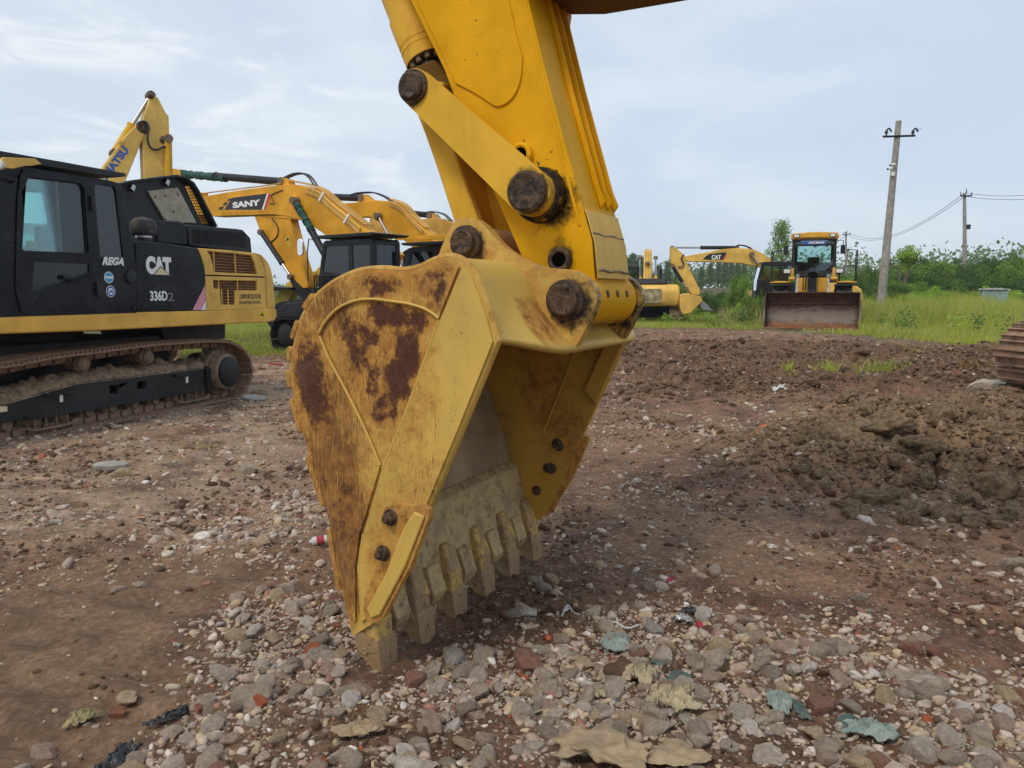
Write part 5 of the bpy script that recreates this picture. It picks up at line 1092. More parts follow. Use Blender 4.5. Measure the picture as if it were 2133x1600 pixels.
def hgt(x, y):
    x = np.asarray(x, dtype=float); y = np.asarray(y, dtype=float)
    z = .40 * sm01(y, 16.5, 23) * sm01(x, -1., 3.5)
    z = z - .38 * sm01(y, 27, 35) * (1 - sm01(x, 13, 20)) * sm01(x, -1., 3.5) + 2.4 * sm01(y, 50, 82) * sm01(x, 18, 42)
    n1 = fbm(x * .55 + 3, y * .55, 3, 11) - .5; n2 = fbm(x * 3.3, y * 3.3, 4, 21) - .5; n3 = fbm(x * 16, y * 16, 4, 31, .6) - .5
    near = 1 - sm01(np.hypot(x, y), 40, 90)
    flat = 1 - .75 * ell(x, y, .0, 3.6, 1.3, 1.5, .5)
    z = z + .34 * ell(x, y, 9.0, 9.9, 2.7, 2.4, .5)
    n4 = fbm(x * 5.5 + 8, y * 5.5, 3, 35, .6); n4 = 1 - np.abs(2 * n4 - 1) * 2.2; patchy = sm01(vnoise(x * .9, y * .9, 66), .35, .7); z = z + .030 * np.clip(n4, -.3, 1) * patchy * near * (1 - MUD(x, y)) * flat
    z = z + n1 * .12 * near * flat * (1 - .9 * ell(x, y, -5, 9, 2.5, 4.5, .4)) + n2 * .055 * flat * near + n3 * .030 * near
    mud = MUD(x, y); z = z - mud * .030 - mud * n3 * .020 + mud * .012 * np.sin(x * 9 + y * 22 + 3 * n2)
    cl = CLOD(x, y)
    if cl.max() > 0 if cl.size else False:
        f1, f2 = worley(x * 3.1 + n2 * .8, y * 3.1 + n2 * .8, 5); g1, g2 = worley(x * 9 + n2, y * 9, 9)
        z = z + cl * (.03 + .17 * np.clip((f2 - f1) * 2.2, 0, 1) * (.35 + 1.1 * vnoise(x * 1.9, y * 1.9, 77)) + .035 * np.clip((g2 - g1) * 2.5, 0, 1) + .10 * n2)
    tb = ell(x, y, 2.95, 6.35, .95, .42, .35); z = z + tb * .055 * sm01(np.sin(x * 46 + n2 * 3 + .15 * y), -.35, .35)
    rd = RIDGE(x, y)
    if rd.size and rd.max() > 0:
        f1, f2 = worley(x * 4.2 + n2, y * 4.2, 15); g1, g2 = worley(x * 11 + n2, y * 11, 19)
        z = z + rd * (.03 + .30 * (fbm(x * .9, y * 1.4, 3, 41) - .42) + .15 * np.clip((f2 - f1) * 2, 0, 1) * vnoise(x * 1.5, y * 1.5, 78) + .07 * np.clip((g2 - g1) * 2, 0, 1) + .10 * n3)
    # low berm where the machines drove, centre left
    z = z + .05 * ell(x, y, -1.2, 6.5, 1.5, 2.2, .6) * (.5 + n2 * 2)
    return z
def hz(x, y): return float(hgt(np.array([x]), np.array([y]))[0])
na = 620; a_f = np.linspace(R(-40), R(40), na); a_b = np.linspace(R(40), R(320), 62)[1:-1]; ang = np.concatenate([a_f, a_b])
rad = np.concatenate([[.35, .8], 1.3 * (60 / 1.3) ** (np.arange(1000) / 999.), 60 * (480 / 60) ** (np.arange(1, 40) / 39.)])
Rr, An = np.meshgrid(rad, ang, indexing='ij'); GX = (Rr * np.sin(An)).ravel(); GY = (Rr * np.cos(An)).ravel(); GZ = hgt(GX, GY)
nr, nn_ = Rr.shape; idx = np.arange(nr * nn_).reshape(nr, nn_); nx = np.roll(idx, -1, axis=1)
fc_ = np.stack([idx[:-1], nx[:-1], nx[1:], idx[1:]], -1).reshape(-1, 4)[:, ::-1]
co = np.stack([GX, GY, GZ], 1); ctr = len(co); co = np.vstack([co, [[0, 0, hz(0, .01)]]])
def ground_tint(x, y):
    base = np.array([.245, .150, .092]); pale = np.array([.47, .345, .24]); clay = np.array([.32, .218, .128]); dark = np.array([.115, .065, .042]); red = np.array([.28, .13, .08]); green = np.array([.085, .10, .035])
    n = fbm(x * .8, y * .8, 4, 51); m = fbm(x * 2.7 + 5, y * 2.7, 4, 61); k = fbm(x * 7, y * 7, 3, 71)
    c = base[None] * (.8 + .45 * m)[:, None]
    def mx(c, t, w): return c * (1 - w[:, None]) + t[None] * w[:, None]
    left = sm01(-x, .4, 1.6) * sm01(y, 4.2, 5.6) * (1 - sm01(y, 17, 19.5))
    c = mx(c, pale, left * (.35 + .5 * sm01(m, .42, .62))); c = mx(c, np.array([.40, .35, .28]), left * sm01(k, .55, .7) * .5)
    c = mx(c, red, sm01(n, .54, .66) * .32 * (1 - MUD(x, y))); c = mx(c, red, sm01(k, .64, .74) * .25)
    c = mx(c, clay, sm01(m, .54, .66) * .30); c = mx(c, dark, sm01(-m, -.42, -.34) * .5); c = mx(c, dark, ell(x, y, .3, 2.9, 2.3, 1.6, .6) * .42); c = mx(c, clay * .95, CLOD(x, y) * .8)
    c = mx(c, np.array([.240, .158, .100]), MUD(x, y) * .85)
    c = mx(c, dark, RIDGE(x, y) * (.15 + .5 * sm01(m, .42, .6))); c = mx(c, np.array([.24, .16, .10]), RIDGE(x, y) * sm01(k, .55, .68) * .6)
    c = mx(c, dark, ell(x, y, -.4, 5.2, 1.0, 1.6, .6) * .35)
    g = sm01(y - grass_edge(x) + (n - .5) * 3 + (k - .5) * 1.5, -.6, .9); c = mx(c, green, g * .85)
    return c
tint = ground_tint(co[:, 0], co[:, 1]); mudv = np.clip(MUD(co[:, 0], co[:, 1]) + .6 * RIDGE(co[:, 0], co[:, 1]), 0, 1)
t = NT('ground_soil'); v = t.coord(kind='Object'); at_ = t.n('ShaderNodeAttribute', attribute_name='tint')
c = t.mix(1., at_.outputs['Color'], (1.12, 1.10, 1.08), 'MULTIPLY')
n_a = t.noise(v, 3.0, 8, .65); n_b = t.noise(v, 26, 6, .7); n_c = t.noise(v, 110, 4, .7)
c = t.mix(t.ss(n_a, .25, .75), t.mix(1., c, (.62, .60, .58), 'MULTIPLY'), t.mix(1., c, (1.28, 1.26, 1.24), 'MULTIPLY'))
c = t.mix(t.ss(n_b, .35, .75), t.mix(1., c, (.66, .64, .62), 'MULTIPLY'), t.mix(1., c, (1.22, 1.22, 1.22), 'MULTIPLY'))
hs = []; ma = t.n('ShaderNodeAttribute', attribute_name='mud'); dry_ = t.math('SUBTRACT', 1., ma.outputs['Fac'])
for sc_, thr, str_ in ((38., .80, .8), (85., .74, .65), (17., .90, .7)):   # pebbles of three sizes
    vo = t.n('ShaderNodeTexVoronoi'); vo.inputs['Scale'].default_value = sc_; t.l(t.mix(.045, v, t.n('ShaderNodeTexNoise').outputs['Color']), vo.inputs['Vector'])
    sc = t.n('ShaderNodeSeparateColor'); t.l(vo.outputs['Color'], sc.inputs[0])
    pick = t.ss(sc.outputs[0], thr, thr + .02); edge = t.ss(vo.outputs['Distance'], .44, .36)
    mk = t.math('MULTIPLY', t.math('MULTIPLY', pick, edge), t.math('MULTIPLY', str_, dry_))
    stc = t.mix(sc.outputs[1], (.17, .125, .09), (.46, .39, .30)); stc = t.mix(t.ss(sc.outputs[2], .95, .97), stc, (.30, .10, .06))
    c = t.mix(mk, c, stc); hs.append(t.math('MULTIPLY', mk, t.math('SUBTRACT', .5, vo.outputs['Distance'])))
hh = t.math('ADD', hs[0], t.math('ADD', t.math('MULTIPLY', hs[1], .4), t.math('MULTIPLY', hs[2], 1.6)))
nrm = t.bump(n_b, .03, .8); nrm = t.bump(n_c, .008, .7, nrm); nrm = t.bump(hh, .02, .9, nrm)
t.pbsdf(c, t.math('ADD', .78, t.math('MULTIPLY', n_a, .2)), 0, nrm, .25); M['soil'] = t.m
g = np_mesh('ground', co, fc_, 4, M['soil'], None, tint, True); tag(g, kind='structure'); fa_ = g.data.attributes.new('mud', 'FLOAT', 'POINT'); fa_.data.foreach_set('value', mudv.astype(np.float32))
me = bpy.data.meshes.new('ground_under_camera')
bm = bmesh.new(); bm.from_mesh(g.data); bm.verts.ensure_lookup_table(); cl_l = bm.verts.layers.float_color.get('tint')
for j in range(nn_):
    try: bm.faces.new((bm.verts[ctr], bm.verts[int(idx[0, (j + 1) % nn_])], bm.verts[int(idx[0, j])]))
    except ValueError: pass
bm.to_mesh(g.data); bm.free(); bpy.data.meshes.remove(me)

# ================================================================== stones
def rock_proto(seed, sub, flat=.7, cuts=11):
    rs = np.random.RandomState(seed); bm = bmesh.new(); bmesh.ops.create_icosphere(bm, subdivisions=sub, radius=1)
    d = np.array([v.co[:] for v in bm.verts]); f = np.array([[v.index for v in q.verts] for q in bm.faces]); bm.free()
    n = rs.normal(size=(cuts, 3)); n /= np.linalg.norm(n, axis=1)[:, None]; h = rs.uniform(.42, .92, cuts)
    dn = d @ n.T; r = np.min(np.where(dn > .05, h[None] / np.maximum(dn, .05), 9), axis=1); r = np.minimum(r, 1.15)
    p = d * r[:, None]; p *= np.array([1, rs.uniform(.6, .95), flat * rs.uniform(.65, 1.1)]); p += rs.normal(size=p.shape) * .015; return p / np.abs(p).max(), f
STC = [((.40, .335, .255), 'grey beige'), ((.47, .41, .33), 'pale grey'), ((.32, .265, .20), 'dull grey'), ((.39, .29, .22), 'pinkish grey'), ((.44, .35, .22), 'sandy'), ((.58, .54, .47), 'whitish'), ((.27, .145, .10), 'reddish brown'), ((.38, .11, .05), 'brick red'), ((.34, .32, .28), 'bluish grey')]
STW = np.array([28, 16, 18, 9, 16, 4, 4, .8, 1.5]); STC = [((a[0] * 1.34, a[1] * 1.28, a[2] * 1.30), b) for a, b in STC]; STW /= STW.sum()
rs = np.random.RandomState(3)
def dens(x, y):
    r = np.hypot(x, y); n = fbm(x * 1.7, y * 1.7, 4, 91); m = fbm(x * .6 + 9, y * .6, 2, 95)
    d = .30 + 1.9 * sm01(n, .42, .62)
    fg = ell(x, y, .2, 2.5, 2.6, 1.55, .5); d = d * (.20 + .62 * fg + .12 * sm01(-x, .3, 1.5) * sm01(y, 4.2, 5.2) * (1 - sm01(y, 11, 15)) + .5 * ell(x, y, -1.0, 4.6, 1.2, 1.5, .6))
    d = d * (1 - .93 * MUD(x, y)) * (1 - .72 * CLOD(x, y)) * (.5 + m)
    d = d * (1 - .75 * sm01(y - grass_edge(x), -1, 0))
    tl = np.clip(((x - gA.x) * wdir.x + (y - gA.y) * wdir.y) / wdir.length_squared, -.03, 1.03); dt = np.hypot(x - gA.x - wdir.x * tl, y - gA.y - wdir.y * tl)
    d = d * (1 - .5 * ell(x, y, 1.6, 4.4, 1.2, .8, .5)) * sm01(dt, .07, .22); return d
def sample(n, r0, r1):
    out = []; tot = 0
    while tot < n:
        k = n * 4; rr = np.exp(rs.uniform(math.log(r0), math.log(r1), k)); aa = rs.uniform(R(-37), R(37), k); x = rr * np.sin(aa); y = rr * np.cos(aa)
        keep = rs.uniform(0, 2.2, k) < dens(x, y); q = np.stack([x[keep], y[keep]], 1); out.append(q); tot += len(q)
    return np.vstack(out)[:n]
PA = sample(13000, 2.2, 26.); PB = sample(16000, 2.2, 24.)
rA = np.hypot(PA[:, 0], PA[:, 1])
szA = np.exp(rs.normal(math.log(.0120), .64, len(PA))) * (.8 + .12 * np.minimum(rA, 12)); szA = np.clip(szA, .006, .056)
far_big = (rs.uniform(size=len(PA)) < .012); szA[far_big] *= 1.7
szB = np.clip(np.exp(rs.normal(math.log(.0055), .4, len(PB))) * (1 + .22 * np.minimum(np.hypot(PB[:, 0], PB[:, 1]), 14)), .003, .022)
# a few rows of bigger stones as in the bottom right of the picture
hand = [(1480, 560, 0)]
HAND = [(270, 1440, 62, 34, 4), (1880, 1395, 60, 50, 0), (1925, 1400, 46, 40, 0), (1895, 1345, 42, 42, 6), (1500, 1345, 50, 44, 4), (1630, 1345, 50, 42, 3), (1590, 1370, 42, 40, 0), (1700, 1525, 50, 42, 4), (1800, 1570, 80, 66, 4), (1880, 1440, 46, 32, 1), (1950, 1445, 36, 42, 0), (1540, 1490, 60, 34, 1), (2030, 1440, 34, 46, 0), (2040, 1515, 60, 50, 0), (1925, 1560, 62, 42, 1), (1600, 1575, 60, 40, 1), (1720, 1570, 44, 40, 3), (1440, 1370, 40, 30, 2), (1010, 1365, 52, 46, 2), (940, 1370, 62, 38, 8), (970, 1400, 50, 44, 2), (1150, 1360, 30, 34, 2), (700, 1400, 36, 36, 1), (470, 1405, 56, 30, 1), (400, 1395, 34, 30, 4), (360, 1410, 34, 30, 0), (360, 1590, 44, 44, 1), (785, 1490, 36, 34, 4), (820, 1545, 44, 46, 3), (870, 1555, 40, 46, 0), (990, 1480, 40, 56, 3), (1010, 1540, 40, 40, 3), (1135, 1525, 32, 46, 1), (1230, 1555, 36, 50, 1), (650, 1355, 40, 42, 7), (925, 1415, 26, 34, 7), (1325, 1375, 46, 60, 0), (2000, 1540, 34, 40, 1), (1650, 1400, 40, 24, 1), (1765, 1470, 46, 30, 2), (1430, 1500, 34, 30, 1), (1190, 1460, 30, 30, 2), (1070, 1275, 40, 30, 2), (760, 1345, 20, 20, 7), (1340, 1278, 30, 30, 4), (1405, 1278, 32, 28, 4), (2100, 1430, 50, 40, 4), (2110, 1590, 60, 50, 3), (610, 1450, 26, 36, 2), (545, 1385, 40, 30, 1), (1020, 1590, 44, 30, 4), (2060, 840, 96, 30, 1), (1765, 1385, 26, 26, 2), (1500, 1425, 34, 42, 1), (1560, 1440, 34, 40, 3), (1240, 1420, 30, 46, 2)]
hp_, hs_, hcx = [], [], []
for px, py, w, h_, ci in HAND:
    p = ground(px, py + h_ * .3); dist = math.hypot(p.y, 1.6); hp_.append((p.x, p.y)); hs_.append(w / F * dist * .56); hcx.append(ci)
XY = np.vstack([np.array(hp_), PA]); SZ = np.concatenate([np.array(hs_), szA]); CI = np.concatenate([np.array(hcx), rs.choice(len(STC), len(PA), p=STW)])
app = SZ / np.hypot(XY[:, 0], np.hypot(XY[:, 1], 1.6)); pxx, pyy = proj_np(XY[:, 0], XY[:, 1], np.zeros(len(XY)))
vis = (pxx > -20) & (pxx < 2153) & (pyy < 1620); app = np.where(vis, app, 0); order = np.argsort(-app); big = order[:298]; rest = order[298:]
t = NT('stone'); v = t.coord(); oi = t.n('ShaderNodeObjectInfo'); c = oi.outputs['Color']
nz = t.noise(v, 2.6, 8, .68); nf = t.noise(v, 16, 6, .7)
c = t.mix(t.ss(nz, .3, .7), t.mix(1., c, (.80, .77, .74), 'MULTIPLY'), t.mix(1., c, (1.32, 1.30, 1.26), 'MULTIPLY'))
c = t.mix(t.math('MULTIPLY', t.ss(t.noise(v, 1.6, 6, .7, .5), .52, .70), .45), c, (.24, .165, .105)); c = t.mix(t.ss(nf, .64, .72), c, (.55, .50, .43))
t.pbsdf(c, .82, 0, t.bump(nf, .06, .8), .3); M['stone'] = t.m
t = NT('gravel'); v = t.coord(); at_ = t.n('ShaderNodeAttribute', attribute_name='tint'); nz = t.noise(v, 30, 6, .7)
c = t.mix(t.ss(nz, .3, .72), t.mix(1., at_.outputs['Color'], (.6, .58, .56), 'MULTIPLY'), t.mix(1., at_.outputs['Color'], (1.15, 1.15, 1.15), 'MULTIPLY'))
t.pbsdf(c, .85, 0, t.bump(t.noise(v, 120, 4, .7), .006, .8), .3); M['gravel'] = t.m
protos = []
for k in range(14):
    p, f = rock_proto(100 + k, 3, .8, 8); me = bpy.data.meshes.new('stone'); me.from_pydata(p.tolist(), [], f.tolist()); me.materials.append(M['stone'])
    me.polygons.foreach_set('use_smooth', np.ones(len(f), dtype=bool)); me.set_sharp_from_angle(angle=R(13)); protos.append(me)
SHAPES = ['angular', 'flat', 'blocky', 'rounded', 'chipped', 'wedge-shaped', 'long']
def where(x, y):
    px, py = proj_np(np.array([x]), np.array([y]), np.array([0.])); px, py = float(px[0]), float(py[0])
    if y < 3.0: r = 'along the very bottom edge'
    elif y < 3.9: r = 'in the near gravel'
    elif y < 5.5: r = 'on the bare brown ground'
    elif y < 9: r = 'in the middle distance'
    else: r = 'far out on the dirt'
    if px < 350: s = 'near the left edge'
    elif px < 720: s = 'left of the digging bucket'
    elif px < 1150: s = 'below the bucket teeth' if y < 3.9 else 'behind the bucket'
    elif px < 1500: s = 'right of the bucket'
    elif px < 1850: s = 'in front of the wheel loader'
    else: s = 'near the right edge'
    return r + ' ' + s
seen = {}
for k, i in enumerate(big):
    x, y = XY[i]; s = SZ[i]; ci = CI[i]; o = bpy.data.objects.new('stone', protos[k % 14]); COL.objects.link(o)
    sq = rs.uniform(.55, .8) if k % 7 == 1 else rs.uniform(.8, 1.05); st_ = 1.25 if k % 7 == 6 else 1.
    o.scale = (s * st_, s / st_, s * sq); o.location = (x, y, hz(x, y) + s * sq * .20); o.rotation_euler = (rs.uniform(-.35, .35), rs.uniform(-.35, .35), rs.uniform(0, 6.28))
    j = rs.uniform(.88, 1.15); o.color = (*[c_ * j for c_ in STC[ci][0]], 1)
    size = 'fist-sized' if s > .05 else ('small' if s > .032 else 'tiny'); size = 'big' if s > .075 else size
    seen.setdefault((size, STC[ci][1], SHAPES[k % 7], where(x, y)), []).append(o)
for (size, cn, sh, wh), os_ in seen.items():
    for o in os_: tag(o, f'{size} {sh} {cn} stone {wh}', 'stone', 'stones strewn over the dirt')
lowp = [rock_proto(200 + k, 2 if k < 8 else 1, .75, 10) for k in range(16)]
def scatter(name, xy, sz, ci, pr_, mat, sink=.08):
    V, Fc, Cc = [], [], []; off = 0; n = len(xy); z = hgt(xy[:, 0], xy[:, 1]); which = rs.randint(0, len(pr_), n)
    for k, (p, f) in enumerate(pr_):
        q = np.where(which == k)[0]
        if not len(q): continue
        a = rs.uniform(0, 6.28, len(q)); b = rs.uniform(-.5, .5, len(q)); cA, sA, cB, sB = np.cos(a), np.sin(a), np.cos(b), np.sin(b)
        P = p[None] * np.stack([rs.uniform(.8, 1.3, len(q)), rs.uniform(.7, 1.1, len(q)), rs.uniform(.5, 1.1, len(q))], 1)[:, None]
        X = P[..., 0] * cB[:, None] + P[..., 2] * sB[:, None]; Z = -P[..., 0] * sB[:, None] + P[..., 2] * cB[:, None]; Y = P[..., 1]
        X2 = X * cA[:, None] - Y * sA[:, None]; Y2 = X * sA[:, None] + Y * cA[:, None]; s = sz[q][:, None]
        V.append(np.stack([X2 * s + xy[q, 0][:, None], Y2 * s + xy[q, 1][:, None], Z * s + (z[q] + sz[q] * sink)[:, None]], -1).reshape(-1, 3))
        Fc.append((f[None] + (np.arange(len(q)) * len(p))[:, None, None]).reshape(-1, 3) + off); off += len(q) * len(p)
        col = np.array([STC[i][0] for i in ci[q]]) * rs.uniform(.72, 1.12, len(q))[:, None]; Cc.append(np.repeat(col, len(p), axis=0))
    return np_mesh(name, np.vstack(V), np.vstack(Fc), 3, mat, None, np.vstack(Cc))
o = scatter('gravel', XY[rest], SZ[rest], CI[rest], lowp[:8], M['gravel']); tag(o, 'loose grey and pinkish gravel scattered over the brown dirt', 'gravel', kind='stuff')
o = scatter('grit', PB, szB, rs.choice(len(STC), len(PB), p=STW), lowp[8:], M['gravel'], .15); tag(o, 'fine grit and stone chips lying between the larger stones', 'grit', kind='stuff')

# crumbs of broken soil
def crumbs(n, dfun, r0, r1, s0, sd, smax, pal, name, lab, seed):
    global rs
    rs = np.random.RandomState(seed); out = []; tot = 0
    while tot < n:
        k = n * 4; rr = np.exp(rs.uniform(math.log(r0), math.log(r1), k)); aa = rs.uniform(R(-37), R(37), k); x = rr * np.sin(aa); y = rr * np.cos(aa); keep = rs.uniform(0, 1, k) < dfun(x, y); out.append(np.stack([x[keep], y[keep]], 1)); tot += keep.sum()
    xy = np.vstack(out)[:n]; sz = np.minimum(np.exp(rs.normal(math.log(s0), sd, n)) * (.6 + .10 * np.hypot(xy[:, 0], xy[:, 1])), smax)
    global STC
    keepS = STC; STC = [(c_, '') for c_ in pal]; o = scatter(name, xy, sz, rs.randint(0, len(pal), n), lowp, M['crumb'], .1); STC = keepS; tag(o, lab, 'soil', kind='stuff'); return o
t = NT('soil_crumb'); v = t.coord(); at_ = t.n('ShaderNodeAttribute', attribute_name='tint'); c = t.mix(1., at_.outputs['Color'], t.mix(t.noise(v, 20, 6, .7), (.5, .5, .5), (1.4, 1.4, 1.4)), 'MULTIPLY'); t.pbsdf(c, .95, 0, t.bump(t.noise(v, 60, 6, .8), .02, 1.), .15); M['crumb'] = t.m
BR = [(.22, .138, .084), (.185, .112, .07), (.255, .162, .10), (.14, .085, .054)]; CLY = [(.31, .212, .128), (.28, .19, .115), (.34, .235, .14), (.245, .165, .10)]
crumbs(15000, lambda x, y: (.10 + .75 * sm01(fbm(x * 1.3 + 4, y * 1.3, 3, 301), .48, .60)) * (1 - .9 * MUD(x, y)) * (1 - .8 * CLOD(x, y)) * (1 - sm01(y - grass_edge(x), -.5, .3)), 2.3, 24, .0105, .55, .09, BR, 'soil_crumbs', 'crumbly dark brown soil broken up between the stones', 41)
crumbs(11000, lambda x, y: CLOD(x, y) * .8, 5, 13, .013, .62, .065, CLY, 'clay_crumbs', 'broken tan clay crumbs covering the heap at right', 42)
crumbs(13000, lambda x, y: RIDGE(x, y) * (.15 + sm01(fbm(x * .8, y * 1.2, 3, 401), .42, .56)), 10, 22, .0125, .62, .085, [(.20, .125, .077), (.16, .098, .062), (.24, .155, .096), (.31, .215, .135)], 'ridge_crumbs', 'dark churned earth lumps along the ridge before the grass', 43)

# ================================================================== earth clods
M['clod'] = simple('clod_earth', (.32, .222, .13), .95, 0, .5, 3.0, bump=.06, spec=.2); M['clodd'] = simple('dark_clod_earth', (.19, .12, .076), .95, 0, .5, 3.0, bump=.06, spec=.2)
cpro = []
for k in range(9):
    bm = bmesh.new(); bmesh.ops.create_icosphere(bm, subdivisions=4, radius=1)
    off = Vector((k * 7.3, 0, 0)); nrs = np.random.RandomState(k)
    cn = [Vector(nrs.normal(size=3)).normalized() for _ in range(8)]; chh = nrs.uniform(.62, 1., 8)
    for v_ in bm.verts:
        d = v_.co.normalized(); r = min([h_ / max(d.dot(n_), .08) if d.dot(n_) > .08 else 9 for n_, h_ in zip(cn, chh)] + [1.2])
        r += .22 * (mnoise.fractal(d * 1.6 + off, 1, 2, 5)) - .10 * abs(mnoise.noise(d * 2.4 - off)) ** .5 * .6 + .13 * mnoise.fractal(d * 5 + off, .8, 2.1, 6) - .10 * max(0, .12 - abs(mnoise.noise(d * 3.1 + off * 2))) / .12
        v_.co = d * r; v_.co.z *= .8
    me = bpy.data.meshes.new('dirt_clod'); bm.to_mesh(me); bm.free(); me.polygons.foreach_set('use_smooth', np.ones(len(me.polygons), dtype=bool)); me.materials.append(M['clod']); cpro.append(me)
CL = [(1745, 925, 46), (1790, 935, 90), (1850, 940, 70), (1960, 905, 60), (2060, 915, 60), (1900, 1060, 60), (1975, 1065, 60), (1820, 1030, 60), (1720, 1010, 46), (2050, 1020, 80), (2110, 1060, 50), (1860, 855, 30), (1800, 880, 46), (1930, 990, 60), (2000, 960, 50), (1690, 950, 50), (1770, 860, 30), (1990, 850, 40), (2110, 850, 50), (1660, 980, 34), (1880, 1000, 44), (2100, 960, 40), (2030, 1080, 34), (1750, 1040, 30), (1950, 860, 36), (1830, 850, 26)]
nrs = np.random.RandomState(8)
for k in range(88):
    if k < 52: CL.append((nrs.uniform(1640, 2125), nrs.uniform(850, 1085), nrs.uniform(16, 48)))
    else: CL.append((nrs.uniform(1290, 2100), nrs.uniform(712, 830), nrs.uniform(9, 22)))
for k, (px, py, w) in enumerate(CL):
    p = ground(px, py, .05 if py > 840 else .15); s = w / F * p.y * .58; o = bpy.data.objects.new('dirt_clod', cpro[k % 9]); COL.objects.link(o)
    o.scale = (s * nrs.uniform(.9, 1.3), s * nrs.uniform(.8, 1.1), s * nrs.uniform(.7, 1.1)); o.location = (p.x, p.y, hz(p.x, p.y) + s * .12); o.rotation_euler = (nrs.uniform(-.3, .3), nrs.uniform(-.3, .3), nrs.uniform(0, 6.3))
    if py < 835: o.material_slots[0].link = 'OBJECT'; o.material_slots[0].material = M['clodd']
    size = 'big' if w > 55 else ('medium' if w > 28 else 'small'); side = 'at the right edge' if px > 2000 else ('at the middle' if px > 1800 else 'at the left end')
    if py < 835: lab = f'{size} dark clod on the rough churned ridge, ' + ('before the gap left of the loader' if px < 1590 else ('in front of the wheel loader' if px < 1800 else 'between loader and right-hand track'))
    else: lab = f'{size} cracked brown clod {side} of the clay heap' + (', front row' if py > 980 else ', back row')
    tag(o, lab, 'clod', 'clods of dug earth')
# ================================================================== grass
def leafmat(name, trans=.35):
    t = NT(name); at_ = t.n('ShaderNodeAttribute', attribute_name='tint'); c = at_.outputs['Color']
    d = t.n('ShaderNodeBsdfDiffuse'); t.l(c, d.inputs[0]); tr = t.n('ShaderNodeBsdfTranslucent'); t.l(t.mix(1., c, (1.5, 1.6, .8), 'MULTIPLY'), tr.inputs[0])
    m = t.n('ShaderNodeMixShader'); m.inputs[0].default_value = trans; t.l(d.outputs[0], m.inputs[1]); t.l(tr.outputs[0], m.inputs[2]); t.l(m.outputs[0], t.out.inputs[0]); return t.m
M['grass'] = leafmat('grass_blades'); M['leaf'] = leafmat('foliage_leaves')
M['bark'] = simple('bark', (.14, .11, .085), .9, 0, .4, 8, bump=.02)
def blades(name, x, y, h, w, cols, label, lean=.45, kind='stuff', cat='grass', group=None, seed=1):
    q = np.random.RandomState(seed); n = len(x); z = hgt(x, y) - .02; a = q.uniform(0, 2 * np.pi, n); b = q.uniform(0, 2 * np.pi, n); L = lean * q.uniform(.2, 1, n) * h
    dx, dy = np.cos(a) * w / 2, np.sin(a) * w / 2; lx, ly = np.cos(b) * L, np.sin(b) * L
    V = np.empty((n, 6, 3))
    for k, (t_, wd) in enumerate(((0, 1.), (.55, .8), (1., .12))):
        cx = x + lx * t_ ** 2; cy = y + ly * t_ ** 2; cz = z + h * t_ * (1 - .12 * t_)
        V[:, 2 * k] = np.stack([cx - dx * wd, cy - dy * wd, cz], 1); V[:, 2 * k + 1] = np.stack([cx + dx * wd, cy + dy * wd, cz], 1)
    b0 = (np.arange(n) * 6)[:, None]; Fq = np.concatenate([b0 + [0, 1, 3, 2], b0 + [2, 3, 5, 4]], 0)
    o = np_mesh(name, V.reshape(-1, 3), Fq, 4, M['grass'], None, np.repeat(cols, 6, axis=0)); tag(o, label, cat, group, kind); return o
q = np.random.RandomState(12)
def gcol(n, x, y, dry=.18):
    g1 = np.array([.33, .39, .07]); g2 = np.array([.45, .46, .09]); g3 = np.array([.18, .25, .055]); st = np.array([.52, .44, .22])
    u = q.uniform(size=(n, 1)); c = g1 * (1 - u) + g2 * u; m = fbm(x * .35, y * .35, 3, 101); c = np.where((m > .55)[:, None], c * .6 + g3 * .4, c)
    d = (q.uniform(size=n) < dry * (.4 + 1.4 * fbm(x * .5, y * .5, 2, 111)))[:, None]; return np.where(d, st * (.7 + .5 * q.uniform(size=(n, 1))), c)
n = 150000; y = 19 + 29 * q.uniform(size=n) ** 1.5; x = y * np.tan(q.uniform(R(4), R(37), n)); ed = grass_edge(x) + (fbm(x * 1.2, y * 1.2, 3, 121) - .5) * 3.2
k = (y > ed) & ~((np.abs((x - WL.o.x) * .93 - (y - 26.2) * .363) < 1.5) & ((x - WL.o.x) * .363 + (y - 26.2) * .93 > -2.6) & ((x - WL.o.x) * .363 + (y - 26.2) * .93 < 6)); x, y = x[k], y[k]; n = len(x)
dd = y - grass_edge(x); h = (.14 + .85 * sm01(dd, 0, 11) * (.35 + .65 * sm01(x / y, .30, .40))) * q.uniform(.5, 1.25, n) * (.35 + 1.3 * fbm(x * .5, y * .5, 3, 131))
blades('grass', x, y, h, q.uniform(.012, .026, n), gcol(n, x, y, .2), 'rough green grass and weeds growing beyond the churned dirt on the right', seed=2)
n = 60000; y = 17.5 + 40 * q.uniform(size=n) ** 1.3; x = y * np.tan(q.uniform(R(-28), R(4), n)); ed = grass_edge(x) + (fbm(x * 1.2, y * 1.2, 3, 122) - .5) * 3
k = (y > ed); x, y = x[k], y[k]; n = len(x); h = .16 * q.uniform(.4, 1.3, n) * (1 + .02 * (y - 18) ** 1.2)
blades('short_grass', x, y, h, q.uniform(.012, .024, n), gcol(n, x, y, .12), 'short green grass under and behind the row of excavators', seed=3)
n = 5000; y = 21 + 24 * q.uniform(size=n) ** .8; x = y * np.tan(q.uniform(R(15), R(37), n)); k = (y - grass_edge(x) > 3) & (fbm(x * .5 + 3, y * .5, 3, 141) > .47) & (np.abs((x - WL.o.x) * .93 - (y - 26.2) * .363) > 1.6); x, y = x[k], y[k]; n = len(x)
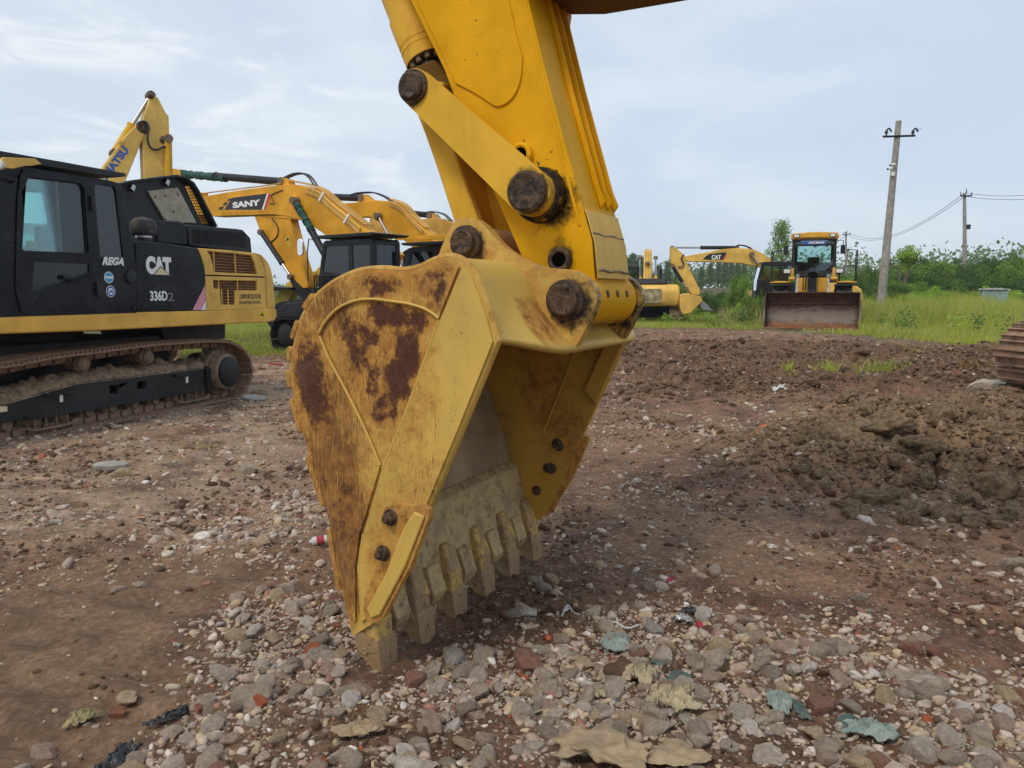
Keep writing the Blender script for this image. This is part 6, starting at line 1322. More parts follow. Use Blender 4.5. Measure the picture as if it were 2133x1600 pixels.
blades('dry_stalks', x, y, q.uniform(.7, 1.25, n), q.uniform(.012, .022, n), np.array([[.46, .40, .22]]) * q.uniform(.6, 1.15, (n, 1)), 'tall pale dry stalks standing out of the rough grass on the right', seed=9)
# weeds and tufts standing in the dirt
TU = [((1725, 775), 130, .30, .30, 0, 'sprawling green weed tuft with straw stalks in the dirt before the loader'), ((1835, 785), 200, .34, .42, 0, 'wide spreading grass tuft left of the ribbed brick piece'), ((1925, 722), 70, .30, .18, 0, 'small upright grass tuft by the grass edge'), ((2025, 780), 90, .26, .30, 1, 'dry orange straw tuft left of the right-hand track'), ((1640, 782), 60, .25, .2, 0, 'thin green weed in front of the loader bucket, left side'),
      ((1690, 690), 60, .45, .25, 2, 'thin straw-coloured weed standing right before the loader bucket'), ((1655, 690), 40, .35, .2, 0, 'pale weed under the loader bucket edge'), ((425, 915), 120, .05, .35, 0, 'low green weed patch on the dirt before the muddy track'), ((2000, 835), 60, .16, .3, 1, 'flattened dry grass behind the clay heap'), ((1345, 668), 90, .4, .5, 0, 'grass tuft behind the right side of the big bucket'), ((1470, 665), 90, .4, .6, 0, 'grass tuft under the distant excavator bucket'), ((1900, 745), 60, .2, .3, 0, 'short grass tuft on the dark ridge, middle'), ((2065, 745), 70, .2, .35, 1, 'dry tuft on the dark ridge near the track')]
for (px, py), n, hh_, rr_, dry, lab in TU:
    p = ground(px, py, .25 if py < 720 else .1); a = q.uniform(0, 6.28, n); r_ = rr_ * q.uniform(size=n) ** .8; x = p.x + np.cos(a) * r_; y = p.y + np.sin(a) * r_
    c = gcol(n, x, y, .25) if dry == 0 else (np.array([[.34, .22, .10]]) if dry == 1 else np.array([[.36, .30, .16]])) * q.uniform(.6, 1.1, (n, 1))
    blades('grass_tuft', x, y, hh_ * q.uniform(.4, 1.1, n), q.uniform(.008, .016, n), c, lab, 1.3, None, 'grass tuft', 'tufts in the dirt', seed=px)
# ================================================================== bushes and trees
def leaves(cent, spread, per, size, cols, seed, aspect=.55, shade=.5):
    """leaf quads gathered in clumps"""
    q = np.random.RandomState(seed); C_n = len(cent); n = C_n * per; c0 = np.repeat(cent, per, axis=0); sp_ = np.repeat(spread, per)[:, None]
    g = q.normal(size=(n, 3)); g /= np.linalg.norm(g, axis=1)[:, None]; P = c0 + g * sp_ * (q.uniform(size=(n, 1)) ** .45)
    u = q.normal(size=(n, 3)); u /= np.linalg.norm(u, axis=1)[:, None]; w = np.cross(u, q.normal(size=(n, 3)) + [0, 0, .6]); w /= np.linalg.norm(w, axis=1)[:, None] + 1e-6
    s = size * q.uniform(.6, 1.3, (n, 1)); V = np.stack([P - u * s * .5, P + w * s * aspect * .5, P + u * s * .5, P - w * s * aspect * .5], 1).reshape(-1, 3)
    cc = np.repeat(cols[q.randint(0, len(cols), C_n)], per, axis=0) * q.uniform(.7, 1.25, (n, 1)); return V, np.arange(n * 4).reshape(-1, 4), np.repeat(cc, 4, axis=0)
GREENS = {'mid': np.array([[.11, .175, .04], [.14, .21, .045], [.085, .14, .036], [.16, .235, .05]]), 'dark': np.array([[.065, .11, .036], [.05, .088, .03], [.09, .135, .04]]), 'light': np.array([[.20, .29, .055], [.24, .33, .065], [.16, .24, .05]]), 'blue': np.array([[.10, .14, .075], [.12, .16, .09], [.145, .19, .105]])}  # 'blue' has distance haze painted into the leaf colour of far trees
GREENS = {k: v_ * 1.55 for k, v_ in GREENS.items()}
def bush_mesh(name, rx, rz, ncl, per, size, col, seed, tall=False):
    q = np.random.RandomState(seed); g = q.normal(size=(ncl, 3)); g /= np.linalg.norm(g, axis=1)[:, None]; rr = q.uniform(.2, .85, (ncl, 1)) ** .6
    c = g * rr * np.array([rx, rx * .8, rz * .5]); c[:, 2] += rz * .5; c[:, 2] = np.maximum(c[:, 2], .08); V, Fq, Cc = leaves(c, q.uniform(.26, .50, ncl) * rx * .62, per, size, GREENS[col], seed)
    me_o = np_mesh(name, V, Fq, 4, M['leaf'], None, Cc); me = me_o.data; bpy.data.objects.remove(me_o); return me
BM = {}
for col, sd in (('mid', 1), ('mid', 2), ('dark', 3), ('light', 4), ('dark', 5), ('mid', 6), ('light', 7)): BM[(col, sd)] = bush_mesh('crown', 1.5, 2.2, 64, 130, .11, col, sd)
keys = list(BM)
bst = bmesh.new()
for a in range(6): add_tube(bst, [(0, 0, -.3), (math.cos(a) * .25, math.sin(a) * .25, .6), (math.cos(a) * .8, math.sin(a) * .8, 1.3)], .03, 5, 0, 2)
smesh = bpy.data.meshes.new('stem'); bst.to_mesh(smesh); bst.free(); smesh.materials.append(M['bark'])
def bush(px, top, depth, w, key, lab, cat='bush', group='bushes behind the yard', name='bush', gz=None):
    p = at(px, top, depth); gz = hz(p.x, p.y) if gz is None else gz; hh_ = p.z - gz; e = bpy.data.objects.new(name, None); COL.objects.link(e); e.location = (p.x, p.y, gz - .1); e.rotation_euler = (0, 0, random.uniform(0, 6.28))
    tag(e, lab, cat, group); sx = w / F * depth / 3.0
    for nm, me in (('crown', BM[key]), ('stem', smesh)):
        o = bpy.data.objects.new(nm, me); COL.objects.link(o); o.parent = e; o.scale = (sx, sx, hh_ / 2.35)
    return e
shade_w = {'mid': 'mid green', 'dark': 'dark green', 'light': 'light green'}
rb = random.Random(4)
# right-hand thicket: front rows low, back rows higher
ROWS = [(44, 596, 600, 96, ['mid', 'dark', 'light'], 'front row', 1765, 2180, 52), (49, 578, 560, 120, ['dark', 'mid'], 'second row', 1770, 2200, 60), (57, 562, 528, 130, ['mid', 'dark'], 'third row', 1790, 2220, 62), (68, 550, 504, 130, ['mid', 'dark', 'mid'], 'back row', 1840, 2260, 54)]
for dpt, t0, t1, w, cs, rn, xa, xb, st_ in ROWS:
    px = xa; k_ = 0
    while px < xb:
        f = (px - xa) / (xb - xa); col = rb.choice(cs); key = rb.choice([k2 for k2 in keys if k2[0] == col]); 
        pos = 'right of the loader' if px < 1850 else ('around the leaning pole' if px < 1900 else ('between the two poles' if px < 2010 else 'near the right edge'))
        bush(px, t0 + (t1 - t0) * f + rb.uniform(-8, 8), dpt + rb.uniform(-2, 2), w * rb.uniform(.8, 1.2), key, f'{shade_w[col]} bush in the {rn} of the thicket, {pos}'); px += st_ * rb.uniform(.75, 1.2); k_ += 1
# middle: green wall between the distant excavators
px = 1325
while px < 1660:
    col = rb.choice(['mid', 'light', 'dark']); key = rb.choice([k2 for k2 in keys if k2[0] == col]); bush(px, 604 + rb.uniform(-8, 8) - max(0, px - 1520) * .22, 50 + rb.uniform(-3, 3), 84, key, f'{shade_w[col]} creeper-covered bush behind the distant excavators, ' + ('left part' if px < 1420 else ('middle part' if px < 1520 else 'part next to the loader'))); px += rb.uniform(30, 44)
bush(1545, 560, 47, 70, keys[0], 'tall mid green bush left of the loader behind the long boom'); bush(1575, 572, 45, 64, keys[3], 'light green bush right beside the loader, left side'); bush(1415, 560, 52, 40, keys[5], 'slim green bush between the two distant excavators')
bush(1790, 562, 46, 60, keys[2], 'dark green bush just right of the loader handrail'); bush(1815, 548, 52, 80, keys[4], 'dark leafy bush left of the leaning pole')
bush(1563, 604, 31.2, 50, keys[0], 'low mid green bush before the tracks of the long-boomed excavator'); bush(1591, 596, 30.6, 34, keys[5], 'low leafy bush touching the left edge of the loader bucket'); bush(1536, 622, 31.5, 36, keys[3], 'low light green weed bush under the long boom')
n = 520; y = 21 + 26 * q.uniform(size=n) ** .8; x = y * np.tan(q.uniform(R(3), R(37), n)); k = (y - grass_edge(x) > .8) & (np.abs((x - WL.o.x) * .93 - (y - 26.2) * .363) > 1.9) & (fbm(x * .4 + 8, y * .4, 3, 151) > .45); x, y = x[k], y[k]
cw_ = np.stack([x, y, hgt(x, y) + q.uniform(.12, .5, len(x))], 1); V, Fq, Cc = leaves(cw_, q.uniform(.18, .42, len(x)), 70, .09, np.vstack([GREENS['mid'], GREENS['light'], GREENS['dark']]), 31); o = np_mesh('weeds', V, Fq, 4, M['leaf'], None, Cc); tag(o, 'leafy weeds growing in patches through the rough grass', 'weeds', kind='stuff')
# trees
def tree(px, top, depth, w, kind, lab, base=None, group='trees behind the yard', seed=1):
    p = at(px, top, depth); gz = hz(p.x, p.y) if base is None else base; Ht = p.z - gz; q = np.random.RandomState(seed); W = w / F * depth
    e = bpy.data.objects.new(kind + '_tree', None); COL.objects.link(e); e.location = (p.x, p.y, gz - .1); tag(e, lab, 'tree', group); bm = bmesh.new(); cent = []
    if kind == 'poplar':
        add_tube(bm, [(0, 0, 0), (.05, .03, Ht * .5), (0, 0, Ht * .96)], .1, 7, 0, 4, rf=lambda t_: .03 * Ht / 2 * (1 - t_ * .9) * .7)
        for i in range(38):
            z = Ht * (.22 + .76 * i / 38); a = i * 2.4; r_ = W / 2 * (1.0 - .72 * max(0, (z / Ht - .3) / .7)) * q.uniform(.5, 1.05); t1 = (math.cos(a) * r_, math.sin(a) * r_, z + r_ * 1.0)
            add_tube(bm, [(0, 0, z - .2), (t1[0] * .5, t1[1] * .5, z + r_ * .35), t1], .02, 4, 0, 2); cent += [t1, (t1[0] * .6, t1[1] * .6, z + r_ * .5)]
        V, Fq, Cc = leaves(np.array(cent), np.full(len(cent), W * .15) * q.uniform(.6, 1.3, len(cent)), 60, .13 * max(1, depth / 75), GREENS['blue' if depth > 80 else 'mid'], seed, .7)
    else:
        zt_ = Ht * .52; add_tube(bm, [(-.1, 0, 0), (0, 0, zt_ * .5), (.02, 0, zt_)], .1, 8, 0, 4, rf=lambda t_: .17 - .04 * t_); add_tube(bm, [(0, 0, zt_ * .55), (-.35, 0, zt_ * .85), (-.5, .1, zt_ * 1.15)], .09, 7, 0, 4); add_tube(bm, [(0, 0, zt_ * .8), (.15, 0, zt_ * 1.1), (.3, 0, zt_ * 1.3)], .08, 7, 0, 4)
        tw = []
        for a, l in ((-2.2, 1.5), (-1.5, 1.35), (2.3, 1.6), (2.0, 1.3), (.3, 1.3), (2.6, 1.1)):
            tp = (math.sin(a) * l * .95, q.uniform(-.3, .3), zt_ * 1.35 + abs(math.cos(a)) * .5); add_tube(bm, [(0, 0, zt_), (tp[0] * .5, 0, zt_ * 1.25), tp], .022, 5, 0, 3); tw.append(tp)
        g = q.normal(size=(40, 3)); g /= np.linalg.norm(g, axis=1)[:, None]; c0 = g * np.array([.72, .7, .72]) * q.uniform(.4, 1, (40, 1)) + [.12, 0, Ht * .80]
        V, Fq, Cc = leaves(c0, np.full(40, .30), 90, .13, GREENS['light'], seed); V2, F2, C2_ = leaves(np.array(tw), np.full(len(tw), .26), 60, .15, GREENS['dark'], seed + 1); Fq = np.vstack([Fq, F2 + len(V)]); V = np.vstack([V, V2]); Cc = np.vstack([Cc, C2_])
    obj('trunk', bm, M['bark'], e); np_mesh('crown', V, Fq, 4, M['leaf'], e, Cc); return e
tree(1630, 464, 60, 84, 'poplar', 'loose-crowned poplar rising behind the wheel loader cab', seed=5)
tree(1890, 506, 54, 60, 'pollard', 'small pollarded tree with round light crown right of the leaning pole', seed=6)
popl = {}
PX = [(1303, 536), (1318, 530), (1334, 534), (1350, 540), (1392, 545), (1462, 556), (1480, 548), (1497, 542), (1511, 538), (1524, 546), (1538, 540), (1551, 548), (1372, 552), (1436, 562)]
for i, (px, top) in enumerate(PX):
    wh = 'left of the rear-view excavator' if px < 1345 else ('behind the rear-view excavator' if px < 1420 else 'under the long distant boom'); nth = ['first', 'second', 'third', 'fourth', 'fifth', 'sixth', 'seventh', 'eighth', 'ninth', 'tenth', 'eleventh', 'twelfth', 'thirteenth', 'fourteenth'][sorted(q_[0] for q_ in PX).index(px)]
    if i < 3: popl[i] = tree(px, top, 118, 34, 'poplar', f'far haze-tinted blue-green poplar {wh}, {nth} from the left', seed=20 + i)
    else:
        src = popl[i % 3]; p = at(px, top, 118 + (i % 4) * 4); sp_ = at(PX[i % 3][0], PX[i % 3][1], 118); gz = hz(p.x, p.y); sc = (p.z - gz) / (sp_.z - hz(sp_.x, sp_.y)); e = src.copy(); COL.objects.link(e); e.location = (p.x, p.y, gz - .1); e.scale = (sc, sc, sc); e.rotation_euler = (0, 0, i); e['label'] = f'far haze-tinted blue-green poplar {wh}, {nth} from the left'
        for ch in list(src.children): c_ = ch.copy(); COL.objects.link(c_); c_.parent = e
# far wood closing the horizon
q = np.random.RandomState(77); n = 420; a = q.uniform(R(-42), R(42), n); r_ = q.uniform(140, 190, n); cx_, cy_ = r_ * np.sin(a), r_ * np.cos(a); hs_ = q.uniform(1.2, 4.0, n) + np.where(a > R(8), 3.0, 0) * q.uniform(.3, 1, n)
cent = np.stack([cx_, cy_, hgt(cx_, cy_) + hs_ * .5], 1); V, Fq, Cc = leaves(cent, hs_ * .75, 130, .75, GREENS['blue'], 5, .7); o = np_mesh('far_wood', V, Fq, 4, M['leaf'], None, Cc); tag(o, 'far-off belt of haze-tinted blue-green trees along the horizon', 'wood', kind='stuff')
# ================================================================== poles, wires
M['concrete'] = simple('weathered_concrete', (.33, .31, .28), .9, 0, .3, 5, bump=.01); M['steel_d'] = simple('dark_steel', (.03, .03, .032), .6, .3, .3, 8)
def pole(name, base, top, dpt, r0, r1, lab):
    a = at(*base, dpt); b = at(*top, dpt); e = bpy.data.objects.new(name, None); COL.objects.link(e); e.location = (a.x, a.y, hz(a.x, a.y)); tag(e, lab, 'utility pole')
    lo = Vector((0, 0, -.3)) + Vector(((a.x - b.x) * .04, 0, 0)); hi = Vector((b.x - a.x, 0, b.z - e.location.z)); cyl('mast', e, lo, hi, r0, M['concrete'], r1, 20, .01); return e, hi
e, hi = pole('utility_pole', (1833, 640), (1872, 252), 34, .20, .115, 'leaning grey concrete pole with a crossarm right of the wheel loader')
o0 = Vector(e.location)
def LP(px, py, d=34.): return at(px, py, d) - o0
a, b = LP(1836, 286), LP(1903, 284); bm = bmesh.new(); add_cyl(bm, a - Vector((0, .13, 0)), b - Vector((0, .13, 0)), .045, None, 4); obj('crossarm', bm, M['steel_d'], e)
for px, s in ((1843, -1), (1898, 1)):
    bm = bmesh.new(); c_ = LP(px, 284) - Vector((0, .13, 0)); add_lathe(bm, c_, (0, 0, 1), [(0, .03), (.08, .03), (.09, .075), (.13, .05), (.14, .08), (.19, .05), (.24, .03)], 14); add_tube(bm, [c_ + Vector((0, 0, .2)), c_ + Vector((.1, 0, .3)), c_ + Vector((.22, 0, .16))], .035, 6)
    if s > 0: add_cyl(bm, c_ + Vector((.1, 0, .27)), c_ + Vector((.36, 0, .28)), .012, None, 5)
    obj('insulator', bm, M['steel_d'], e)
for px, py in ((1853, 345), (1848, 353)):
    c_ = LP(px, py) - Vector((0, .22, 0)); bm = bmesh.new(); add_cyl(bm, c_ + Vector((-.10, -.06, -.03)), c_ + Vector((.12, 0, .03)), .05, None, 12); add_cyl(bm, c_ + Vector((.1, 0, .02)), c_ + Vector((.2, .1, -.05)), .018, None, 6); cm = obj('security_camera', bm, M['white'], e); cyl('lens', cm, c_ + Vector((-.125, -.066, -.034)), c_ + Vector((-.10, -.06, -.03)), .042, M['blackdecal'], None, 12, 0)
box('junction_box', e, LP(1855, 364) - Vector((0, .2, 0)), (.13, .08, .17), M['white'], None, .01)
e2, h2 = pole('utility_pole', (2011, 600), (2009, 402), 65, .19, .12, 'upright concrete pole with a lamp above the thicket near the right edge'); o2_ = Vector(e2.location)
e3, h3 = pole('utility_pole', (1762, 610), (1762, 483), 120, .20, .13, 'farthest slim pole seen between the loader and the leaning pole'); o3_ = Vector(e3.location)
for ee, oo, px, py, d_, sp_ in ((e2, o2_, 2009, 409, 65, 11), (e3, o3_, 1762, 489, 120, 7)):
    a = at(px - sp_, py, d_) - oo; b = at(px + sp_ + 1, py - .5, d_) - oo; bm = bmesh.new(); add_cyl(bm, a - Vector((0, .2, 0)), b - Vector((0, .2, 0)), .06, None, 4); 
    for q_ in (a, b, (a + b) / 2 + Vector((0, 0, .25))): add_cyl(bm, q_ - Vector((0, .2, 0)), q_ + Vector((0, -.2, .32)), .05, .03, 8)
    obj('crossarm', bm, M['steel_d'], ee)
c_ = at(2016, 473, 65) - o2_; bm = bmesh.new(); add_box(bm, c_ - Vector((0, .1, 0)), (.22, .25, .38)); add_cyl(bm, c_, c_ - Vector((.35, 0, -.05)), .03, None, 6); obj('pole_lamp', bm, M['steel_d'], e2)
def wire(p, q_, sag, lab, r=.018):
    p, q_ = Vector(p), Vector(q_); bm = bmesh.new(); pts = [p.lerp(q_, t_ / 24) - Vector((0, 0, sag * 4 * (t_ / 24) * (1 - t_ / 24))) for t_ in range(25)]; add_tube(bm, pts, r, 5, 0, 0); o = obj('power_line', bm, M['steel_d'], None); tag(o, lab, 'power line', 'power lines between the poles')
for k, (dy, nm) in enumerate(((0, 'upper'), (7, 'lower'))):
    A = at(1764, 483 + dy, 120); B_ = at(2007, 404 + dy, 65); wire(A, B_, 2.1 - k * .2, f'{nm} power line sagging from the farthest pole up to the right-hand pole', .022)
    wire(at(1761, 483 + dy, 120), at(1660, 540 + dy, 175), .8, f'{nm} power line running from the farthest pole behind the loader', .028)
    wire(at(2011, 402 + dy, 65), at(2300, 380 + dy * 1.4, 50), .5, f'{nm} power line from the right-hand pole out of the right edge', .016)
# pale tank in the thicket
gp = at(2068, 640, 33); o = Rig('water_tank', (gp.x, gp.y, hz(gp.x, gp.y)), (.9, -.43), 'pale blue-green square tank half hidden in the weeds at right', 'tank')
tk = prism('tank_body', o, [(-.5, 0), (-.47, 1.38), (.47, 1.38), (.5, 0)], -.45, .45, simple('tank_paint', (.22, .32, .31), .7, 0, .4, 6), .04)
prism('tank_lid', o, [(-.55, 1.38), (-.5, 1.46), (.2, 1.48), (.56, 1.42), (.55, 1.38)], -.5, .5, simple('tank_lid', (.42, .42, .40), .8, 0, .5, 6), .02)
# ================================================================== litter
def sheet(name, px, py, w, h, mat, lab, cat, amp=.35, seed=0, lift=0., ang=None, n=34, freq=2.6, thick=.002, group=None, ragged=.5):
    """a crumpled sheet lying on the ground; w, h in metres"""
    q = np.random.RandomState(seed); p = ground(px, py); u = np.linspace(-1, 1, n); X, Y = np.meshgrid(u, u * .999)
    a = q.uniform(0, 3.14) if ang is None else ang; off = q.uniform(0, 50)
    ex = 1 + ragged * (fbm(X * 1.7 + off, Y * 1.7, 3, seed) - .5) * 2; r_ = np.maximum(np.abs(X), np.abs(Y)); rnd = 1 - .22 * (r_ > 0) * (np.abs(X * Y)); X0, Y0 = X * w / 2 * ex * rnd, Y * h / 2 * ex * rnd
    x = p.x + X0 * math.cos(a) - Y0 * math.sin(a); y = p.y + X0 * math.sin(a) + Y0 * math.cos(a)
    s = max(w, h); ridge = 1 - np.abs(fbm(X * freq + off, Y * freq + 3, 3, seed + 1) * 2 - 1) * 1.6; ridge2 = 1 - np.abs(fbm(X * freq * 2.2 + off, Y * freq * 1.3 + 9, 3, seed + 8) * 2 - 1) * 2.2; z = hgt(x.ravel(), y.ravel()).reshape(n, n) + .008 + lift + amp * s * (.42 * np.maximum(0, ridge) + .20 * np.maximum(-.2, ridge2) + .10) * (1 - .5 * r_ ** 2)
    x = x + (fbm(X * 3 + off, Y * 3, 2, seed + 4) - .5) * s * .25 * amp; i = np.arange(n * n).reshape(n, n); f = np.stack([i[:-1, :-1], i[:-1, 1:], i[1:, 1:], i[1:, :-1]], -1).reshape(-1, 4)
    co = np.stack([x, y, z], -1).reshape(-1, 3); c0 = co.mean(0); o = np_mesh(name, co - c0, f, 4, mat, None, smooth=True); o.location = c0; m = o.modifiers.new('thickness', 'SOLIDIFY'); m.thickness = thick
    tag(o, lab, cat, group); return o
def cloth(nm, col, var=.35): return simple(nm, col, .85, 0, var, 9, bump=.004, dust=.35)
mint = cloth('mint_plastic', (.27, .33, .29)); teal = cloth('teal_rag', (.10, .145, .13)); cream = cloth('cream_fibre', (.46, .38, .24)); tan = simple('tan_sheet', (.36, .26, .15), .6, 0, .3, 8, bump=.003); blk = simple('black_film', (.03, .034, .04), .35, 0, .4, 9, dust=.3)
sheet('plastic_bag', 1282, 1352, .15, .15, mint, 'pale mint green crumpled plastic bag right of the bucket teeth', 'plastic bag', .55, 1)
sheet('rag', 1625, 1482, .18, .09, mint, 'pale teal torn rag in the gravel right of centre', 'rag', .35, 2); sheet('rag', 1668, 1492, .12, .05, teal, 'dark green strip beside the pale teal rag', 'rag', .3, 3)
sheet('rag', 1812, 1528, .20, .09, mint, 'pale teal rag lying behind the big tan stone', 'rag', .4, 4); sheet('rag', 1762, 1510, .09, .05, teal, 'small dark green scrap left of the pale teal rag', 'rag', .3, 5)
sheet('rag', 1415, 1425, .10, .08, teal, 'dark green rag beside the cream fibres', 'rag', .5, 6); sheet('rag', 1372, 1388, .07, .06, teal, 'small dark green rag above the cream fibres', 'rag', .5, 7)
sheet('fibre_clump', 1335, 1425, .15, .12, cream, 'frayed cream fibre clump, upper one, right of the bucket teeth', 'fibres', .7, 8, freq=5, ragged=.9); sheet('fibre_clump', 1405, 1475, .17, .12, cream, 'frayed cream fibre clump, lower one, by the dark green rag', 'fibres', .7, 9, freq=5, ragged=.9); sheet('fibre_clump', 1240, 1455, .10, .07, cream, 'small frayed cream fibre clump left of the others', 'fibres', .5, 10, freq=5, ragged=.9)
sheet('torn_sheet', 1268, 1588, .34, .20, tan, 'tan torn cardboard sheet at the bottom edge, left piece', 'cardboard', .30, 11, lift=.02, ang=-.25, freq=.8); sheet('torn_sheet', 1392, 1590, .24, .14, tan, 'tan torn cardboard sheet at the bottom edge, right piece', 'cardboard', .2, 12, lift=.015, ang=-.1, freq=.9)
sheet('torn_sheet', 755, 1535, .20, .10, tan, 'olive tan leathery sheet in the gravel below the bucket', 'sheet', .35, 13, ang=.4, freq=1.3)
sheet('plastic_film', 240, 1590, .22, .10, blk, 'black shiny plastic film at the bottom left', 'plastic film', .45, 14); sheet('plastic_film', 345, 1490, .16, .04, blk, 'thin black plastic strip in the gravel at lower left', 'plastic film', .35, 15, ang=.7); sheet('plastic_film', 500, 1455, .14, .035, tan, 'bent brown strip in the gravel left of the teeth', 'strip', .3, 16, ang=.4)
sheet('foam_scrap', 170, 1500, .12, .07, cloth('yellow_foam', (.33, .27, .13)), 'dirty yellow foam scrap at the edge of the mud track', 'foam', .5, 17)
wh = simple('white_scrap', (.66, .66, .64), .6, 0, .15, 8, dust=.25); rd = simple('red_scrap', (.42, .03, .05), .6, 0, .3, 9, dust=.2)
sheet('wrapper', 1422, 1302, .11, .045, simple('silver_wrapper', (.40, .40, .40), .3, .6, .5, 12), 'silver grey wrapper beside a red cap right of the bucket', 'wrapper', .5, 18, ang=-.2); sheet('wrapper', 1440, 1285, .10, .05, blk, 'dark crumpled film behind the silver wrapper', 'wrapper', .5, 28, ang=-.6)
p = ground(1454, 1312); bm = bmesh.new(); add_lathe(bm, (0, 0, 0), (.3, -.9, .35), [(0, .014), (.002, .0155), (.018, .0155), (.022, .013), (.022, .0)], 18); o = obj('bottle_cap', bm, rd, None); o.location = (p.x, p.y, hz(p.x, p.y) + .015); tag(o, 'small red bottle cap beside the silver wrapper', 'bottle cap')
sheet('red_scrap', 1396, 1213, .06, .035, rd, 'bright red scrap on the brown dirt right of the bucket', 'scrap', .4, 19); sheet('red_scrap', 1848 - 1130, 0 + 1530, .0001, .0001, rd, 'x', 'x') if False else None
sheet('wrapper', 1620, 830, .22, .07, wh, 'white and blue wrapper on the dirt left of the clay heap', 'wrapper', .4, 20, ang=-.4); 
sheet('foam_scrap', 1787, 963, .10, .06, wh, 'white foam scrap below the clay clods, upper one', 'foam', .3, 21); sheet('foam_scrap', 1776, 975, .12, .04, wh, 'white foam scrap below the clay clods, lower one', 'foam', .3, 22); sheet('foam_scrap', 2086, 1003, .09, .09, wh, 'white square tile scrap near the right edge', 'scrap', .1, 23)
sheet('plastic_bag', 1826, 668, .55, .35, simple('turquoise_plastic', (.03, .34, .36), .5, 0, .25, 6), 'turquoise plastic bag in the grass right of the loader', 'plastic bag', .5, 24, lift=.5); sheet('plastic_bag', 1785, 672, .5, .3, wh, 'white plastic litter left of the turquoise bag', 'plastic bag', .4, 25, lift=.45)
sheet('paper_scrap', 1178, 1273, .05, .02, wh, 'small white paper scrap below the farthest tooth', 'scrap', .3, 26)
slate = simple('pale_slab', (.36, .34, .29), .85, 0, .3, 7, bump=.01)
def slab(px, py, w, d, t_, mat, lab, cat, ang=0., tilt=(0, 0), name='stone_slab', seed=1):
    p = ground(px, py); q = np.random.RandomState(seed); pts = [(math.cos(a) * w / 2 * q.uniform(.75, 1.1), math.sin(a) * d / 2 * q.uniform(.7, 1.1)) for a in np.linspace(0, 6.28, 9)[:-1]]
    bm = bmesh.new(); add_prism(bm, pts, 0, t_); o = obj(name, bm, mat, None, min(.006, t_ * .3)); o.location = (p.x, p.y, hz(p.x, p.y) + .02 + t_ * .6); o.rotation_euler = (math.pi / 2 + tilt[0], tilt[1], ang); tag(o, lab, cat); return o
slab(530, 834, .42, .26, .03, slate, 'thin grey bent slab lying right of the track of the black excavator', 'slab', .3, (.2, .1)); slab(232, 983, .36, .16, .04, slate, 'long pale stone slab on the dirt before the muddy track', 'slab', .2, (.15, 0), seed=2)
slab(573, 763, .42, .16, .03, rd, 'faded red board lying between the black excavator and the rusty bucket', 'board', .6, (.1, .15), 'board', 3)
slab(2090, 850, .5, .3, .09, slate, 'flat pale rock at the right edge behind the clay heap', 'rock', .1, (.1, 0), seed=5)
# crushed drink can-like bottle left of the bucket heel
p = ground(668, 1156); bm = bmesh.new(); add_lathe(bm, (-.065, 0, 0), (1, .0, 0), [(0, .010), (.012, .012), (.02, .026), (.045, .027), (.05, .025), (.09, .027), (.12, .026), (.13, .020)], 20)
o = obj('drink_bottle', bm, wh, None); o.location = (p.x, p.y, hz(p.x, p.y) + .03); o.rotation_euler = (0, -.1, .25); tag(o, 'white drink bottle with a red label lying behind the bucket heel', 'bottle')
lathe('bottle_label', o, (-.02, 0, 0), (1, 0, 0), [(0, .0275), (.045, .0275)], rd, 20)
# ribbed brick pieces
def brick(px, py, w, lab, ang):
    p = ground(px, py, .1); bm = bmesh.new(); add_box(bm, (0, 0, 0), (w, w * .62, w * .5))
    for i in range(5): add_box(bm, (-w * .4 + i * w * .2, 0, w * .27), (w * .09, w * .62, w * .05))
    o = obj('brick', bm, M['brick'], None, w * .04); o.location = (p.x, p.y, hz(p.x, p.y) + w * .3); o.rotation_euler = (.35, .15, ang); tag(o, lab, 'brick', 'broken bricks')
M['brick'] = simple('brick', (.30, .115, .06), .9, 0, .4, 12, bump=.01, dust=.3)
brick(1908, 779, .15, 'ribbed red brick piece on the dirt in front of the thicket', .6); brick(1996, 792, .18, 'broken red brick half buried left of the right-hand track', .2); brick(2108, 803, .16, 'red brick piece beside the right-hand track', -.4); brick(240, 1425, .055, 'dark red brick chip left of the big sandy stone', .4); brick(118 + 300, 1430, .05, 'tiny red brick chip in the gravel at lower left', .9); brick(1460, 1312 + 160, .05, 'tiny red brick chip below the dark green rag', .2); brick(700, 1270, .04, 'small red brick chip left of the first tooth', .2)
# twigs and wire
def twig(pts, r, mat, lab, name='twig', cat='twig'):
    P = [ground(*p) for p in pts]; c0 = P[0].copy(); bm = bmesh.new(); add_tube(bm, [Vector((p.x, p.y, hz(p.x, p.y) + .012 + .01 * (i % 2))) - c0 for i, p in enumerate(P)], r, 5); o = obj(name, bm, mat, None); o.location = c0; tag(o, lab, cat)
twig([(118, 1118), (150, 1106), (182, 1094)], .006, cream, 'pale straight twig on the dirt at left'); twig([(1170, 1290), (1182, 1268), (1192, 1275), (1200, 1290)], .004, wh, 'short white string below the bucket', 'string', 'string'); twig([(1258, 1312), (1280, 1308), (1305, 1316), (1330, 1313)], .004, wh, 'white string above the mint green bag', 'string', 'string')
twig([(1960, 1398), (1985, 1412), (2010, 1416), (2022, 1408)], .003, cream, 'thin curved straw right of the tall stone pile'); twig([(1565, 735), (1630, 725), (1700, 722)], .01, cream, 'long straw stalk on the churned ridge before the loader'); twig([(1610, 1325), (1625, 1350), (1640, 1362)], .006, M['bark'], 'short dark stick among the stones right of the silver wrapper'); twig([(1100, 1500), (1130, 1494), (1160, 1490)], .004, cream, 'thin pale stick in the gravel below the bucket')
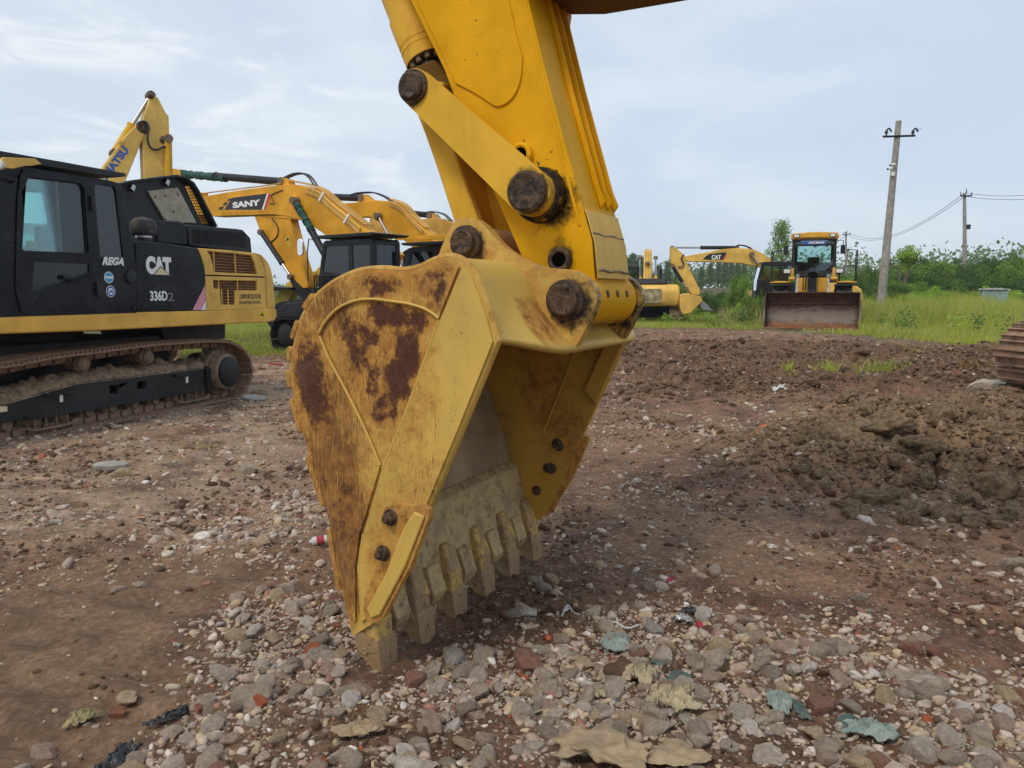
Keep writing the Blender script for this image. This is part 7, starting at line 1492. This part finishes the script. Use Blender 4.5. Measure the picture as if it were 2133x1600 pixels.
# ================================================================== sky and light
W_ = bpy.data.worlds.new('World'); SC.world = W_; W_.use_nodes = True; nt = W_.node_tree; nt.nodes.clear()
def wn(k, **kw):
    q = nt.nodes.new(k)
    for a, b in kw.items(): setattr(q, a, b)
    return q
SUN_EL, SUN_AZ = R(52), R(215)   # azimuth measured clockwise from +Y
sky = wn('ShaderNodeTexSky', sky_type='NISHITA'); sky.sun_disc = False; sky.sun_elevation = SUN_EL; sky.sun_rotation = SUN_AZ; sky.air_density = 1.2; sky.dust_density = 1.5
tc = wn('ShaderNodeTexCoord'); mp = wn('ShaderNodeMapping'); mp.inputs['Scale'].default_value = (1, 1, 3.2); mp.inputs['Rotation'].default_value = (0, R(6), R(0)); nt.links.new(tc.outputs['Generated'], mp.inputs[0])
def wnoise(vec, sc, det=5, dist=0., rough=.5):
    q = wn('ShaderNodeTexNoise'); nt.links.new(vec, q.inputs['Vector']); q.inputs['Scale'].default_value = sc; q.inputs['Detail'].default_value = det; q.inputs['Distortion'].default_value = dist; q.inputs['Roughness'].default_value = rough; return q.outputs['Fac']
def wss(v, a, b):
    q = wn('ShaderNodeMapRange', interpolation_type='SMOOTHSTEP'); nt.links.new(v, q.inputs[0]); q.inputs[1].default_value = a; q.inputs[2].default_value = b; return q.outputs[0]
def wmix(f, a, b):
    q = wn('ShaderNodeMix', data_type='RGBA')
    for k, v in ((0, f), (6, a), (7, b)):
        if isinstance(v, bpy.types.NodeSocket): nt.links.new(v, q.inputs[k])
        else: q.inputs[k].default_value = v if k == 0 else (*v, 1)
    return q.outputs[2]
cl = wss(wnoise(mp.outputs[0], 2.3, 6, .5), .38, .72)
grey = wmix(cl, (5.6, 6.55, 7.8), (6.9, 7.7, 8.5))
# a brighter break low in the cloud, left of centre
sx = wn('ShaderNodeSeparateXYZ'); nt.links.new(tc.outputs['Generated'], sx.inputs[0])
def wm(op, a, b=0.):
    q = wn('ShaderNodeMath', operation=op)
    for i, v in enumerate((a, b)):
        if isinstance(v, bpy.types.NodeSocket): nt.links.new(v, q.inputs[i])
        else: q.inputs[i].default_value = v
    return q.outputs[0]
leftness = wss(sx.outputs[0], .15, -.35)
st = wss(wnoise(mp.outputs[0], 5.5, 7, .8, .6), .47, .70)
band = wm('MULTIPLY', wss(sx.outputs[2], .50, .18), wss(sx.outputs[2], .0, .10))
br = wm('MULTIPLY', wm('MULTIPLY', st, band), leftness)
c1 = wmix(br, grey, (9.0, 9.2, 9.4))
c2 = wmix(wm('MULTIPLY', leftness, .22), c1, (7.3, 7.9, 8.5))
fin = wmix(.88, sky.outputs[0], c2)
bg = wn('ShaderNodeBackground'); bg.inputs['Strength'].default_value = .108; nt.links.new(fin, bg.inputs[0])
wo = wn('ShaderNodeOutputWorld'); nt.links.new(bg.outputs[0], wo.inputs[0])
sl = bpy.data.lights.new('sun', 'SUN'); sl.energy = 1.5; sl.angle = R(16); sl.color = (1., .90, .76); so = bpy.data.objects.new('sun', sl); COL.objects.link(so)
sd = Vector((math.sin(SUN_AZ) * math.cos(SUN_EL), math.cos(SUN_AZ) * math.cos(SUN_EL), math.sin(SUN_EL)))
so.rotation_euler = sd.to_track_quat('Z', 'Y').to_euler()
vs = SC.view_settings; vs.view_transform = 'Standard'; vs.look = 'None'; vs.exposure = .08; vs.gamma = 1
SC.render.engine = 'CYCLES'; SC.cycles.max_bounces = 8; SC.cycles.transparent_max_bounces = 24; SC.cycles.use_denoising = True
try: SC.cycles.denoiser = 'OPENIMAGEDENOISE'
except Exception: pass

# ================================================================== air
HZ = 0.0005
bm = bmesh.new(); add_box(bm, (0, 0, 7.3), (1000, 1000, 17.4)); hm = bpy.data.materials.new('haze'); hm.use_nodes = True; hm.node_tree.nodes.clear()
ho_ = hm.node_tree.nodes.new('ShaderNodeOutputMaterial'); hv = hm.node_tree.nodes.new('ShaderNodeVolumePrincipled'); hv.inputs['Color'].default_value = (.90, .95, 1., 1); hv.inputs['Density'].default_value = HZ; hv.inputs['Anisotropy'].default_value = 0.
hm.node_tree.links.new(hv.outputs[0], ho_.inputs['Volume']); hz_o = obj('haze', bm, hm, None); tag(hz_o, 'thin pale summer haze in the air over the yard', 'haze', kind='stuff')
SC.cycles.volume_bounces = 0
